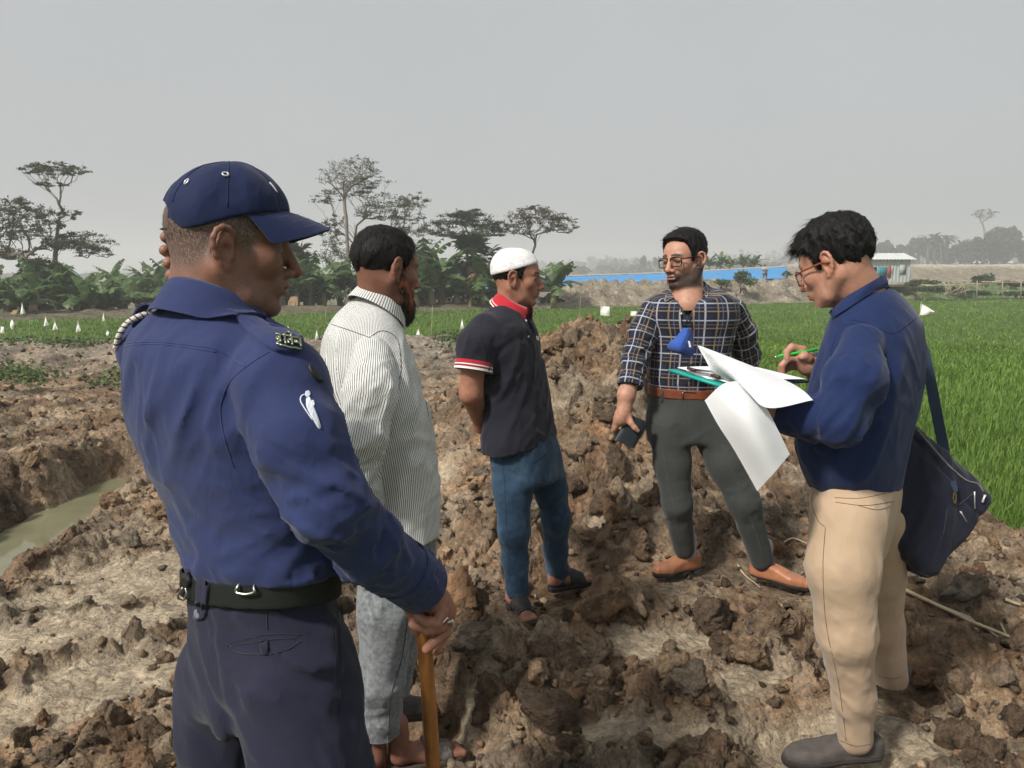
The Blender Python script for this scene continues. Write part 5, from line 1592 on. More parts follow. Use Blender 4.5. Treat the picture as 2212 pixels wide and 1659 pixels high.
def comb_back(q):                                       # away from the brow, over the crown and down
    d = np.stack([-np.ones(len(q)) * .8, q[:, 1] * 3, -np.ones(len(q)) * .3], -1); return d
def comb_whorl(q):
    d = q - np.array([-.05, 0, .10]); d[:, 2] -= .03; return d / (np.linalg.norm(d, axis=1, keepdims=True) + 1e-9)
def cloth_obj(name, V, F, mat, parent, attrs=None):
    return obj(name, mesh_from(name, local(V, parent), F, True, attrs), mat, parent)
def piece(name, VF, mat, parent, root, smooth=True):
    """a small part of a garment; root is the top-level empty whose location is the origin of the figure"""
    V, F = VF
    mb = MB(); mb.add(V, F)
    return obj(name, mb.mesh(name, smooth, root.location), mat, parent)
def collar(name, ctr, th, ra, rb, h, fall, flare, open_deg, mat, parent, root, tilt=0.0, tip=0.02, roll=0.0, tth=.0022, lift_back=.012, attr_uv=False, npf=9, clear=None):
    """turned-down shirt collar: ring round the neck, open at the front"""
    c, s = math.cos(th), math.sin(th); Mx = rotm(th, tilt, roll)
    def fn(ph, t):
        # ph measured from the front
        f = 1 - abs(ph - math.pi) / math.pi               # 0 at the front ends, 1 at the back
        up = lift_back * (f - .5)
        if t < .4:
            k = t / .4; r = 1 + .0 * k; z = -h * .35 + (h * 1.35) * k; off = .0 + .002 * k
        else:
            k = (t - .4) / .6; z = h - (h + fall + tip * (1 - f) ** 3) * k; off = .003 + flare * k ** .8
        q = np.array([(rb + off) * math.cos(ph), (ra + off) * math.sin(ph), z + up])
        if t >= .4: q[0] += tip * .5 * ((1 - f) ** 4) * k
        return np.asarray(ctr) + Mx @ q
    o = R(open_deg) / 2
    ph_ = np.linspace(o, 2 * math.pi - o, 64); G = np.array([[fn(p, s_) for s_ in np.linspace(0, 1, npf)] for p in ph_])
    if clear is not None:                                 # the turned-down part lies on the cloth, not in it
        k0 = int(npf * .5); Q = G[:, k0:].reshape(-1, 3)
        for _ in range(4):
            d = clear(Q); e = 1e-3; g = np.stack([clear(Q + np.eye(3)[k] * e) - d for k in range(3)], -1); g /= np.linalg.norm(g, axis=1, keepdims=True) + 1e-9
            Q = Q + g * np.clip(.006 - d, 0, .03)[:, None]
        G[:, k0:] = Q.reshape(64, npf - k0, 3)
        for _ in range(2): G[1:-1, k0:] = .5 * G[1:-1, k0:] + .25 * (G[:-2, k0:] + G[2:, k0:])
    V, F = sheet(G, tth)
    if attr_uv:
        ph = np.linspace(o, 2 * math.pi - o, 64); t = np.linspace(0, 1, npf)
        uv = np.array([[(p * (ra + rb) / 2, s_ * (h + fall) * 1.6, 0) for s_ in t] for p in ph]).reshape(-1, 3)
        rest = len(V) - 2 * len(uv); idx = np.arange(64 * npf).reshape(64, npf); ring = np.concatenate([idx[:, 0], idx[-1, 1:], idx[-2::-1, -1], idx[0, -2:0:-1]])
        return obj(name, mesh_from(name, local(V, root), F, True, {'pat': np.concatenate([uv, uv, uv[ring], uv[ring]])}), mat, parent)
    return piece(name, (V, F), mat, parent, root)
def collar_strip(name, upper, lower, bu, bl, mat, parent, root, off_u=.005, off_l=.006, n=28, bulge=.006, th=.0024):
    """turned-down collar seen from outside: from the neck line down onto the shirt"""
    up = resample(np.array([(a, b, 0) for a, b in upper], float), n); lw = resample(np.array([(a, b, 0) for a, b in lower], float), n); G = []
    for (xu, yu, _), (xl, yl, _) in zip(up, lw):
        pl, nl = cast(bl, xl, yl); pu, nu = cast(bu, xu, yu)
        if pl is None:
            if not G: continue
            pl = at(xl, yl, G[-1][-1][1] + .004); nl = np.array([0, -1., 0])
        else: pl = pl + nl * off_l
        if pu is None or abs(pu[1] - pl[1]) > .12: pu = at(xu, yu, pl[1])
        else: pu = pu + nu * off_u
        G.append([pu * (1 - t) + pl * t + nl * bulge * math.sin(math.pi * t) for t in np.linspace(0, 1, 6)])
    G = np.array(G)
    for _ in range(3): G[1:-1] = .5 * G[1:-1] + .25 * (G[:-2] + G[2:])
    return piece(name, sheet(G, th), mat, parent, root)
def shoe_sdf(P, heel, toe, up, L, W, H, pointed=0.0):
    f = np.asarray(toe, float) - heel; f = f / np.linalg.norm(f); u = np.asarray(up, float); u = u - f * (u @ f); u /= np.linalg.norm(u); s = np.cross(u, f)
    q = np.stack([(P - heel) @ f, (P - heel) @ s, (P - heel) @ u], -1)
    x = np.clip(q[:, 0] / L, 0, 1)
    w = W * np.interp(x, [0, .15, .45, .72, .9, 1], [.62, .78, .80, 1.0, .82 - .25 * pointed, .45 - .25 * pointed]) * .5
    hh = H * np.interp(x, [0, .2, .35, .5, .7, .9, 1], [1.0, 1.0, .95, .80, .58, .45, .33])
    dx = np.maximum(np.maximum(-q[:, 0] + .012, q[:, 0] - L + .012), 0)
    cy = np.maximum(np.abs(q[:, 1]) - np.maximum(w - .02, .004), 0); cz = np.maximum(np.abs(q[:, 2] - hh * .5) - np.maximum(hh * .5 - .02, .004), 0)
    return np.sqrt(dx ** 2 + cy ** 2 + cz ** 2) - .02, q
def person_root(x, y, Y, label, z=0.0):
    p = at(x, y, Y); return empty('person', (p[0], p[1], z), label, 'person')

# ================================================================== the officer (left foreground)
def build_officer():
    Y = 1.40; TH = R(52)
    root = person_root(560, 1500, Y, 'officer in navy uniform and cap leaning on a wooden cane, seen from behind')
    A = lambda x, y, d=Y: at(x, y, d)
    navy = fabric('officer_shirt', (0.024, 0.034, 0.102), .8, .10, 5, sheen=.12)
    navy_d = fabric('officer_trousers', (0.019, 0.020, 0.040), .85, .12, 5, sheen=.1)
    capm = fabric('officer_cap', (0.008, 0.015, 0.055), .75, .08, 8, sheen=.1)
    web = plain('belt_web', (0.010, 0.012, 0.011), .7, .1, 30, .5, 420, bdist=.001)
    # shirt
    L = loft([(652, 372, 520, 0, .8), (668, 338, 540, 0, .70), (695, 292, 572), (730, 258, 618), (770, 246, 650), (820, 244, 672), (880, 247, 700), (960, 275, 715), (1040, 312, 728), (1100, 338, 736), (1160, 348, 740), (1200, 362, 744), (1232, 376, 742), (1262, 386, 738)], Y, TH, .62)
    SR = [A(555, 772, 1.33), A(604, 830, 1.27), A(643, 945, 1.22), A(706, 1085, 1.20), A(796, 1174, 1.29), A(900, 1256, 1.41)]
    rR = [.056, .072, .067, .058, .052, .047]
    SL = [A(318, 760, 1.52), A(352, 735, 1.66), A(470, 668, 1.80)]; SL2 = [A(470, 668, 1.80), A(425, 610, 1.63)]
    elb = SR[3]; wai = A(560, 1215, Y)
    def shirt(P):
        d = d_loft(P, L)
        arm = d_limb(P, SR, rR, .03)
        w = np.abs(d - arm)
        d = smin(d, arm, .018)
        d = neckline(d, P, A(466, 676, 1.405), TH, R(17), .074)
        d = smin(d, d_limb(P, SL, [.058, .058, .055], .02), .03)
        d = smin(d, d_limb(P, SL2, [.056, .045], .02), .02)
        z = P[:, 2]
        d = d + folds(P, .006, 9, (1, -.3, .55), 1) * sstep(L['z'][0] + .5, L['z'][0] + .05, z)
        d = d + folds(P, .010, 16, (1, .1, .15), 2) * sstep(L['z'][0] + .13, L['z'][0] + .02, z) * sstep(L['z'][0] - .02, L['z'][0] + .03, z)
        d = d + folds(P, .009, 17, (1, 0, -.5), 3) * near(P, elb, .16) + folds(P, .006, 18, (.5, 0, -.9), 4) * near(P, SR[4], .13)
        d = d + folds(P, .008, 10, (.25, -.1, 1), 5) * near(P, A(330, 830, 1.4), .20) + folds(P, .008, 11, (.5, 0, 1), 6) * near(P, A(470, 880, 1.3), .15)
        t_ = (P - A(560, 1255, Y)) @ np.array([-.02, .20, 1.0]); d = np.where(P[:, 0] < A(748, 1200, 1.3)[0], smax(d, .016 - t_, .004), d)
        # crease between sleeve and back
        d = d + .004 * np.exp(-(w / .012) ** 2)
        return d
    V, F = sdf_mesh(shirt, *boxpx(225, 1300, 930, 640, 1.12, 1.86), .0064)
    sh = cloth_obj('shirt', V, F, navy, root); B = bvh_of(V, F)
    # cuff at the right wrist
    def cuff(P):
        a, b = SR[4] + (SR[5] - SR[4]) * .62, SR[5] + (SR[5] - SR[4]) * .12
        d = d_cone(P, a, b, .055, .053); ax = (b - a) / np.linalg.norm(b - a); t = (P - a) @ ax
        d = np.maximum(np.abs(d) - .0022, np.maximum(-t, t - np.linalg.norm(b - a)))
        return d
    lo, hi = bounds([SR[4], SR[5]], .09); v, f = sdf_mesh(cuff, lo, hi, .0036, 4); obj('cuff', mesh_from('cuff', local(v, root), f), navy, sh)
    # collar
    collar('collar', A(466, 672, 1.405), TH, .073, .080, .038, .030, .024, 50, navy, sh, root, tilt=R(17), tip=.040, clear=shirt)
    # seams, epaulette, pocket
    m_ = fabric('seam_thread', (.022, .03, .12))
    for pts in ([(262, 742), (300, 739), (348, 739), (410, 746), (468, 756), (534, 793)], [(583, 760), (545, 783), (503, 817), (482, 855), (476, 890), (486, 950), (505, 1010)], [(270, 746), (350, 744), (468, 761)]):
        mb = MB(); mb.add(*seam(B, pts, .0011, .0003, 40)); obj('seam', mb.mesh('seam', True, root.location), m_, sh)
    ep = piece('epaulette', decal(B, [(474, 668), (505, 690), (548, 730), (585, 757), (620, 763), (646, 760), (650, 742), (636, 722), (600, 704), (560, 688), (520, 670)], .002, .007, 5, 60), navy, sh, root)
    Be = [B]
    # metal letters on the epaulette
    brass = plain('badge_metal', (.30, .33, .22), .35, .1, 30, .1, metal=.9)
    gl = MB()
    def U(u, v):       # badge frame: u along, v down
        return (597 + 47 * u + 2 * v, 733 + 8.5 * u + 21 * v)
    for st in ([(0, .12), (.22, .08)], [(.17, .10), (.17, .78)], [(.17, .45), (.08, .30), (.02, .48), (.10, .62), (.17, .55)], [(.16, .80), (.05, .86), (.04, 1.05), (.16, 1.0)],
               [(.26, .12), (1.0, .12)], [(.36, .12), (.36, .85)], [(.36, .12), (.42, -.22), (.60, -.25), (.62, .10)], [(.62, .12), (.62, .85)], [(.62, .50), (.52, .36), (.45, .58), (.52, .70)],
               [(.95, .12), (.95, .85)], [(.95, .55), (.86, .62), (.80, .40), (.74, .38), (.72, .55), (.80, .60)], [(.08, 1.10), (.95, 1.02)]):
        q = [U(*p) for p in st]; gl.add(*seam(B, q, .0019, .012, 8, 5))
    obj('badge_letters', gl.mesh('badge_letters', True, root.location), brass, ep)
    # far epaulette loop and braided cord on the left shoulder
    c0, c1, c2 = A(296, 700, 1.50), A(318, 656, 1.50), A(352, 690, 1.47)
    P = resample([A(298, 706, 1.5), A(303, 672, 1.5), A(326, 655, 1.49), A(352, 668, 1.46), A(362, 690, 1.44)], 16); T, N_, B_ = frames(P)
    G = np.stack([P - np.array([0, .022, 0]), P, P + np.array([0, .022, 0])], 1); piece('epaulette', sheet(G, .003), navy, sh, root)
    cord = MB(); Pc = resample([A(326, 676, 1.49), A(300, 684, 1.475), A(276, 698, 1.47), A(259, 722, 1.465), A(250, 752, 1.48)], 70); T, N_, B_ = frames(Pc)
    cm = [plain('cord_white', (.62, .58, .54), .85, .1, 60, .4, 300), plain('cord_dark', (.06, .05, .06), .85, .1, 60, .4, 300)]
    s_ = np.linspace(0, 1, 70)
    for k in range(4):
        a = s_ * 60 + k * math.pi / 2
        Q = Pc + (np.cos(a)[:, None] * N_ + np.sin(a)[:, None] * B_) * .0032
        m2 = MB(); m2.add(*tube(Q, .0030, 6)); obj('shoulder_cord', m2.mesh('shoulder_cord', True, root.location), cm[0] if k < 3 else cm[1], sh)
    # sleeve emblem: white embroidery
    em = plain('emblem_white', (.62, .66, .74), .9, .12, 90, .5, 300)
    e = MB()
    for pts in ([(661, 862), (668, 858), (674, 872), (683, 893), (692, 922), (688, 926), (679, 912), (669, 893), (662, 878)], [(660, 846), (667, 845), (670, 853), (664, 858), (659, 853)], [(671, 866), (677, 866), (679, 876), (674, 878)]): e.add(*decal(B, pts, .0005, .0012, 3, 36))
    e.add(*seam(B, [(659, 852), (651, 856), (649, 866), (655, 878), (664, 892), (675, 908)], .0011, .0006, 22))
    obj('emblem', e.mesh('emblem', True, root.location), em, sh)
    piece('name_tag', decal(B, [(664, 790), (672, 794), (694, 822), (688, 826), (672, 808)], .001, .004, 3, 20), M_BLACK, sh, root)  # small black pointed piece on the chest beside the sleeve
    # trousers
    LT = loft([(1225, 398, 728), (1262, 392, 730), (1300, 388, 736), (1360, 388, 744), (1420, 392, 754), (1470, 398, 762), (1540, 404, 760)], Y, TH, .66)
    hL, kL, aL = A(492, 1440, 1.48), A(478, 1800, 1.50), A(505, 2260, 1.56)
    hR, kR, aR = A(632, 1440, 1.34), A(700, 1810, 1.30), A(640, 2320, 1.36)
    def trs(P):
        d = d_loft(P, LT, 0, .03)
        d = smin(d, smin(d_limb(P, [hL, kL, aL], [.094, .088, .075]), d_limb(P, [hR, kR, aR], [.112, .108, .080]), .012), .03)
        d = d + folds(P, .011, 8, (.35, 0, -1), 11) * sstep(A(0, 1440)[2], A(0, 1560)[2], P[:, 2]) + folds(P, .007, 11, (.9, 0, -.55), 12) * (near(P, A(560, 1440, 1.3), .22) + near(P, A(680, 1380, 1.3), .15))
        d = d + .010 * np.exp(-((P[:, 0] - A(545, 1560)[0] + .05 * (P[:, 2] - .7)) / .02) ** 2) * sstep(A(0, 1400)[2], A(0, 1500)[2], P[:, 2])
        return d
    v, f = sdf_mesh(trs, (A(340, 1500)[0], 1.02, .05), (A(850, 1500)[0], 1.80, A(0, 1220)[2]), .009)
    tr = cloth_obj('trousers', v, f, navy_d, root); BT = bvh_of(v, f)
    # belt: a band standing a little off the waist
    def band(P):
        d = d_loft(P, L2, .008, 0); n = np.array([-.02, .20, 1.0]); t = (P - A(560, 1255, Y)) @ n
        return np.maximum(np.abs(d) - .003, np.abs(t) - .0235)
    L2 = loft([(1200, 384, 738), (1262, 386, 737), (1310, 380, 744)], Y, TH, .645)
    v, f = sdf_mesh(band, (A(360, 1255)[0], 1.02, A(0, 1300)[2]), (A(770, 1255)[0], 1.80, A(0, 1210)[2]), .0038)
    belt = cloth_obj('belt', v, f, web, root); BB = bvh_of(v, f)
    def ln(pts, r, off, n=20, bv=BB): return seam(bv, pts, r, off, n, 6)
    ck = MB(); ck.add(*ln([(517, 1236), (516, 1252), (550, 1253), (553, 1235)], .0022, .004)); ck.add(*ln([(524, 1251), (528, 1257), (518, 1267), (516, 1276), (536, 1280), (553, 1275), (551, 1267), (541, 1257), (545, 1251)], .0024, .007, 40))
    obj('belt_hook', ck.mesh('belt_hook', True, root.location), M_METAL, belt)
    ck = MB(); ck.add(*ln([(402, 1268), (392, 1285), (390, 1296), (400, 1300), (410, 1282), (408, 1268)], .002, .006, 30, [BB, BT])); obj('belt_hook', ck.mesh('belt_hook', True, root.location), M_METAL, belt)
    piece('keeper', decal([BB, BT], [(398, 1243), (414, 1246), (412, 1266), (397, 1262)], .002, .005, 3, 20), M_BLACK, belt, root)
    tab = piece('belt_tab', decal([BB, BT], [(428, 1240), (452, 1243), (450, 1300), (446, 1330), (432, 1338), (422, 1330), (428, 1290)], .002, .003, 4, 40), navy_d, tr, root)
    p, n = on([BT], 430, 1325, .008); m2 = MB(); fr = np.array([p - n * .006, p - n * .003, p - n * .0028]); m2.add(*tube(fr, [.0085, .0085, .006], 18)); obj('button', m2.mesh('button', False, root.location), plain('tab_button', (.16, .18, .24), .4, .05), tab)
    m_ = fabric('welt', (.008, .008, .018))
    for pts in ([(492, 1392), (540, 1378), (600, 1370), (648, 1372)], [(492, 1392), (495, 1402), (520, 1412), (570, 1414), (620, 1404), (650, 1385)], [(497, 1396), (570, 1384), (640, 1378)], [(728, 1300), (734, 1380), (735, 1480), (728, 1560)], [(724, 1330), (726, 1400), (724, 1470)], [(575, 1290), (576, 1320), (578, 1360)]):
        mb = MB(); mb.add(*seam(BT, pts, .0013, .0002, 30)); obj('pocket_welt', mb.mesh('pocket_welt', True, root.location), m_, tr)
    piece('pocket_loop', decal(BT, [(563, 1388), (578, 1386), (581, 1410), (568, 1412)], .001, .003, 2, 16), navy_d, tr, root)
    for h_, t_ in ((aL, aL + np.array([.12, .22, 0])), (aR, aR + np.array([.14, .18, 0]))):
        hp = np.array([h_[0] - .02, h_[1] - .05, 0.03]); tp = np.array([t_[0], t_[1], .03])
        v, f = sdf_mesh(lambda P: shoe_sdf(P, hp, tp, (0, 0, 1), .28, .10, .09)[0], *bounds([hp, hp + (tp - hp) * 1.2, hp + [0, 0, .1]], .06), .008); obj('shoe', mesh_from('shoe', local(v, root), f), M_BLACK, root)
    # head
    base = (.200, .094, .064)
    hd = Head(A(496, 532, 1.42), 19, 4, 0, 1.035, jaw=1.18, cheek=1.2, nose=1.12, width=1.02, neck=A(455, 672, 1.41), neck_r=(.069, .074))
    v, f = hd.mesh(.0031)
    c, br, bc = hd.colours(v, base, bristle=.45, bcol=(.22, .20, .19), shadow=.35, lips=(.20, .09, .075))
    q = hd.loc(v)
    # greying stubble of the shaven sides
    hl = np.interp(q[:, 0], [-.12, -.06, -.02, .012, .03, .05], [-.055, -.050, -.020, .000, -.030, .02])
    fade = sstep(-.012, .028, q[:, 2] - hl) * sstep(.052, .036, q[:, 0])
    ear = (np.abs(q[:, 1]) > .0805 - .2 * np.clip(q[:, 0] - .0, 0, .02)) & (q[:, 0] > -.03) & (q[:, 0] < .008) & (q[:, 2] > -.045) & (q[:, 2] < .03)
    fade = np.where(ear, 0, fade)
    c = c * (1 - .55 * fade[:, None]) + np.array((.045, .038, .035)) * .55 * fade[:, None]
    br = np.where(ear, 0, np.maximum(br, .75 * fade)); bc[:] = (.22, .20, .19)
    pieces = [(v, f, c, br, bc)]
    # right hand on the cane
    HY = 1.43
    H = lambda x, y, d=0.0: at(x, y, HY + d)
    def Z(zx, zy):      # positions read off the enlarged hand
        return ((960 + zx * .1447) / 1.1573, (1420 + zy * .1447) / 1.1573)
    wr = H(*Z(560, 330), -.005); kn = [H(*Z(1000, 560), .0), H(*Z(1080, 680), -.005), H(*Z(1060, 860), -.002), H(*Z(1010, 1000), .008)]
    fingers = [  # from the knuckle round the cane and back
        ([H(*Z(1000, 760), -.022), H(*Z(930, 950), -.034), H(*Z(740, 940), -.040), H(*Z(570, 830), -.034)], [.0120, .0105, .0098, .0085]),
        ([H(*Z(1060, 860), -.012), H(*Z(970, 1030), -.028), H(*Z(760, 1070), -.038), H(*Z(500, 970), -.030)], [.0118, .0105, .0100, .0088]),
        ([H(*Z(1070, 960), .004), H(*Z(1060, 1120), -.012), H(*Z(880, 1270), -.030), H(*Z(735, 1400), -.030)], [.0112, .0103, .0098, .0088]),
        ([H(*Z(1040, 1010), .02), H(*Z(1010, 1220), .012), H(*Z(930, 1350), .0), H(*Z(900, 1450), -.002)], [.010, .0088, .008, .007])]
    thumb = ([H(*Z(470, 520), -.012), H(*Z(490, 700), -.012), H(*Z(540, 900), -.008), H(*Z(570, 1100), .004)], [.018, .0145, .0115, .009])
    def hand(P):
        d = d_limb(P, [H(*Z(480, 150), -.03), wr, H(*Z(760, 470), -.006), H(*Z(960, 640), -.006)], [.031, .030, .029, .022], .012, sq=((.4, -1, .2), 1.35))
        d = smin(d, d_limb(P, [H(*Z(960, 560), -.002), H(*Z(1040, 760), .0), H(*Z(1050, 960), .006)], [.021, .020, .016], .01), .014)
        d = smin(d, d_limb(P, *thumb, .005), .008)
        for a, r in fingers: d = smin(d, d_limb(P, a, [x * 1.02 for x in r], .003), .0035)
        return d
    pts = [wr] + [p for a, r in fingers for p in a] + thumb[0] + [H(*Z(480, 150), -.03)]
    v, f = sdf_mesh(hand, *bounds(pts, .045), .0026)
    nails = [(fingers[k][0][-1] + np.array([-.002, -.006, -.004]), .006, (.33, .17, .14)) for k in (0, 1, 2)]
    pieces.append(flesh(v, f, np.array(base) * [1.25, 1.22, 1.2], nails))
    # left fingers behind the neck
    def fing(P):
        d = None
        for k, (x0, y0, x1, y1, dd) in enumerate([(392, 530, 352, 512, 0), (392, 556, 350, 541, -.004), (396, 582, 358, 568, -.008), (400, 608, 364, 594, -.012)]):
            e = d_limb(P, [at(x0 + 25, y0 + 18, 1.56 + dd), at(x0, y0 + 4, 1.50 + dd), at(x1 + 6, y1, 1.475 + dd)], [.0118, .0118, .0105], .004)
            d = e if d is None else smin(d, e, .003)
        d = smin(d, d_limb(P, [at(425, 600, 1.62), at(420, 580, 1.57)], [.034, .030], .01), .01)
        return d
    v, f = sdf_mesh(fing, *bounds([at(345, 500, 1.45), at(440, 640, 1.66)], .02), .003); pieces.append(flesh(v, f, np.array(base) * 1.35))
    skin_obj('body', pieces, root, None, [[A(455, 700, 1.41), A(540, 780, 1.36)] + SR[1:5] + [wr], [A(440, 700, 1.42), A(330, 755, 1.52), A(360, 735, 1.66), A(470, 668, 1.80), A(425, 600, 1.62)]])
    # ring
    rg = MB(); c0 = H(*Z(1075, 940), -.028)
    rg.add(*tube(np.array([H(*Z(1010, 1000), -.026), H(*Z(1040, 940), -.036), H(*Z(1100, 875), -.030)]), .0035, 6)); ring = obj('ring', rg.mesh('ring', True, root.location), plain('red_stone', (.30, .02, .03), .3, .05), root)
    rg = MB(); rg.add(*tube(np.array([H(*Z(1095, 945), -.026), H(*Z(1140, 925), -.022), H(*Z(1175, 925), -.02)]), [.002, .0022, .002], 6)); rg.add(*tube(np.array([H(*Z(1168, 890), -.018), H(*Z(1188, 930), -.018), H(*Z(1170, 985), -.018)]), .0025, 6)); rg.add(*tube(np.array([H(*Z(1005, 1010), -.029), H(*Z(1030, 930), -.040), H(*Z(1095, 860), -.033), H(*Z(1112, 880), -.033)]), .0018, 6)); obj('setting', rg.mesh('setting', True, root.location), M_METAL, ring)
    # hair at the nape: short bristles
    V0, F0 = hair_shell(hd, .0012, [(-.12, -.052), (-.06, -.048), (-.02, -.018), (.0, .03), (.02, .012), (.045, .03), (.06, .06)], .004, 0.0, 0, 3)
    vv, ff, tt = strands(hd, V0, F0, 4200, .005, comb_whorl, .00028, .5, 0, 4, nseg=2, sel=lambda q: q[:, 2] < .06)
    hair_obj('hair', [(vv, ff, tt)], hair_mat('grey_bristle', (.02, .018, .017), (.09, .083, .08), .7), root)
    # beard bristles
    lo, hi = hd.c - .15, hd.c + .15
    v, f = pieces[0][0], pieces[0][1]
    m = pieces[0][3] > .45; ql = hd.loc(v); m &= ql[:, 0] > -.03; m &= ql[:, 2] < .0
    fs = f[m[f].all(1)]
    vv, ff, tt = strands(hd, v, fs, 2600, .004, lambda q: np.tile([.35, 0, -1.0], (len(q), 1)), .00022, .3, 0, 5, nseg=2)
    hair_obj('beard', [(vv, ff, tt)], hair_mat('grey_stubble', (.03, .025, .022), (.115, .105, .10), .7), root)
    # cap
    def capc(P, off=0.0):
        q = hd.loc(P)
        d = d_ell(q, (-.006, 0, .046), (.101, .086, .088))
        d = smin(d, d_ell(q, (.010, 0, .074), (.072, .066, .060)), .03)
        d = d - .002 * np.cos(6 * np.arctan2(q[:, 1], q[:, 0] + .004)) * sstep(.15, .08, q[:, 2]) + .0015 * fbm(q * 28, 3)
        lim = np.interp(q[:, 0], [-.11, -.05, 0, .05, .1], [.016, .024, .042, .058, .066])
        d = np.maximum(d, lim - q[:, 2])
        # opening above the strap at the back
        hole = d_ell(q, (-.105, 0, .040), (.05, .034, .026)); return np.maximum(d, -hole) * hd.k
    v, f = sdf_mesh(capc, hd.c + np.array([-.16, -.15, -.05]), hd.c + np.array([.16, .15, .19]), .0034)
    cap = obj('cap', mesh_from('cap', local(v, root), f), capm, root); BC = bvh_of(v, f)
    def vis(ph, t):
        x0, y0 = -.006 + .101 * math.cos(ph) * .985, .086 * math.sin(ph) * .985
        ext = .074 * (math.cos(ph * .92)) ** .5
        zb = .0650 - .020 * (1 - math.cos(ph)) * .8
        arch = -.026 * (math.sin(ph)) ** 2
        return hd.wld((x0 + ext * t * (math.cos(ph) * .35 + .65), y0 * (1 + .10 * t), zb + arch * (.25 + .9 * t) - .014 * t - .008 * t * t))
    v2, f2 = ring_sheet(vis, 41, 10, .0045, False, R(-70), R(70)); vo = piece('visor', (v2, f2), capm, cap, root)
    st = MB()
    for t in (.25, .5, .75, .95): st.add(*tube(np.array([np.asarray(vis(p, t)) + [0, 0, .0028] for p in np.linspace(R(-66), R(66), 40)]), .0006, 4))
    obj('stitching', st.mesh('stitching', True, root.location), fabric('cap_thread', (.02, .04, .13)), vo)
    sm = MB()
    for ang in (28, 90, 152, -28, -90, -152):
        P = []
        for e in np.linspace(.12, 1.52, 26):
            dr = np.array([math.cos(R(ang)) * math.cos(e), math.sin(R(ang)) * math.cos(e), math.sin(e)]); h_ = BC.ray_cast(Vector(hd.wld((-.004, 0, .05)) + (dr * .3) @ hd.M.T), Vector(-(dr @ hd.M.T)), .4)
            if h_[0] is not None: P.append(np.array(h_[0]))
        if len(P) > 4: sm.add(*tube(np.array(P), .0014, 5))
    obj('seam', sm.mesh('seam', True, root.location), capm, cap)
    for x, y in ((487, 377), (404, 393)):
        p, n = cast(BC, x, y)
        if p is None: continue
        t1 = np.cross(n, [0, 0, 1.]); t1 /= np.linalg.norm(t1); t2 = np.cross(n, t1); a = np.linspace(0, 2 * math.pi, 15)
        m2 = MB(); m2.add(*tube(p + n * .001 + .0048 * (np.cos(a)[:, None] * t1 + np.sin(a)[:, None] * t2), .0017, 6, False)); obj('eyelet', m2.mesh('eyelet', True, root.location), plain('eyelet_metal', (.55, .56, .58), .35, .05, metal=.6), cap)
    m2 = MB(); pt = hd.wld((-.004, 0, .134)); m2.add(*tube(np.array([pt - [0, 0, .004], pt + [0, 0, .002], pt + [0, 0, .004]]), [.008, .007, .003], 10)); obj('top_button', m2.mesh('top_button', True, root.location), capm, cap)
    m2 = MB(); m2.add(*tube(np.array([hd.wld((-.104 + .012 * abs(y) / .03, y, .020)) for y in np.linspace(-.030, .030, 9)]), .0075, 6, True, .3)); obj('strap', m2.mesh('strap', True, root.location), M_BLACK, cap)
    ce = MB(); ce.add(*seam(BC, [(582, 395), (590, 404), (598, 416)], .0016, .001, 8)); 
    if len(ce.V[0]): obj('badge', ce.mesh('badge', True, root.location), plain('cap_badge', (.6, .6, .62), .4), cap)
    # the cane is a thing of its own
    top = H(*Z(650, 560), .0); foot = at(934, 1700, 1.50); d = (foot - top) / np.linalg.norm(foot - top); foot = top + d * ((top[2] - 0.02) / -d[2])
    wood = plain('cane_wood', (.27, .105, .030), .45, .55, 16, .3, 60, spec=.4, stretch=(2.5, 2.5, .35), coat=.1)
    Pc = resample([top - d * .012, top + (foot - top) * .5 + np.array([.004, 0, 0]), foot], 30)
    rr = .0150 + .0012 * np.sin(np.arange(30) * 1.7) * (np.arange(30) % 7 == 0); rr[0] = .012
    m2 = MB(); m2.add(*tube(Pc, rr, 16)); o = obj('wooden_cane', m2.mesh('wooden_cane', True, foot), wood, None, foot)
    tag(o, 'smooth orange brown wooden cane held by the officer', 'cane')
build_officer()

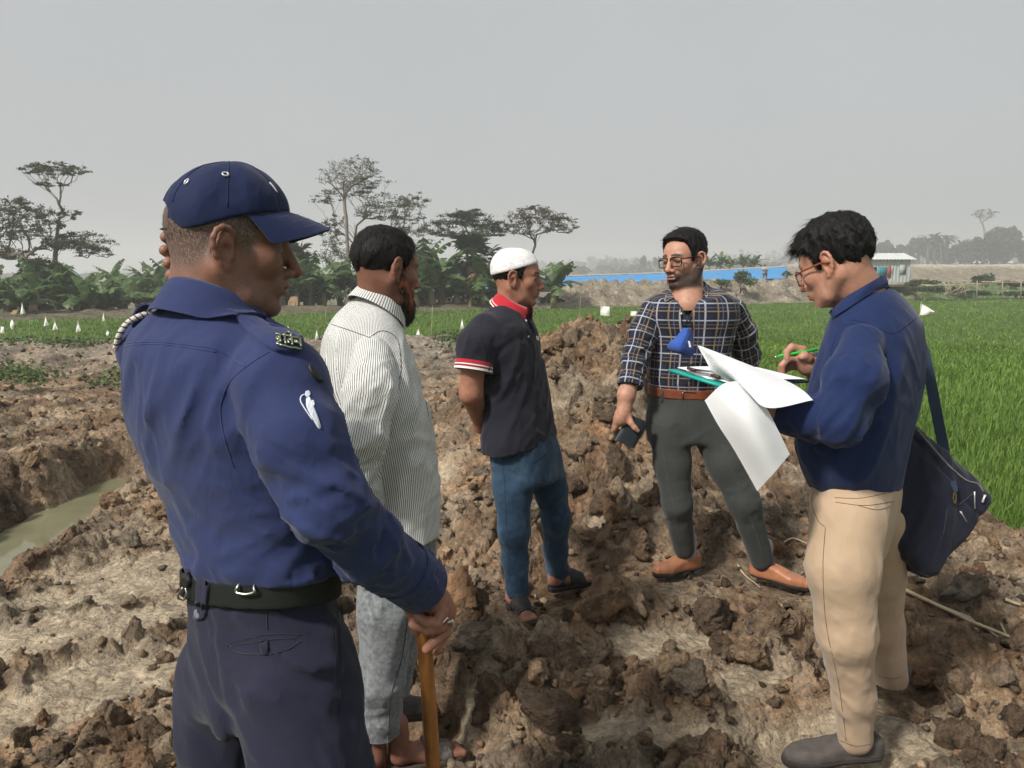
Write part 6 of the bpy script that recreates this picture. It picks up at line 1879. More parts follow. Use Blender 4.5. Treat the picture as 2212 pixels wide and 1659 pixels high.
# ================================================================== bearded man in the striped shirt
def pattern_mat(name, kind):
    m, nt, b = new_mat(name)
    sep = nt.nodes.new('ShaderNodeSeparateXYZ'); nt.links.new(attr(nt, 'pat', 'Vector'), sep.inputs[0])
    u, v = sep.outputs[0], sep.outputs[1]
    def line(c, period, off, width, soft=.12):
        f = mth(nt, 'FRACT', mth(nt, 'ADD', mth(nt, 'DIVIDE', c, period), off))
        d = mth(nt, 'ABSOLUTE', mth(nt, 'SUBTRACT', f, .5))
        return mth(nt, 'SUBTRACT', 1.0, mth(nt, 'SMOOTH_MIN', 1.0, mth(nt, 'MULTIPLY', mth(nt, 'MAXIMUM', mth(nt, 'SUBTRACT', d, width), 0.0), 1 / (soft * width + .004)), .02))
    if kind == 'stripe':
        k = line(u, .0060, 0, .13)
        c = mixc(nt, k, (.66, .665, .65), (.030, .033, .042))
    else:
        c = mixc(nt, 0.0, (.015, .023, .050), (0, 0, 0))
        for co, per, off, w, col, a in ((u, .072, .50, .15, (.016, .014, .016), .8), (v, .072, .50, .15, (.016, .014, .016), .8),
                                        (u, .072, .0, .034, (.44, .43, .45), .75), (v, .072, .0, .034, (.44, .43, .45), .75),
                                        (u, .072, .46, .034, (.27, .205, .155), .6), (v, .072, .46, .034, (.27, .205, .155), .6),
                                        (u, .072, .25, .018, (.20, .19, .22), .5), (v, .072, .25, .018, (.20, .19, .22), .5)):
            c = mixc(nt, mth(nt, 'MULTIPLY', line(co, per, off, w), a), c, col)
    n = noise_node(nt, 9, 4); kk = ramp(nt, n.outputs['Fac'], [(0.3, .9), (0.7, 1.1)])
    c = mixc(nt, 1.0, c, kk.outputs[0], 'MULTIPLY')
    nt.links.new(c, b.inputs['Base Color'])
    b.inputs['Roughness'].default_value = .85; b.inputs['Specular IOR Level'].default_value = .15; b.inputs['Sheen Weight'].default_value = .1
    n3 = noise_node(nt, 38, 4, .6); p = bump(nt, b, n3.outputs['Fac'], .10, .006)
    cz = noise_node(nt, 7.5, 3, .55); cz.inputs['Distortion'].default_value = 1.4
    cr_ = mth(nt, 'POWER', mth(nt, 'SUBTRACT', 1.0, mth(nt, 'MULTIPLY', mth(nt, 'ABSOLUTE', mth(nt, 'SUBTRACT', cz.outputs['Fac'], .5)), 2.0)), 9.0)
    bump(nt, b, cr_, .10, .010, p)
    return m
def loft_pat(V, L):
    u, v, z = loft_uv(V, L); a = np.interp(z, L['z'], L['a']); b = np.interp(z, L['z'], L['b'])
    am, bm_ = float(np.median(L['a'])), float(np.median(L['b']))
    return np.stack([np.arctan2(v / a, u / b) * (am + bm_) / 2, V[:, 2], np.zeros(len(V))], -1)
def limb_pat(V, pts, r):
    s, a = limb_uv(V, pts); return np.stack([a * r, s, np.zeros(len(V))], -1)
def sandal(root, heel, toe, L, W, mat, strap, base, seed=0, bare=True):
    """slipper with broad strap and the foot in it"""
    heel = np.asarray(heel, float); toe = np.asarray(toe, float); f = (toe - heel) / np.linalg.norm(toe - heel); u = np.array([0, 0, 1.]); u = u - f * (u @ f); u /= np.linalg.norm(u); s = np.cross(u, f)
    W3 = lambda q: heel + np.asarray(q) @ np.array([f, s, u])
    def Q(P): return np.stack([(P - heel) @ f, (P - heel) @ s, (P - heel) @ u], -1)
    def outline(x): return W * .5 * np.interp(x / L, [0, .05, .2, .45, .72, .92, 1], [.35, .6, .72, .74, 1.0, .85, .45])
    def sole(P):
        q = Q(P); d = np.maximum(np.abs(q[:, 1]) - outline(np.clip(q[:, 0], 0, L)), np.maximum(-q[:, 0], q[:, 0] - L)); return smax(d, np.abs(q[:, 2] - .011) - .011, .006)
    def foot(P):
        q = Q(P); 
        d = d_limb(q, [(.035, 0, .055), (.12, 0, .045), (L * .72, 0, .030)], [.032, .034, .030], .02)
        for k, y in enumerate((-.030, -.013, .002, .016, .029)): d = smin(d, d_limb(q, [(L * .70, y * W / .1, .030), (L * (.93 - .012 * k * (1 if seed else 1)), y * W / .1, .026)], [.012, (.0105 if k else .013)], .004), .004)
        d = smin(d, d_cone(q, (.035, 0, .06), (.03, 0, .16), .032, .036), .02)
        return d
    def strp(P):
        q = Q(P); fd = foot(P) - .004
        return np.maximum(np.maximum(np.abs(fd) - .0025, np.maximum(q[:, 0] - L * .80 + .10 * np.abs(q[:, 1]), L * .42 - q[:, 0])), .012 - q[:, 2])
    lo, hi = bounds([W3((-.02, -.07, -.02)), W3((L + .03, .07, -.02)), W3((0, -.07, .18)), W3((L, .07, .15))], .02)
    hh = .004
    v, f_ = sdf_mesh(sole, lo, hi, hh, 3); so = obj('sandal', mesh_from('sandal', local(v, root), f_), mat, root)
    v, f_ = sdf_mesh(strp, lo, hi, hh, 3); obj('strap', mesh_from('strap', local(v, root), f_), strap, so)
    v, f_ = sdf_mesh(foot, lo, hi, hh, 3); return flesh(v, f_, base)
def build_bearded():
    Y = 2.35; TH = R(45); A = lambda x, y, d=Y: at(x, y, d)
    root = person_root(850, 1500, Y, 'bearded man in a white and grey pinstripe shirt and faded grey jeans')
    strp = pattern_mat('pinstripe_cloth', 'stripe')
    L = loft([(636, 776, 842, 0, .9), (654, 752, 850, 0, .74), (690, 716, 862), (725, 697, 878), (762, 690, 895), (805, 688, 910), (870, 700, 925), (950, 730, 938), (1030, 748, 947), (1100, 758, 952), (1148, 762, 955)], Y, TH, .62)
    SR = [A(806, 772, 2.24), A(800, 850, 2.16), A(782, 940, 2.14), A(768, 1005, 2.16), A(790, 1080, 2.22)]
    zb = L['z'][0]
    def tors(P):
        d = d_loft(P, L, 0, .003)
        d = d + folds(P, .010, 8, (.25, 0, 1), 21) * sstep(L['z'][-1], L['z'][-1] - .25, P[:, 2]) + folds(P, .008, 10, (.9, 0, .5), 22) * near(P, A(850, 1020, 2.2), .25)
        d = hollow(d, P, L, .06, .013); d = np.maximum(d, L['z'][0] + .012 + .008 * np.sin(P[:, 0] * 30) - P[:, 2])
        return neckline(d, P, A(820, 662, 2.36), TH, R(30), .066)
    v, f = sdf_mesh(tors, *boxpx(675, 1165, 970, 625, 2.08, 2.66), .0075)
    me = mesh_from('shirt', local(v, root), f, True, {'pat': loft_pat(v, L)}); sh = obj('shirt', me, strp, root); B = bvh_of(v, f)
    def slv(P):
        d = d_limb(P, SR, [.062, .071, .066, .058, .05], .03)
        return d + folds(P, .009, 14, (1, 0, .35), 23) * near(P, SR[3], .22) + folds(P, .006, 10, (.3, 0, 1), 24)
    v2, f2 = sdf_mesh(slv, *bounds(SR, .1), .006)
    me = mesh_from('sleeve', local(v2, root), f2, True, {'pat': limb_pat(v2, SR, .068)}); obj('sleeve', me, strp, sh); B2 = bvh_of(v2, f2)
    SLp = [A(760, 760, 2.5), A(745, 900, 2.55), A(770, 1040, 2.52)]
    v3, f3 = sdf_mesh(lambda P: d_limb(P, SLp, [.068, .06, .05], .02), *bounds(SLp, .1), .009); me = mesh_from('sleeve', local(v3, root), f3, True, {'pat': limb_pat(v3, SLp, .068)}); obj('sleeve', me, strp, sh)
    collar('collar', A(820, 658, 2.36), TH, .064, .070, .036, .028, .024, 50, strp, sh, root, tilt=R(30), tip=.036, attr_uv=True, clear=tors)
    m_ = fabric('stripe_seam', (.12, .12, .13))
    for pts in ([(715, 700), (760, 715), (800, 730)], [(800, 728), (822, 715), (848, 722), (862, 745), (866, 800), (858, 850)], [(893, 705), (905, 760), (915, 830), (925, 900)]):
        mb = MB(); mb.add(*seam([B, B2], pts, .0014, .0002, 26)); obj('seam', mb.mesh('seam', True, root.location), m_, sh)
    # trousers: acid washed jeans
    jean = fabric('grey_jeans', (.140, .155, .168), .9, .3, 60, 700, .3, .1, wear=((.30, .31, .315), 70, .40, .75))
    rl = [A(842, 1190, 2.30), A(838, 1310, 2.27), A(824, 1470, 2.27), A(820, 1600, 2.31), A(822, 1645, 2.32)]; ll = [A(880, 1200, 2.46), A(862, 1330, 2.48), A(840, 1480, 2.52), A(815, 1620, 2.60), A(812, 1650, 2.6)]
    LT = loft([(1120, 768, 946), (1180, 766, 940), (1240, 770, 925), (1290, 780, 905)], Y, TH, .7)
    def trs(P):
        d = d_loft(P, LT, 0, .03); d = smin(d, smin(d_limb(P, rl, [.104, .090, .066, .056, .058], .03), d_limb(P, ll, [.095, .085, .064, .056, .056], .03), .012), .03)
        return d + folds(P, .006, 16, (1, 0, .3), 25) * sstep(A(0, 1380)[2], A(0, 1480)[2], P[:, 2]) + folds(P, .005, 9, (.5, 0, 1), 26)
    v, f = sdf_mesh(trs, (A(720, 1400)[0], 2.08, .02), (A(985, 1400, 2.1)[0] + .03, 2.75, A(0, 1120)[2]), .0085)
    tr = cloth_obj('jeans', v, f, jean, root); BT = bvh_of(v, f)
    m_ = fabric('jean_seam', (.03, .03, .034))
    for pts in ([(886, 1168), (892, 1190), (915, 1200), (934, 1196)], [(877, 1250), (880, 1330), (868, 1420), (846, 1500), (838, 1600)]):
        mb = MB(); mb.add(*seam(BT, pts, .0016, .0004, 30)); obj('seam', mb.mesh('seam', True, root.location), m_, tr)
    base = (.200, .092, .062)
    g1 = float(rl[-1][2])
    h1 = A(842, 1668, 2.33); t1 = A(975, 1648, 2.40); h1[2] = min(h1[2], .02); t1[2] = h1[2] + .005
    foot1 = sandal(root, h1, t1, .255, .098, plain('brown_sole', (.06, .045, .038), .8), plain('grey_strap', (.09, .08, .075), .8, .2, 40, .3), np.array(base) * 1.2)
    h2 = A(800, 1690, 2.6); t2 = A(905, 1665, 2.66); h2[2] = t2[2] = h1[2]
    foot2 = sandal(root, h2, t2, .255, .098, plain('brown_sole', (.06, .045, .038), .8), plain('grey_strap', (.09, .08, .075), .8, .2, 40, .3), np.array(base) * 1.2)
    # head
    hd = Head(A(834, 580, 2.35), 38, 8, 0, 1.0, jaw=1.0, neck=A(822, 662, 2.36), neck_r=(.060, .068))
    v, f = hd.mesh(.0040); c, br, bc = hd.colours(v, base, bristle=.3, bcol=(.02, .015, .012), shadow=.5)
    skin_obj('body', [(v, f, c, br, bc), foot1, foot2], root, None, [[A(815, 690), A(830, 1000)] + rl[:4] + [rl[4] - [0, 0, .02]], [A(815, 690), A(840, 1000, 2.4)] + ll[:4] + [ll[4] - [0, 0, .02]]])
    line = [(-.12, -.062), (-.07, -.058), (-.03, -.035), (-.012, .028), (.012, .020), (.022, -.002), (.035, .018), (.05, .055), (.066, .080), (.09, .115)]
    v, f = hair_shell(hd, .0065, line, .0034, .0035, .003, 5)
    s1 = strands(hd, v, f, 4000, lambda q: .014 + .012 * sstep(.0, .08, q[:, 2]), comb_whorl, .0006, .03, .02, 6, wild=.12)
    hair_obj('hair', [(v, f, .2), s1], hair_mat('brown_black_hair', (.004, .003, .003), (.016, .012, .010), .5), root)
    # beard: black with henna-red sides
    def brd(P):
        q = hd.loc(P); ab = q.copy(); ab[:, 1] = np.abs(ab[:, 1])
        d = d_limb(ab, [(.012, .066, -.005), (.024, .058, -.050), (.052, .036, -.095)], [.008, .019, .028], .012)
        d = smin(d, d_ell(q, (.066, 0, -.122), (.042, .042, .042)), .02)
        d = smin(d, d_ell(q, (.058, 0, -.098), (.040, .040, .030)), .015)
        d = smax(d, -d_ell(q, (.10, 0, -.062), (.022, .026, .016)), .006)
        return (d + .004 * fbm(q * np.array([60, 60, 22]), 3)) * hd.k
    v, f = sdf_mesh(brd, hd.c - .17, hd.c + .15, .0036)
    ql = hd.loc(v)
    henna = lambda q: (sstep(-.125, -.085, q[:, 2]) * sstep(.15, -.2, fbm(q * 40, 2) - 1.2 * (np.abs(q[:, 1]) - .035)))
    s2 = strands(hd, v, f, 3000, .018, lambda q: np.tile([.25, 0, -1.0], (len(q), 1)), .0006, .25, .12, 8)
    tone = henna(ql); q2 = hd.loc(s2[0]); t2_ = np.repeat(henna(hd.loc(s2[0][::10])), 10)[:len(s2[0])]
    m, nt, b = new_mat('henna_beard')
    r = ramp(nt, attr(nt, 'tone'), [(0.25, (.010, .007, .006)), (.6, (.16, .032, .008)), (1.0, (.30, .062, .014))]); nt.links.new(r.outputs[0], b.inputs['Base Color']); b.inputs['Roughness'].default_value = .6
    hair_obj('beard', [(v, f, tone * .8), (s2[0], s2[1], np.clip(t2_ + .2 * (s2[2] - .5), 0, 1))], m, root)
build_bearded()

# ================================================================== man in the white prayer cap
def build_capman():
    Y = 3.30; TH = R(-25); A = lambda x, y, d=Y: at(x, y, d)
    root = person_root(1150, 1300, Y, 'man in a white prayer cap, dark polo shirt with red collar and blue jeans')
    polo = fabric('dark_polo', (.017, .017, .026), .9, .10, 8, 900, .2, .12)
    red = fabric('red_rib', (.42, .020, .032), .85, .1, 10); whit = fabric('white_rib', (.72, .70, .70), .85, .05)
    L = loft([(652, 1078, 1132, 0, .9), (666, 1058, 1138, 0, .78), (690, 1026, 1148), (718, 1012, 1159), (760, 1016, 1168), (810, 1032, 1177), (860, 1042, 1186), (905, 1044, 1194), (940, 1041, 1200), (968, 1042, 1203)], Y, TH, .66)
    SR = [A(1052, 712, 3.18), A(1030, 745, 3.13), A(1022, 800, 3.11)]
    zc = A(0, 968)[2]
    def tors(P):
        d = d_loft(P, L, 0, .010); d = smin(d, d_limb(P, SR, [.070, .071, .072], .03), .02)
        d = d + folds(P, .007, 9, (.5, 0, .8), 31) * sstep(.9, .75, P[:, 2] - .45) + folds(P, .006, 10, (1, 0, .5), 32) * near(P, A(1110, 800, 3.1), .2)
        d = hollow(d, P, L, .06, .016)
        d = neckline(d, P, A(1110, 664, 3.30), TH, R(26), .066, .06)
        ax = (SR[2] - SR[1]) / np.linalg.norm(SR[2] - SR[1]); t = (P - SR[2]) @ ax
        cut = np.where(np.linalg.norm(P - SR[2], axis=1) < .11, t, -1)           # open sleeve end
        d = np.maximum(d, cut)
        # hem drops at the back
        return np.maximum(d, (zc + .05 * (P[:, 0] - A(1100, 0)[0]) + .02 * np.cos((P[:, 0] - .1) * 9)) - P[:, 2])
    v, f = sdf_mesh(tors, *boxpx(978, 990, 1222, 640, 2.98, 3.62), .0075)
    sh = cloth_obj('polo_shirt', v, f, polo, root); B = bvh_of(v, f)
    # striped sleeve band
    ax = (SR[2] - SR[1]) / np.linalg.norm(SR[2] - SR[1])
    for nm, a, b_, m, r in (('cuff_band', -.036, -.022, red, .0770), ('cuff_band', -.0205, -.0155, whit, .0775), ('cuff_band', -.014, -.0095, red, .0770), ('cuff_band', -.008, .001, whit, .0775)):
        P = np.array([SR[2] + ax * a, SR[2] + ax * b_]); mb = MB(); V_, F_ = tube(P, r, 40, False); mb.add(V_, F_); obj(nm, mb.mesh(nm, True, root.location), m, sh)
    # polo collar with white piping
    ce = A(1110, 660, 3.30)
    co = collar('collar', ce, TH, .064, .072, .032, .028, .022, 50, red, sh, root, tilt=R(26), tip=.026)
    Mx = rotm(TH, R(26), 0)
    for k, dz, w in ((0, .000, .0030), (1, .009, .0016)):
        P = []
        for ph in np.linspace(R(25), 2 * math.pi - R(25), 60):
            fb = 1 - abs(ph - math.pi) / math.pi; t = 1 - dz / .05
            z = .032 - (.032 + .028 + .026 * (1 - fb) ** 3) * t; off = .003 + .022 * t ** .8 + .0015
            q = np.array([(.072 + off) * math.cos(ph), (.064 + off) * math.sin(ph), z + .012 * (fb - .5)]); q[0] += .013 * (1 - fb) ** 4 * t
            P.append(ce + Mx @ q)
        mb = MB(); mb.add(*tube(np.array(P), w, 6)); obj('piping', mb.mesh('piping', True, root.location), whit, co)
    m_ = fabric('polo_seam', (.008, .008, .012))
    for pts in ([(1060, 662), (1040, 690), (1035, 715), (1046, 760), (1052, 800)], [(1134, 690), (1140, 720), (1144, 752)], [(1143, 690), (1149, 720), (1152, 752)]):
        mb = MB(); mb.add(*seam(B, pts, .0012, .0004, 20)); obj('seam', mb.mesh('seam', True, root.location), m_, sh)
    for x, y in ((1136, 693), (1141, 727)):
        p, n = on(B, x, y, .001); mb = MB(); mb.add(*tube(np.array([p - n * .002, p + n * .0025]), [.0045, .0045], 10)); obj('button', mb.mesh('button', True, root.location), M_WHITE, sh)
    try:
        piece('chest_logo', decal(B, [(1158, 725), (1163, 728), (1164, 736), (1159, 733)], .0004, .001, 2, 12), M_WHITE, sh, root)
    except Exception: pass
    # jeans
    jean = fabric('blue_jeans', (.023, .050, .090), .9, .22, 30, 800, .3, .08, wear=((.075, .130, .185), 9, .48, .80))
    rl = [A(1106, 985, 3.24), A(1108, 1060, 3.20), A(1108, 1145, 3.18), A(1113, 1210, 3.20), A(1117, 1274, 3.20)]
    ll = [A(1172, 985, 3.36), A(1190, 1060, 3.38), A(1202, 1120, 3.40), A(1200, 1190, 3.46), A(1204, 1246, 3.50)]
    LT = loft([(930, 1052, 1196), (960, 1056, 1204), (1000, 1064, 1212), (1035, 1068, 1216)], Y, TH, .72)
    def trs(P):
        d = d_loft(P, LT, 0, .03); d = smin(d, smin(d_limb(P, rl, [.082, .078, .062, .052, .050], .03), d_limb(P, ll, [.078, .070, .060, .052, .050], .03), .010), .03)
        return d + folds(P, .006, 15, (1, 0, .25), 33) * (near(P, rl[2], .12) + near(P, ll[2], .12) + near(P, rl[4], .10) + near(P, ll[4], .1)) + folds(P, .004, 9, (.3, 0, 1), 34)
    v, f = sdf_mesh(trs, (A(1040, 1100)[0], 2.98, .03), (A(1250, 1100, 3.5)[0], 3.75, A(0, 930)[2]), .0078)
    tr = cloth_obj('jeans', v, f, jean, root); BT = bvh_of(v, f)
    m_ = fabric('jean_stitch', (.012, .025, .05))
    for pts in ([(1085, 985), (1090, 1050), (1094, 1130), (1098, 1200), (1103, 1270)], [(1160, 1010), (1178, 1080), (1183, 1150), (1186, 1235)], [(1094, 1277), (1118, 1281), (1141, 1275)], [(1177, 1250), (1202, 1254), (1226, 1240)], [(1150, 1000), (1168, 985), (1180, 975)]):
        mb = MB(); mb.add(*seam(BT, pts, .0012, .0006, 26)); obj('seam', mb.mesh('seam', True, root.location), m_, tr)
    base = (.330, .155, .100)
    sl, stp = plain('black_sole', (.018, .017, .017), .7), plain('black_strap', (.028, .028, .028), .55, .2, 40, .3)
    h1 = A(1103, 1308, 3.26); t1 = A(1143, 1345, 3.06); h1[2] = t1[2] = A(1120, 1338, 3.12)[2]
    fo1 = sandal(root, h1, t1, .235, .100, sl, stp, np.array(base) * .85)
    h2 = A(1184, 1276, 3.46); t2 = A(1262, 1262, 3.56); h2[2] = t2[2] = A(1190, 1277, 3.47)[2]
    fo2 = sandal(root, h2, t2, .235, .100, sl, stp, np.array(base) * .85)
    # bare forearm behind the back
    AR = [A(1023, 780, 3.12), A(1018, 850, 3.13), A(1042, 918, 3.28), A(1062, 945, 3.40)]
    def arm(P):
        d = d_limb(P, AR, [.050, .046, .034, .026], .02); d = smin(d, d_ell(P, A(1064, 958, 3.43), (.03, .035, .045)), .02)
        for k, y in enumerate((958, 966, 973)): d = smin(d, d_limb(P, [A(1066, y - 4, 3.43), A(1050, y, 3.41)], [.010, .009], .004), .004)
        return d
    v, f = sdf_mesh(arm, *bounds(AR + [A(1050, 980, 3.43)], .08), .005)
    fl = flesh(v, f, base)
    hd = Head(A(1116, 600, 3.30), -6, 3, 0, .985, jaw=1.0, cheek=1.0, neck=A(1108, 668, 3.31), neck_r=(.058, .066))
    v, f = hd.mesh(.0046); c, br, bc = hd.colours(v, base, bristle=.35, bcol=(.05, .045, .042), shadow=.30, lips=(.24, .10, .08))
    skin_obj('body', [(v, f, c, br, bc), fl, fo1, fo2], root, None, [[A(1108, 690), A(1060, 715, 3.2), A(1024, 785, 3.12)], [A(1108, 690), A(1115, 900)] + rl[:4] + [rl[4] - [0, 0, .02]], [A(1108, 690), A(1125, 900)] + ll[:4] + [ll[4] - [0, 0, .02]]])
    line = [(-.12, -.052), (-.07, -.050), (-.035, -.038), (-.018, .015), (.008, .030), (.014, .000), (.026, -.008), (.036, .03), (.05, .06), (.08, .12)]
    v, f = hair_shell(hd, .0050, line, .004, .002, -.004, 9); s1 = strands(hd, v, f, 2600, .014, comb_whorl, .0007, .04, .02, 11, wild=.12, sel=lambda q: q[:, 2] < np.interp(q[:, 0], [-.11, 0, .1], [.0, .030, .066]) - .004)
    hair_obj('hair', [(v, f, .2), s1], M_HAIR, root)
    def cap(P):
        q = hd.loc(P); d = d_ell(q, (-.011, 0, .040), (.1035, .086, .090)); d = smax(d, q[:, 2] - .128, .02)
        lim = np.interp(q[:, 0], [-.11, 0, .1], [.002, .034, .070]); d = d - .0016 * np.exp(-((q[:, 2] - lim - .010) / .009) ** 2)
        return np.maximum(d, lim - q[:, 2]) * hd.k
    v, f = sdf_mesh(cap, hd.c + np.array([-.14, -.13, -.03]), hd.c + np.array([.14, .13, .17]), .0034)
    m, nt, b = new_mat('lace_cap'); vo = nt.nodes.new('ShaderNodeTexVoronoi'); vo.inputs['Scale'].default_value = 260; tc = nt.nodes.new('ShaderNodeTexCoord'); nt.links.new(tc.outputs['Object'], vo.inputs['Vector'])
    n = noise_node(nt, 55, 4); r = ramp(nt, n.outputs['Fac'], [(.35, (.60, .60, .62)), (.6, (.80, .79, .78))]); nt.links.new(r.outputs[0], b.inputs['Base Color']); b.inputs['Roughness'].default_value = .9
    bump(nt, b, vo.outputs['Distance'], .5, .002)
    obj('prayer_cap', mesh_from('prayer_cap', local(v, root), f), m, root)
build_capman()

# ================================================================== man in the checked shirt
def glasses(hd, root, rim_mat, temple_mat, w=.027, h=.019, rim=.0024, x=.098, z=-.004, flip=1):
    """frame with two lenses, bridge and temples"""
    fr = MB(); n = 26; a = np.linspace(0, 2 * math.pi, n)
    gl = []
    for sg in (-1, 1):
        cx = .033 * sg
        sq = lambda t: np.sign(t) * np.abs(t) ** .55
        P = np.array([hd.wld((x - .006 * (abs(cx + w * sq(math.cos(t))) / .06) ** 2, cx + w * sq(math.cos(t)), z + h * sq(math.sin(t)) - .002 * math.cos(t) * sg)) for t in a])
        fr.add(*tube(P, rim * hd.k, 6, False)); gl.append(P)
    fr.add(*tube(np.array([hd.wld((x + .001, y, z + .006)) for y in (-.007, 0, .007)]), rim * hd.k, 6))
    o = obj('glasses', fr.mesh('glasses', True, root.location), rim_mat, root)
    for sg in (-1, 1):
        te = MB(); te.add(*tube(np.array([hd.wld(q) for q in ((x - .006, .060 * sg, z + .010), (x - .03, .074 * sg, z + .012), (.03, .080 * sg, z + .013), (.002, .083 * sg, z + .013), (-.018, .084 * sg, z + .004))]), rim * hd.k * 1.25, 6)); obj('temple', te.mesh('temple', True, root.location), temple_mat, o)
    lm = bpy.data.materials.get('lens') or None
    if lm is None:
        lm, nt, b = new_mat('lens'); b.inputs['Base Color'].default_value = (.9, .95, .93, 1); b.inputs['Roughness'].default_value = .03; b.inputs['Transmission Weight'].default_value = 1.0; b.inputs['IOR'].default_value = 1.05; b.inputs['Alpha'].default_value = .35
    for P in gl:
        c = P.mean(0); V = np.concatenate([P[:-1], c[None]]); k = len(P) - 1; j = np.arange(k)
        obj('lens', mesh_from('lens', local(V, root), np.stack([j, (j + 1) % k, np.full(k, k)], -1), True), lm, o)
    return o
def build_checked():
    Y = 3.45; TH = R(-100); A = lambda x, y, d=Y: at(x, y, d)
    root = person_root(1520, 1230, Y, 'man with glasses in a navy checked shirt, grey trousers and tan loafers', .1)
    chk = pattern_mat('checked_cloth', 'check')
    L = loft([(616, 1462, 1526, 0, .9), (630, 1434, 1562, 0, .75), (650, 1398, 1590), (680, 1392, 1594), (730, 1404, 1582), (780, 1404, 1572), (818, 1402, 1566), (842, 1406, 1562), (862, 1408, 1560)], Y, TH, .64)
    def tors(P):
        d = d_loft(P, L, 0, .012)
        d = neckline(d, P, A(1489, 634, 3.455), R(-105), R(26), .066, .052, .032)
        return d + folds(P, .007, 12, (1, 0, .2), 41) * sstep(L['z'][0] + .22, L['z'][0], P[:, 2]) + folds(P, .006, 9, (.5, 0, 1), 42) * (near(P, A(1405, 720, 3.4), .15) + near(P, A(1580, 720, 3.4), .15))
    v, f = sdf_mesh(tors, *boxpx(1382, 872, 1612, 600, 3.2, 3.72), .0075)
    sh = obj('shirt', mesh_from('shirt', local(v, root), f, True, {'pat': loft_pat(v, L)}), chk, root); B = bvh_of(v, f)
    SR = [A(1406, 676, 3.44), A(1388, 722, 3.42), A(1372, 775, 3.38), A(1362, 828, 3.33)]
    SL = [A(1584, 672, 3.46), A(1602, 715, 3.50), A(1612, 770, 3.55), A(1606, 830, 3.62), A(1580, 870, 3.66)]
    for pts, rr, sd in ((SR, [.056, .058, .052, .050], 43), (SL, [.056, .058, .054, .048, .042], 44)):
        def slv(P):
            d = d_limb(P, pts, rr, .03) + folds(P, .007, 15, (1, 0, .3), sd) * (.4 + near(P, pts[2], .15))
            ax = (pts[-1] - pts[-2]) / np.linalg.norm(pts[-1] - pts[-2]); return np.maximum(d, (P - pts[-1]) @ ax)
        v2, f2 = sdf_mesh(slv, *bounds(pts, .085), .006); obj('sleeve', mesh_from('sleeve', local(v2, root), f2, True, {'pat': limb_pat(v2, pts, .056)}), chk, sh)
    # rolled cuff
    ax = (SR[3] - SR[2]) / np.linalg.norm(SR[3] - SR[2])
    def roll(P):
        t = (P - SR[3]) @ ax; d = d_cone(P, SR[3] - ax * .05, SR[3] + ax * .018, .053, .055) + folds(P, .003, 30, (1, 0, .2), 45); return np.maximum(d, np.maximum(-t - .048, t - .016))
    v2, f2 = sdf_mesh(roll, *bounds([SR[3]], .09), .0045); obj('cuff', mesh_from('cuff', local(v2, root), f2, True, {'pat': limb_pat(v2, SR, .06)}), chk, sh)
    collar('collar', A(1489, 630, 3.455), R(-105), .064, .070, .036, .044, .034, 74, chk, sh, root, tilt=R(26), tip=.034, attr_uv=True, clear=tors)
    m_ = fabric('placket_thread', (.02, .022, .05))
    for pts in ([(1484, 665), (1487, 720), (1488, 780), (1486, 835)], [(1494, 660), (1497, 720), (1497, 780), (1495, 835)]):
        mb = MB(); mb.add(*seam(B, pts, .0010, .0003, 24)); obj('placket', mb.mesh('placket', True, root.location), m_, sh)
    for y in (690, 735, 788, 822):
        p, n = on(B, 1490, y, .001); mb = MB(); mb.add(*tube(np.array([p - n * .002, p + n * .002]), [.005, .005], 10)); obj('button', mb.mesh('button', True, root.location), M_BLACK, sh)
    # collar points lying on the chest
    for pts in ([(1447, 622), (1438, 640), (1437, 652), (1450, 647), (1464, 640), (1462, 628)], [(1514, 600), (1524, 606), (1528, 625), (1529, 643), (1518, 637), (1507, 629), (1506, 614)]):
        V_, F_ = decal(B, pts, .002, .005, 4, 40)
        if len(V_): o_ = obj('collar_point', mesh_from('collar_point', local(V_, root), F_, True, {'pat': (loft_pat(V_, L) @ np.array([[.8, .6, 0], [-.6, .8, 0], [0, 0, 1.]]))}), chk, sh)
        mb = MB(); mb.add(*seam(B, pts[1:5], .0016, .006, 16)); obj('collar_edge', mb.mesh('collar_edge', True, root.location), fabric('pale_edge', (.30, .29, .30)), sh)
    # trousers
    gm = fabric('grey_trousers', (.044, .048, .046), .85, .10, 8, 900, .15, .1)
    LT = loft([(840, 1406, 1562), (862, 1402, 1566), (900, 1396, 1574), (950, 1398, 1584)], Y, TH, .68)
    rl = [A(1446, 920, 3.42), A(1452, 1000, 3.40), A(1462, 1090, 3.38), A(1478, 1185, 3.45)]; ll = [A(1536, 915, 3.42), A(1568, 1000, 3.36), A(1607, 1085, 3.32), A(1645, 1208, 3.38)]
    def trs(P):
        d = d_loft(P, LT, 0, .02); d = smin(d, smin(d_limb(P, rl, [.094, .078, .062, .047], .03), d_limb(P, ll, [.094, .080, .064, .050], .03), .008), .03)
        for pts in (rl, ll):                                   # pressed crease
            pass
        return d + folds(P, .0035, 17, (1, 0, .4), 46) * (near(P, A(1490, 940, 3.3), .10) + near(P, ll[2], .16) + .7 * near(P, rl[2], .12)) + folds(P, .002, 9, (.2, 0, 1), 47)
    v, f = sdf_mesh(trs, (A(1380, 1000, 3.1)[0], 3.10, .06), (A(1690, 1000, 3.7)[0], 3.75, A(0, 838)[2]), .0078)
    tr = cloth_obj('trousers', v, f, gm, root); BT = bvh_of(v, f)
    m_ = fabric('crease_cloth', (.042, .048, .046))
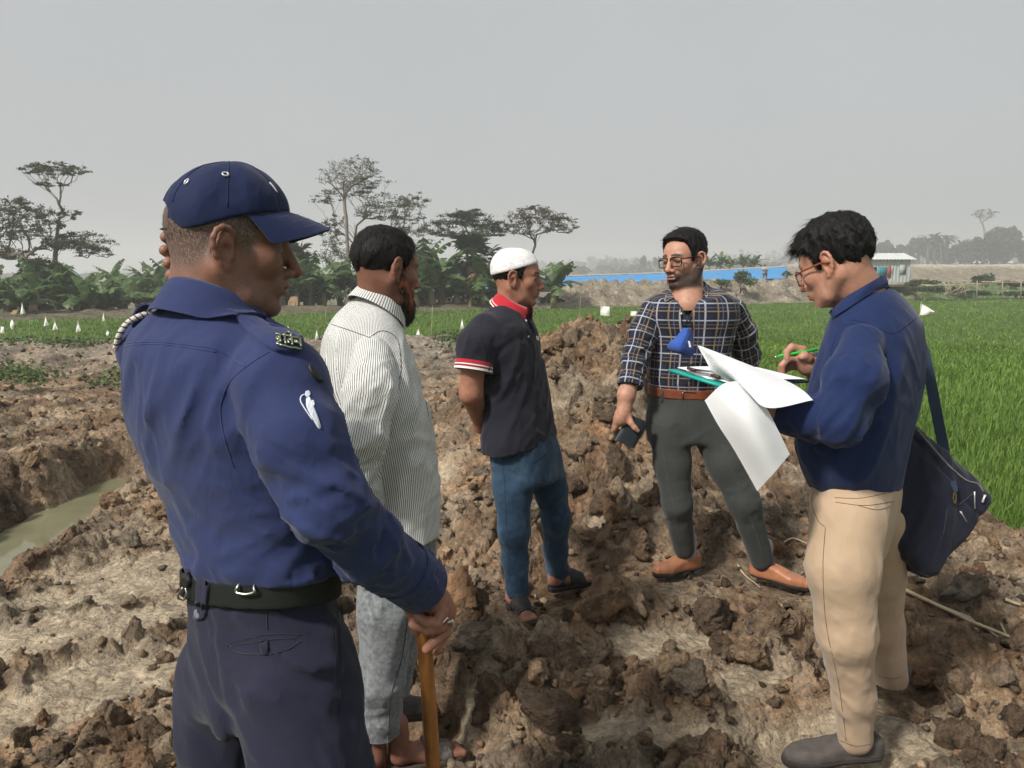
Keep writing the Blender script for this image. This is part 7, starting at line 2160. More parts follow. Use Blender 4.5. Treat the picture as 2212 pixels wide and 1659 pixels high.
    for pts in ([(1426, 940), (1440, 1020), (1452, 1080), (1470, 1180)], [(1560, 960), (1592, 1040), (1622, 1120), (1650, 1205)], [(1480, 865), (1483, 890), (1492, 930)], [(1488, 868), (1490, 900), (1494, 925)], [(1404, 880), (1412, 905), (1420, 920)]):
        mb = MB(); mb.add(*seam(BT, pts, .0010, .0004, 26)); obj('crease', mb.mesh('crease', True, root.location), m_, tr)
    L2 = loft([(830, 1405, 1563), (852, 1405, 1563), (880, 1401, 1567)], Y, TH, .66)
    def band(P):
        d = d_loft(P, L2, .006, 0); t = (P - A(1485, 852, 3.35)) @ np.array([0, -.06, 1.0]); return np.maximum(np.abs(d) - .0035, np.abs(t) - .021)
    v, f = sdf_mesh(band, (A(1385, 850)[0], 3.1, A(0, 880)[2]), (A(1590, 850)[0], 3.8, A(0, 815)[2]), .0036)
    belt = cloth_obj('belt', v, f, plain('tan_leather', (.165, .048, .022), .45, .25, 30, .2, 200), root); BB = bvh_of(v, f)
    bk = MB()
    bk.add(*seam(BB, [(1475, 846), (1475, 862), (1476, 868)], .003, .004, 8)); bk.add(*seam(BB, [(1476, 845), (1490, 846), (1502, 847)], .0022, .004, 8)); bk.add(*seam(BB, [(1476, 867), (1488, 869), (1500, 868)], .0022, .004, 8))
    obj('buckle', bk.mesh('buckle', True, root.location), plain('steel', (.30, .29, .28), .3, .1, metal=1), belt)
    for x in (1430, 1545):
        try: piece('belt_loop', decal([BB, BT], [(x - 2.5, 836), (x + 2.5, 836), (x + 2.5, 866), (x - 2.5, 866)], .001, .003, 2, 16), gm, tr, root)
        except Exception: pass
    # loafers
    tan = plain('tan_shoe', (.36, .15, .075), .42, .18, 20, .15, 90, spec=.4); sole = plain('dark_sole', (.03, .022, .018), .8); sock = fabric('grey_sock', (.26, .27, .28), .9)
    for h_, t_, L_ in (((A(1506, 1226, 3.50)), A(1418, 1240, 3.40), .235), (A(1622, 1240, 3.42), A(1735, 1268, 3.30), .250)):
        h_, t_ = np.array(h_), np.array(t_)
        def up(P):
            d, q = shoe_sdf(P, h_, t_, (0, 0, 1), L_, .092, .078, .6)
            d = smax(d, -d_ell(q, (.055, 0, .085), (.052, .030, .030)), .004)
            return d - .0018 * np.exp(-((q[:, 2] - .052 + .25 * np.abs(q[:, 1]) - .02) / .006) ** 2) * (q[:, 0] > .12) * (q[:, 0] < L_ * .92)
        v, f = sdf_mesh(up, *bounds([h_, t_, h_ + [0, 0, .1], t_ + [0, 0, .03]], .06), .0045, 3); so = cloth_obj('loafer', v, f, tan, root)
        v, f = sdf_mesh(lambda P: np.maximum(shoe_sdf(P, h_ - [0, 0, .004], t_ - [0, 0, .004], (0, 0, 1), L_ + .004, .097, .05, .6)[0], shoe_sdf(P, h_, t_, (0, 0, 1), L_, .092, .078, .6)[1][:, 2] - .010), *bounds([h_, t_], .06), .0045, 3); obj('sole', mesh_from('sole', local(v, root), f), sole, so)
        fd = (t_ - h_) / np.linalg.norm(t_ - h_); a = h_ + fd * .055 + [0, 0, .03]
        v, f = sdf_mesh(lambda P: d_cone(P, a, a + [0, .0, .12], .036, .036), *bounds([a, a + [0, 0, .12]], .05), .006, 3); obj('sock', mesh_from('sock', local(v, root), f), sock, so)
    # skin
    base = (.440, .235, .160)
    def Z(zx, zy): return ((1500 + zx * .0964) / 1.1573, (980 + zy * .0964) / 1.1573)
    HY = 3.30; H = lambda zx, zy, d=0.0: at(*Z(zx, zy), HY + d)
    wr = H(640, 430); 
    thumb = ([H(720, 620, -.01), H(800, 800, -.025), H(900, 930, -.03), H(975, 1000, -.03)], [.017, .013, .0115, .0095])
    fing = [([H(420, 800, .0), H(380, 960, .005), H(400, 1090, .03), H(520, 1130, .05)], [.012, .0105, .010, .009]), ([H(480, 790, -.008), H(410, 900, .0), H(430, 1000, .03), H(600, 1030, .05)], [.012, .011, .010, .009]),
            ([H(400, 780, .012), H(365, 900, .02), H(380, 1000, .04), H(480, 1050, .06)], [.011, .010, .009, .008]), ([H(420, 740, .02), H(370, 850, .03), H(390, 930, .045), H(450, 980, .06)], [.010, .009, .008, .007])]
    def hand(P):
        d = d_limb(P, [A(1362, 822, 3.34), H(680, 100, .01), wr, H(600, 560, -.004)], [.040, .036, .027, .029], .02)
        d = smin(d, d_limb(P, [H(600, 560, -.004), H(540, 700, -.004), H(460, 780, .0)], [.030, .032, .020], .012, sq=((.2, -1, 0), 1.25)), .015)
        d = smin(d, d_limb(P, *thumb, .005), .010)
        for a_, r_ in fing: d = smin(d, d_limb(P, a_, r_, .003), .005)
        return d
    v, f = sdf_mesh(hand, *bounds([A(1362, 822, 3.34), wr, H(360, 1130, .06), H(1000, 1010, -.03)], .05), .0036); fl = flesh(v, f, base, [(thumb[0][-1] + np.array([.002, -.008, .0]), .007, (.50, .33, .27))])
    hd = Head(A(1478, 563, 3.45), -141, 3, 4, 1.02, jaw=1.10, cheek=1.08, nose=1.05, width=1.02, neck=A(1486, 660, 3.42), neck_r=(.058, .072))
    v, f = hd.mesh(.0041); c, br, bc = hd.colours(v, base, bristle=.75, bcol=(.018, .013, .011), shadow=.93, shcol=(.040, .027, .022), eye='down', lips=(.34, .13, .105), brow=(.014, .010, .009))
    skin_obj('body', [(v, f, c, br, bc), fl], root, None, [[A(1490, 655, 3.47), A(1415, 680, 3.45)] + SR[1:3] + [A(1362, 822, 3.34)]])
    line = [(-.12, -.052), (-.07, -.050), (-.03, -.032), (-.012, .030), (.012, .026), (.018, -.010), (.032, -.006), (.040, .035), (.052, .072), (.070, .088), (.085, .096), (.11, .12)]
    v, f = hair_shell(hd, .0075, line, .0036, .004, .016, 13); s1 = strands(hd, v, f, 3600, lambda q: .009 + .012 * sstep(.04, .1, q[:, 2]), lambda q: np.stack([-.25 * np.ones(len(q)), -.9 * np.ones(len(q)), .15 - 2 * np.abs(q[:, 1])], -1), .0007, .03, .02, 14, wild=.12)
    hair_obj('hair', [(v, f, .15), s1], M_HAIR, root)
    # trimmed beard
    vv, ff = v, f
    v, f = hd.mesh(.0042); c2, br2, _ = hd.colours(v, base, bristle=1.0); m = br2 > .55; fs = f[m[f].all(1)]
    s2 = strands(hd, v, fs, 5200, .0045, lambda q: np.tile([.3, 0, -1.0], (len(q), 1)), .0005, .3, .05, 15, nseg=2); hair_obj('beard', [s2], M_HAIR, root)
    glasses(hd, root, plain('dark_frame', (.012, .010, .009), .35, .1, 40, .02), plain('dark_frame', (.012, .010, .009), .35, .1, 40, .02))
    # blue cloth mask hanging on its cord
    bl = fabric('mask_cloth', (.030, .085, .34), .85, .12, 20, 600, .3)
    mk = lambda zx, zy, d: at(933.2 + .3516 * zx, 483.9 + .3516 * zy, d)
    ctr = mk(1540, 720, 3.25); mroot = empty('face_mask', mk(1560, 812, 3.24), 'blue cloth face mask hanging on the chest of the checked shirt', 'face mask')
    G = np.array([[mk(1545, 638, 3.245), mk(1575, 642, 3.225), mk(1602, 650, 3.245)], [mk(1505, 690, 3.245), mk(1555, 700, 3.205), mk(1600, 700, 3.24)], [mk(1448, 745, 3.245), mk(1530, 755, 3.19), mk(1604, 745, 3.235)], [mk(1465, 775, 3.245), mk(1545, 795, 3.205), mk(1612, 780, 3.24)], [mk(1500, 790, 3.245), mk(1560, 808, 3.225), mk(1600, 812, 3.24)]])
    G = np.stack([resample(G[:, j], 17) for j in range(3)], 1); G = np.stack([resample(G[i], 13) for i in range(17)]); G = G + (.0022 * fbm(G.reshape(-1, 3) * 60, 3)).reshape(17, 13)[..., None] * np.array([0, 1, 0])
    V_, F_ = sheet(G, .004); obj('panel', mesh_from('panel', local(V_, mroot), F_), bl, mroot)
    mb = MB(); mb.add(*tube(np.array([G[i, 6] + [0, -.0035, 0] for i in range(17)]), .0011, 5)); mb.add(*tube(np.array([G[1, j] + [0, -.003, 0] for j in range(13)]), .0015, 5)); obj('stitching', mb.mesh('stitching', True, mroot.location), fabric('mask_thread', (.022, .065, .27)), mroot)
    mb = MB(); q = [mk(1568, 718, 3.20), mk(1580, 716, 3.2), mk(1588, 754, 3.2), mk(1576, 756, 3.2)]; mb.add(*sheet(np.array([[q[0], q[3]], [q[1], q[2]]]) + [0, -.012, 0], .0015)); obj('label_tag', mb.mesh('label_tag', False, mroot.location), M_WHITE, mroot)
    mb = MB()
    for pts in ([(1545, 640), (1535, 600), (1528, 550), (1532, 500)], [(1600, 650), (1590, 600), (1585, 550), (1580, 500)], [(1548, 640), (1565, 590), (1550, 560)]):
        P = []
        for a_, b_ in pts:
            p, n = cast(B, 933.2 + .3516 * a_, 483.9 + .3516 * b_); P.append(p + n * .004 if p is not None else mk(a_, b_, 3.26))
        mb.add(*tube(resample(P, 14), .0018, 5))
    obj('cord', mb.mesh('cord', True, mroot.location), M_BLACK, mroot)
    for a_, b_ in ((1532, 552), (1580, 540)):
        mb = MB(); p, n = cast(B, 933.2 + .3516 * a_, 483.9 + .3516 * b_); p = (p + n * .005) if p is not None else mk(a_, b_, 3.25); mb.add(*tube(np.array([p + [0, 0, .005], p - [0, 0, .005]]), .0042, 8)); obj('toggle', mb.mesh('toggle', True, mroot.location), plain('toggle_metal', (.5, .5, .5), .4, metal=.6), mroot)
    # black folder in the hand
    bl2, br3, tp = H(360, 1245, -.01), H(880, 1455, -.012), None
    axv = (H(1010, 690, .02) - H(620, 1350, .0)); wv = (br3 - bl2) / 2; n3 = np.cross(axv, wv); n3 /= np.linalg.norm(n3); c0 = (bl2 + br3) / 2
    ph = np.linspace(0, 2 * math.pi, 40); th_ = .012
    def ell(t, s_):
        k = np.sign(math.cos(t)) * abs(math.cos(t)) ** .6
        return c0 + axv * s_ + wv * k * (1 - .06 * s_) + n3 * th_ * np.sign(math.sin(t)) * abs(math.sin(t)) ** .8
    G = np.array([[ell(t, s_) for s_ in np.linspace(0, 1, 8)] for t in ph]); V_, F_ = sheet(G, .0025)
    o = obj('black_folder', mesh_from('black_folder', V_ - c0, F_), plain('black_rubber', (.016, .021, .026), .5, .15, 20, .1), None, c0); tag(o, 'folded black folder held in the right hand of the man in the checked shirt', 'folder')
build_checked()

# ================================================================== man with the clipboard (right foreground)
def build_writer():
    Y = 2.30; TH = R(140); A = lambda x, y, d=Y: at(x, y, d)
    root = person_root(1850, 1600, Y, 'man with brown glasses in a navy shirt and khaki trousers writing on a clipboard')
    navy = fabric('writer_shirt', (.0105, .022, .078), .8, .08, 6, 900, .12, .12)
    L = loft([(618, 1858, 1918, 0, .9), (634, 1825, 1942, 0, .78), (660, 1800, 1972), (700, 1785, 1998), (760, 1764, 2003), (830, 1742, 1998), (900, 1718, 1986), (960, 1710, 1973), (1000, 1720, 1964), (1042, 1740, 1954)], Y, TH, .68)
    SL = [A(1864, 742, 2.16), A(1846, 820, 2.08), A(1815, 908, 2.06), A(1745, 902, 2.11), A(1682, 894, 2.18)]
    SR = [A(1850, 720, 2.48), A(1846, 830, 2.52), A(1815, 850, 2.55), A(1768, 792, 2.46)]
    zb = L['z'][0]
    def shirt(P):
        d = neckline(d_loft(P, L, 0, .012), P, A(1866, 650, 2.30), R(138), R(22), .067); arm = d_limb(P, SL, [.056, .072, .062, .050, .043], .03); w = np.abs(d - arm)
        d = smin(d, arm, .016); d = smin(d, d_limb(P, SR, [.07, .066, .055, .042], .03), .02)
        d = d + .004 * np.exp(-(w / .012) ** 2)
        d = d + folds(P, .010, 16, (1, .3, .9), 61) * near(P, A(1825, 900, 2.07), .15) + folds(P, .007, 18, (.2, 0, 1), 62) * near(P, A(1735, 900, 2.1), .10)
        return d + folds(P, .007, 8, (.25, 0, 1), 63) * sstep(L['z'][-1] - .05, L['z'][-1] - .3, P[:, 2]) + folds(P, .006, 9, (.6, 0, -.8), 64) * near(P, A(1930, 780, 2.2), .2)
    v, f = sdf_mesh(shirt, *boxpx(1650, 1060, 2012, 608, 1.98, 2.64), .0068)
    sh = cloth_obj('shirt', v, f, navy, root); B = bvh_of(v, f)
    collar('collar', A(1864, 640, 2.30), R(138), .064, .066, .032, .0, .004, 60, navy, sh, root, tilt=R(22), tip=.004, lift_back=.0)
    m_ = fabric('writer_seam', (.006, .014, .06))
    for pts in ([(1822, 704), (1845, 699), (1875, 712), (1902, 742), (1915, 780)], [(1806, 720), (1795, 760), (1788, 800)], [(1838, 690), (1880, 700), (1925, 720), (1960, 700), (1985, 680)], [(1674, 884), (1676, 908)]):
        mb = MB(); mb.add(*seam(B, pts, .0012, .0004, 26)); obj('seam', mb.mesh('seam', True, root.location), m_, sh)
    # trousers
    kh = fabric('khaki_cloth', (.43, .315, .215), .85, .08, 9, 800, .2, .15)
    LT = loft([(1025, 1748, 1948), (1060, 1747, 1953), (1110, 1745, 1946), (1160, 1746, 1930), (1210, 1750, 1915)], Y, TH, .72)
    nl = [A(1832, 1120, 2.18), A(1818, 1230, 2.13), A(1828, 1370, 2.12), A(1845, 1500, 2.17), A(1848, 1592, 2.20)]; fl_ = [A(1888, 1120, 2.44), A(1890, 1240, 2.52), A(1900, 1350, 2.58), A(1920, 1462, 2.62)]
    def trs(P):
        d = d_loft(P, LT, 0, .03); d = smin(d, smin(d_limb(P, nl, [.106, .094, .074, .058, .051], .03), d_limb(P, fl_, [.10, .088, .074, .062], .03), .010), .03)
        return d + folds(P, .0030, 17, (1, 0, -.9), 65) * (near(P, nl[1], .22) + near(P, nl[3], .18)) + folds(P, .0026, 18, (1, 0, .7), 66) * (near(P, fl_[1], .2) + near(P, nl[2], .16)) + folds(P, .003, 8, (.1, 0, 1), 67)
    v, f = sdf_mesh(trs, (A(1715, 1300, 1.95)[0], 1.93, .02), (A(1990, 1300, 2.7)[0], 2.80, A(0, 1025)[2]), .0078)
    tr = cloth_obj('trousers', v, f, kh, root); BT = bvh_of(v, f)
    m_ = fabric('khaki_seam', (.17, .10, .055))
    for pts in ([(1803, 1075), (1860, 1076), (1930, 1062)], [(1805, 1085), (1870, 1092), (1932, 1082)], [(1853, 1092), (1895, 1101), (1930, 1090)], [(1758, 1060), (1754, 1090), (1768, 1125), (1782, 1138)], [(1783, 1140), (1778, 1230), (1785, 1350), (1812, 1480), (1828, 1600)], [(1810, 1597), (1848, 1611), (1884, 1606)], [(1896, 1460), (1925, 1466), (1950, 1462)]):
        mb = MB(); mb.add(*seam(BT, pts, .0011, .0004, 30)); obj('seam', mb.mesh('seam', True, root.location), m_, tr)
    bd = MB()
    try: piece('belt_end', decal([BT], [(1752, 1030), (1770, 1031), (1783, 1040), (1782, 1049), (1766, 1050), (1754, 1044)], .003, .004, 3, 24), plain('dark_leather', (.03, .028, .024), .5), tr, root)
    except Exception: pass
    for x, y in ((1832, 1047), (1938, 1028)):
        try: piece('belt_loop', decal([BT], [(x - 4, y - 8), (x + 4, y - 8), (x + 4, y + 9), (x - 4, y + 9)], .001, .003, 2, 16), kh, tr, root)
        except Exception: pass
    # shoes
    sd = plain('grey_suede', (.085, .075, .068), .95, .18, 40, .4, 300); so_ = plain('grey_sole', (.035, .03, .028), .9); sk = fabric('black_sock', (.012, .012, .013), .9)
    for h_, t_ in ((A(1894, 1668, 2.22), A(1680, 1664, 2.20)), (A(1958, 1518, 2.64), A(1800, 1490, 2.78))):
        h_[2] = t_[2] = max(.0, min(h_[2], t_[2]))
        def up(P):
            d, q = shoe_sdf(P, h_, t_, (0, 0, 1), .285, .102, .072, .15); d = smax(d, -d_ell(q, (.060, 0, .088), (.060, .032, .034)), .004)
            return d - .0016 * np.exp(-((q[:, 0] - .13 - .6 * np.abs(q[:, 1])) / .004) ** 2)
        v, f = sdf_mesh(up, *bounds([h_, t_, h_ + [0, 0, .1]], .07), .0048, 3); s_ = cloth_obj('loafer', v, f, sd, root)
        v, f = sdf_mesh(lambda P: np.maximum(shoe_sdf(P, h_ - [0, 0, .004], t_ - [0, 0, .004], (0, 0, 1), .291, .110, .05, .15)[0], shoe_sdf(P, h_, t_, (0, 0, 1), .285, .102, .08)[1][:, 2] - .012), *bounds([h_, t_], .07), .0048, 3); obj('sole', mesh_from('sole', local(v, root), f), so_, s_)
        fd = (t_ - h_) / np.linalg.norm(t_ - h_); a = h_ + fd * .07 + [0, 0, .03]
        v, f = sdf_mesh(lambda P: d_cone(P, a, a + [0, 0, .15], .038, .038), *bounds([a, a + [0, 0, .15]], .05), .006, 3); obj('sock', mesh_from('sock', local(v, root), f), sk, s_)
    # hand with the pen
    base = (.40, .205, .138)
    def Z(zx, zy): return (1330.7 + .2188 * zx, 708.5 + .2188 * zy)
    HY = 2.33; H = lambda zx, zy, d=0.0: at(*Z(zx, zy), HY + d)
    fg = [([H(1850, 215, .0), H(1735, 190, -.005), H(1690, 235, -.012), H(1682, 290, -.015)], [.0125, .0115, .0105, .0092]),
          ([H(1800, 300, .0), H(1700, 305, -.01), H(1640, 370, -.012), H(1645, 470, -.012)], [.0125, .0112, .010, .0085]),
          ([H(1800, 345, .012), H(1690, 345, .01), H(1628, 400, .01), H(1625, 440, .008)], [.012, .0108, .0095, .0085]),
          ([H(1810, 380, .02), H(1720, 385, .02), H(1660, 425, .02)], [.011, .0098, .008])]
    th_ = ([H(1900, 300, -.02), H(1860, 275, -.025), H(1835, 285, -.026)], [.0145, .0125, .0105])
    def hand(P):
        d = d_limb(P, [A(1775, 800, 2.46), H(1985, 420, .06), H(1900, 360, .01)], [.032, .030, .032], .02)
        d = smin(d, d_limb(P, [H(1900, 360, .01), H(1830, 290, .0)], [.032, .026], .012, sq=((.3, -1, 0), 1.2)), .015); d = smin(d, d_limb(P, *th_, .005), .008)
        for a_, r_ in fg: d = smin(d, d_limb(P, a_, r_, .003), .004)
        return d
    v, f = sdf_mesh(hand, *bounds([A(1775, 800, 2.46), H(1600, 480), H(1985, 160, .06)], .05), .0032); p1 = flesh(v, f, base, [(fg[0][0][-1] + np.array([0, -.008, -.003]), .006, (.46, .29, .24)), (th_[0][-1] + np.array([-.002, -.008, 0]), .006, (.46, .29, .24))])
    # left hand under the board
    lh = [A(1690, 894, 2.18), A(1655, 885, 2.16), A(1635, 868, 2.14), A(1620, 850, 2.12)]
    v, f = sdf_mesh(lambda P: d_limb(P, lh, [.031, .033, .030, .018], .01), *bounds(lh, .05), .005); p2_ = flesh(v, f, base)
    hd = Head(A(1805, 569, 2.30), 137, 21, 0, 1.025, jaw=1.06, cheek=1.12, nose=.95, width=1.0, neck=A(1862, 650, 2.30), neck_r=(.062, .072))
    v, f = hd.mesh(.0039); c, br, bc = hd.colours(v, base, bristle=.18, bcol=(.03, .02, .018), shadow=.14)
    collar_strip('collar', [(1793, 671), (1816, 647), (1862, 620), (1896, 600), (1912, 595)], [(1804, 686), (1822, 676), (1864, 648), (1900, 626), (1918, 618)], bvh_of(v, f), B, navy, sh, root)
    skin_obj('body', [(v, f, c, br, bc), p1, p2_], root, None, [[A(1866, 680), A(1850, 720, 2.45)] + SR[1:3] + [A(1775, 800, 2.46)], [A(1866, 680), A(1872, 722, 2.2)] + SL[1:4] + [lh[0]]])
    line = [(-.12, -.058), (-.08, -.060), (-.045, -.044), (-.022, .012), (-.005, .030), (.010, .022), (.016, -.012), (.026, -.016), (.034, .03), (.05, .052), (.07, .062), (.11, .075)]
    v, f = hair_shell(hd, .013, line, .0036, .006, .012, 17)
    s1 = strands(hd, v, f, 3600, lambda q: .012 + .022 * sstep(.03, .11, q[:, 0] + q[:, 2] * .5), lambda q: np.stack([np.where(q[:, 0] > .0, .9, -.5), q[:, 1] * 4, -.35 - 3 * np.clip(.05 - q[:, 2], 0, .1)], -1), .0008, .04, .06, 18, wild=.15)
    s2 = strands(hd, v, f, 700, .036, lambda q: np.stack([np.ones(len(q)) * .8, q[:, 1] * 6, -.5 * np.ones(len(q))], -1), .0009, .18, .40, 19, sel=lambda q: (q[:, 0] > .035) & (q[:, 2] > .04), nseg=5, wild=.35)
    hair_obj('hair', [(v, f, .1), s1, s2], M_HAIR, root)
    br_ = plain('brown_frame', (.20, .055, .030), .3, .25, 60, .02)
    glasses(hd, root, br_, br_, w=.026, h=.021, rim=.0022, x=.100, z=-.010)
    # ---- clipboard and papers
    cA, cB, cC = at(1449, 799, 2.20), at(1556, 832, 2.04), at(1748, 824, 2.16); cD = cA + (cC - cB)
    teal = plain('teal_board', (.010, .33, .28), .4, .1, 20, .05); dk = plain('board_back', (.012, .045, .085), .45, .1, 20, .05)
    cb = empty('clipboard', (cA + cC) / 2, 'teal clipboard with a metal clip held in front of the navy shirt', 'clipboard')
    up = np.cross(cC - cB, cA - cB); up /= np.linalg.norm(up); up *= np.sign(up[2])
    e1, e2 = (cA - cB), (cC - cB)
    Bd = lambda u, w, h=0.0: cB + e1 * u + e2 * w + up * h
    def slab(nm, u0, u1, w0, w1, h0, h1, m):
        V_ = np.array([Bd(u, w, h) for u in (u0, u1) for w in (w0, w1) for h in (h0, h1)]); F_ = np.array([[0, 1, 3, 2], [4, 6, 7, 5], [0, 4, 5, 1], [2, 3, 7, 6], [0, 2, 6, 4], [1, 5, 7, 3]]); mb = MB(); mb.add(V_, F_); return obj(nm, mb.mesh(nm, False, cb.location), m, cb)
    slab('board', 0, 1, 0, 1, -.004, 0, dk); slab('edge_strip', -.02, 1.02, -.02, .10, -.005, .0015, teal)
    cl = slab('clip', .20, .72, .02, .14, .002, .009, M_METAL)
    mb = MB(); mb.add(*tube(np.array([Bd(.22, .10, .012), Bd(.45, .16, .016), Bd(.72, .10, .012)]), .003, 6)); obj('clip_spring', mb.mesh('clip_spring', True, cb.location), M_METAL, cl)
    for u in (.18, .66): mb = MB(); mb.add(*tube(np.array([Bd(u, .09, .012), Bd(u + .16, .09, .012)]), .0045, 8)); obj('clip_roll', mb.mesh('clip_roll', True, cb.location), plain('clip_brown', (.06, .03, .028), .4), cl)
    # paper
    def paper(nm, label, rows, seed, text=False):
        G = np.array([[at(*Z(*p[:2]), p[2]) for p in r] for r in rows]); nu = 25; nv = 19
        G = np.stack([resample(G[:, j], nu) for j in range(G.shape[1])], 1); G = np.stack([resample(G[i], nv) for i in range(nu)])
        V_, F_ = sheet(G, .0006); c = V_.mean(0)
        uv = np.array([[(i / (nu - 1), j / (nv - 1), 0) for j in range(nv)] for i in range(nu)]).reshape(-1, 3)
        ix = np.arange(nu * nv).reshape(nu, nv); rg_ = np.concatenate([ix[:, 0], ix[-1, 1:], ix[-2::-1, -1], ix[0, -2:0:-1]])
        m, nt, b = new_mat(nm); b.inputs['Roughness'].default_value = .75; b.inputs['Specular IOR Level'].default_value = .2
        base_c = (.92, .93, .955)
        if text:
            sep = nt.nodes.new('ShaderNodeSeparateXYZ'); nt.links.new(attr(nt, 'pat', 'Vector'), sep.inputs[0]); u, v_ = sep.outputs[0], sep.outputs[1]
            ln = mth(nt, 'LESS_THAN', mth(nt, 'FRACT', mth(nt, 'MULTIPLY', v_, 22.0)), .38)
            nn = nt.nodes.new('ShaderNodeTexNoise'); nn.inputs['Scale'].default_value = 1.0; nn.inputs['Detail'].default_value = 1
            cx = nt.nodes.new('ShaderNodeCombineXYZ'); nt.links.new(mth(nt, 'MULTIPLY', u, 70.0), cx.inputs[0]); nt.links.new(mth(nt, 'FLOOR', mth(nt, 'MULTIPLY', v_, 22.0)), cx.inputs[1]); nt.links.new(cx.outputs[0], nn.inputs['Vector'])
            k = mth(nt, 'MULTIPLY', ln, mth(nt, 'GREATER_THAN', nn.outputs['Fac'], .47))
            k = mth(nt, 'MULTIPLY', k, mth(nt, 'MULTIPLY', mth(nt, 'LESS_THAN', v_, .42), mth(nt, 'MULTIPLY', mth(nt, 'GREATER_THAN', v_, .06), mth(nt, 'MULTIPLY', mth(nt, 'GREATER_THAN', u, .18), mth(nt, 'LESS_THAN', u, .92)))))
            nt.links.new(mixc(nt, mth(nt, 'MULTIPLY', k, .75), base_c, (.10, .09, .10)), b.inputs['Base Color'])
        else:
            n_ = noise_node(nt, 6, 3); nt.links.new(ramp(nt, n_.outputs['Fac'], [(.3, tuple(x * .96 for x in base_c)), (.7, base_c)]).outputs[0], b.inputs['Base Color'])
        tr_ = nt.nodes.new('ShaderNodeBsdfTranslucent'); tr_.inputs['Color'].default_value = (.9, .91, .94, 1); mx = nt.nodes.new('ShaderNodeMixShader'); mx.inputs[0].default_value = .15; nt.links.new(b.outputs[0], mx.inputs[1]); nt.links.new(tr_.outputs[0], mx.inputs[2]); nt.links.new(mx.outputs[0], nt.nodes['Material Output'].inputs['Surface'])
        o = obj('paper_sheet', mesh_from('paper_sheet', V_ - c, F_, True, {'pat': np.concatenate([uv, uv, uv[rg_], uv[rg_]])}), m, None, c); tag(o, label, 'paper', 'loose papers on the clipboard'); return o
    paper('paper_top', 'printed sheet of paper folded back over the clipboard',
          [[(805, 175, 2.16), (840, 182, 2.15), (1000, 240, 2.18)], [(870, 290, 2.13), (1050, 290, 2.07), (1390, 395, 2.15)], [(950, 420, 2.10), (1150, 390, 2.03), (1690, 525, 2.13)], [(1100, 512, 2.07), (1290, 545, 2.00), (1850, 620, 2.10)], [(1250, 530, 2.04), (1480, 785, 1.97), (1945, 712, 2.05)]], 1, True)
    paper('paper_hang', 'blank white sheet hanging down from the clipboard',
          [[(875, 715, 2.03), (1060, 552, 2.00), (1270, 520, 2.03)], [(1010, 960, 2.02), (1270, 850, 1.965), (1480, 785, 2.01)], [(1170, 1210, 2.02), (1410, 1130, 1.965), (1600, 1010, 2.01)], [(1395, 1610, 2.03), (1560, 1430, 1.985), (1715, 1245, 2.02)]], 2)
    V_ = [Bd(.98, .06, .004), Bd(.04, .10, .004), Bd(.04, .99, .004), Bd(.98, .99, .004)]
    G = np.array([[V_[1] + (V_[0] - V_[1]) * a + ((V_[2] - V_[1]) * (1 - a) + (V_[3] - V_[0]) * a) * b_ + up * .004 * math.sin(b_ * 3 + a) for b_ in np.linspace(0, 1, 9)] for a in np.linspace(0, 1, 7)])
    v, f = sheet(G, .0012); c = v.mean(0); o = obj('paper_sheet', mesh_from('paper_sheet', v - c, f), plain('paper_flat', (.80, .81, .83), .75, .02, 8, 0), None, c); tag(o, 'flat white sheet lying on the teal clipboard', 'paper', 'loose papers on the clipboard')
    # pen
    p0, p1_ = H(1562, 285, -.012), H(1985, 212, -.020); d = (p1_ - p0); mb = MB(); mb.add(*tube(np.array([p0 + d * t for t in (.09, .12, .5, 1.0)]), [.0032, .0046, .0046, .0046], 10))
    pen = empty('pen', p0, 'bright green ballpoint pen in the right hand of the man in the navy shirt', 'pen'); obj('barrel', mb.mesh('barrel', True, p0), plain('green_plastic', (.03, .42, .06), .25, .05, 20, 0), pen)
    mb = MB(); mb.add(*tube(np.array([p0, p0 + d * .03, p0 + d * .1]), [.0007, .0016, .003], 8)); obj('tip', mb.mesh('tip', True, p0), M_METAL, pen)
    # ---- shoulder bag
    bgc = fabric('bag_canvas', (.012, .014, .030), .75, .15, 14, 500, .4, .1)
    bp = lambda zx, zy, d=2.48: at(1918.3 + .2188 * zx, 915.9 + .2188 * zy, d)
    tl, tr2, br2 = bp(60, -170, 2.46), bp(985, 690, 2.50), bp(400, 1600, 2.44)
    bag = empty('shoulder_bag', bp(370, 1540, 2.44), 'navy canvas shoulder bag hanging tilted behind the man with the clipboard', 'bag')
    ux = (tr2 - tl); W_ = np.linalg.norm(ux); ux /= W_; vz = (tr2 - br2); vz = vz - ux * (vz @ ux); H_ = np.linalg.norm(vz); vz /= H_; ny = np.cross(vz, ux); ny *= -np.sign(ny[1]); cc = tl + ux * W_ / 2 - vz * H_ / 2
    def bq(P): return np.stack([(P - cc) @ ux, (P - cc) @ ny, (P - cc) @ vz], -1)
    def bagf(P):
        q = bq(P); hw, hd_, hh = W_ / 2, .050, H_ / 2
        bulge = .016 * np.cos(np.clip(q[:, 0] / hw, -1, 1) * 1.5) * np.cos(np.clip(q[:, 2] / hh, -1, 1) * 1.5)
        a = np.abs(q) - np.stack([np.full(len(q), hw - .045), hd_ - .03 + bulge, np.full(len(q), hh - .045)], -1)
        d = np.linalg.norm(np.maximum(a, 0), axis=1) + np.minimum(a.max(1), 0) - .04
        return d + folds(P, .007, 9, (.3, 0, 1), 71) + .006 * np.exp(-((q[:, 2] - hh + .075 + .02 * np.sin(q[:, 0] * 9)) / .006) ** 2) * (q[:, 1] > 0)
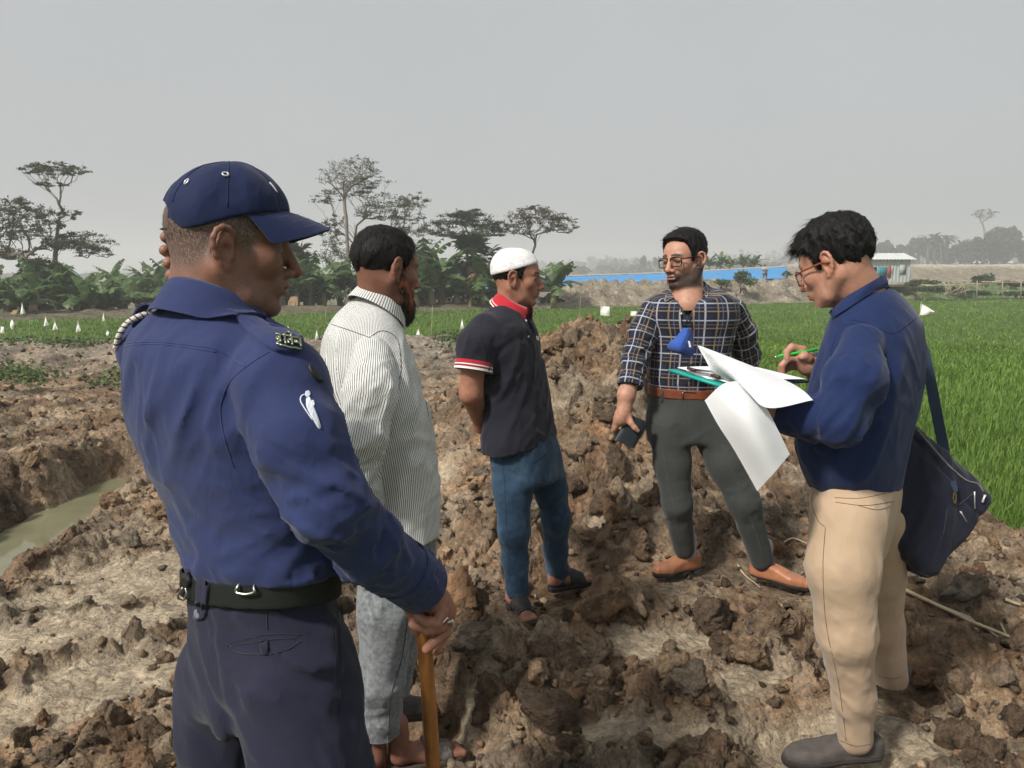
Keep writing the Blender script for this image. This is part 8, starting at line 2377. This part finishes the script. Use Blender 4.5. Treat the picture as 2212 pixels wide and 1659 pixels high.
    lo, hi = bounds([tl, tr2, br2, tl - vz * H_], .10); v, f = sdf_mesh(bagf, lo, hi, .0075); bd_ = cloth_obj('body', v, f, bgc, bag); Bg = bvh_of(v, f)
    zp = lambda zx, zy: (1918.3 + .2188 * zx, 915.9 + .2188 * zy)
    mb = MB(); mb.add(*seam(Bg, [zp(290, 60), zp(400, 190), zp(540, 350), zp(650, 460), zp(780, 560), zp(880, 590), zp(940, 670)], .0030, .001, 40)); obj('zip', mb.mesh('zip', True, bag.location), plain('zip_tape', (.20, .19, .18), .6, .2, 60, .4), bag)
    m_ = fabric('bag_piping', (.03, .033, .05))
    for pts in ([zp(280, 280), zp(400, 380), zp(560, 510), zp(700, 640)], [zp(700, 800), zp(760, 750), zp(830, 690)], [zp(580, 830), zp(560, 1000), zp(540, 1090)], [zp(60, 1290), zp(220, 1420), zp(400, 1500)]):
        mb = MB(); mb.add(*seam(Bg, pts, .0016, .001, 24)); obj('piping', mb.mesh('piping', True, bag.location), m_, bag)
    for a_, b_, c_, d_ in ((840, 665, 848, 830), (940, 700, 915, 770), (700, 860, 760, 960)):
        (xa, ya), (xb, yb) = zp(a_, b_), zp(c_, d_); pa, na = on(Bg, xa, ya, .006, bp(a_, b_)); pb, nb = on(Bg, xb, yb, .006, bp(c_, d_)); mb = MB(); mb.add(*tube(np.array([pa, pa * .7 + pb * .3, pb]), [.0045, .0030, .0040], 8, True, .5)); obj('zip_pull', mb.mesh('zip_pull', True, bag.location), plain('pull_metal', (.75, .75, .73), .35, .05, metal=.5), bag)
    mb = MB(); a = np.linspace(0, 2 * math.pi, 20); pc, nc = on(Bg, *zp(635, 720), .010, bp(635, 720)); mb.add(*tube(np.array([pc + ux * .006 * math.cos(t) + np.array([0, 0, 1.]) * .017 * math.sin(t) for t in a]), .0020, 6, False)); obj('strap_hook', mb.mesh('strap_hook', True, bag.location), plain('brass_hook', (.35, .27, .15), .35, metal=.9), bag)
    S_ = [at(1890, 650, 2.50), at(1950, 690, 2.54), at(1988, 740, 2.52), at(2006, 805, 2.48), at(2022, 885, 2.46), at(2042, 985, 2.45), pc + np.array([0, -.004, .02])]
    P = resample(S_, 40); wd = np.array([1., .1, 0.]); wd /= np.linalg.norm(wd); ww = np.concatenate([np.full(32, .0185), np.linspace(.0175, .007, 8)])
    G = np.stack([P - wd * ww[:, None], P, P + wd * ww[:, None]], 1); v, f = sheet(G, .0028); obj('strap', mesh_from('strap', local(v, bag), f), fabric('strap_web', (.016, .030, .058), .8, .1, 30, 300, .5), bag)
build_writer()
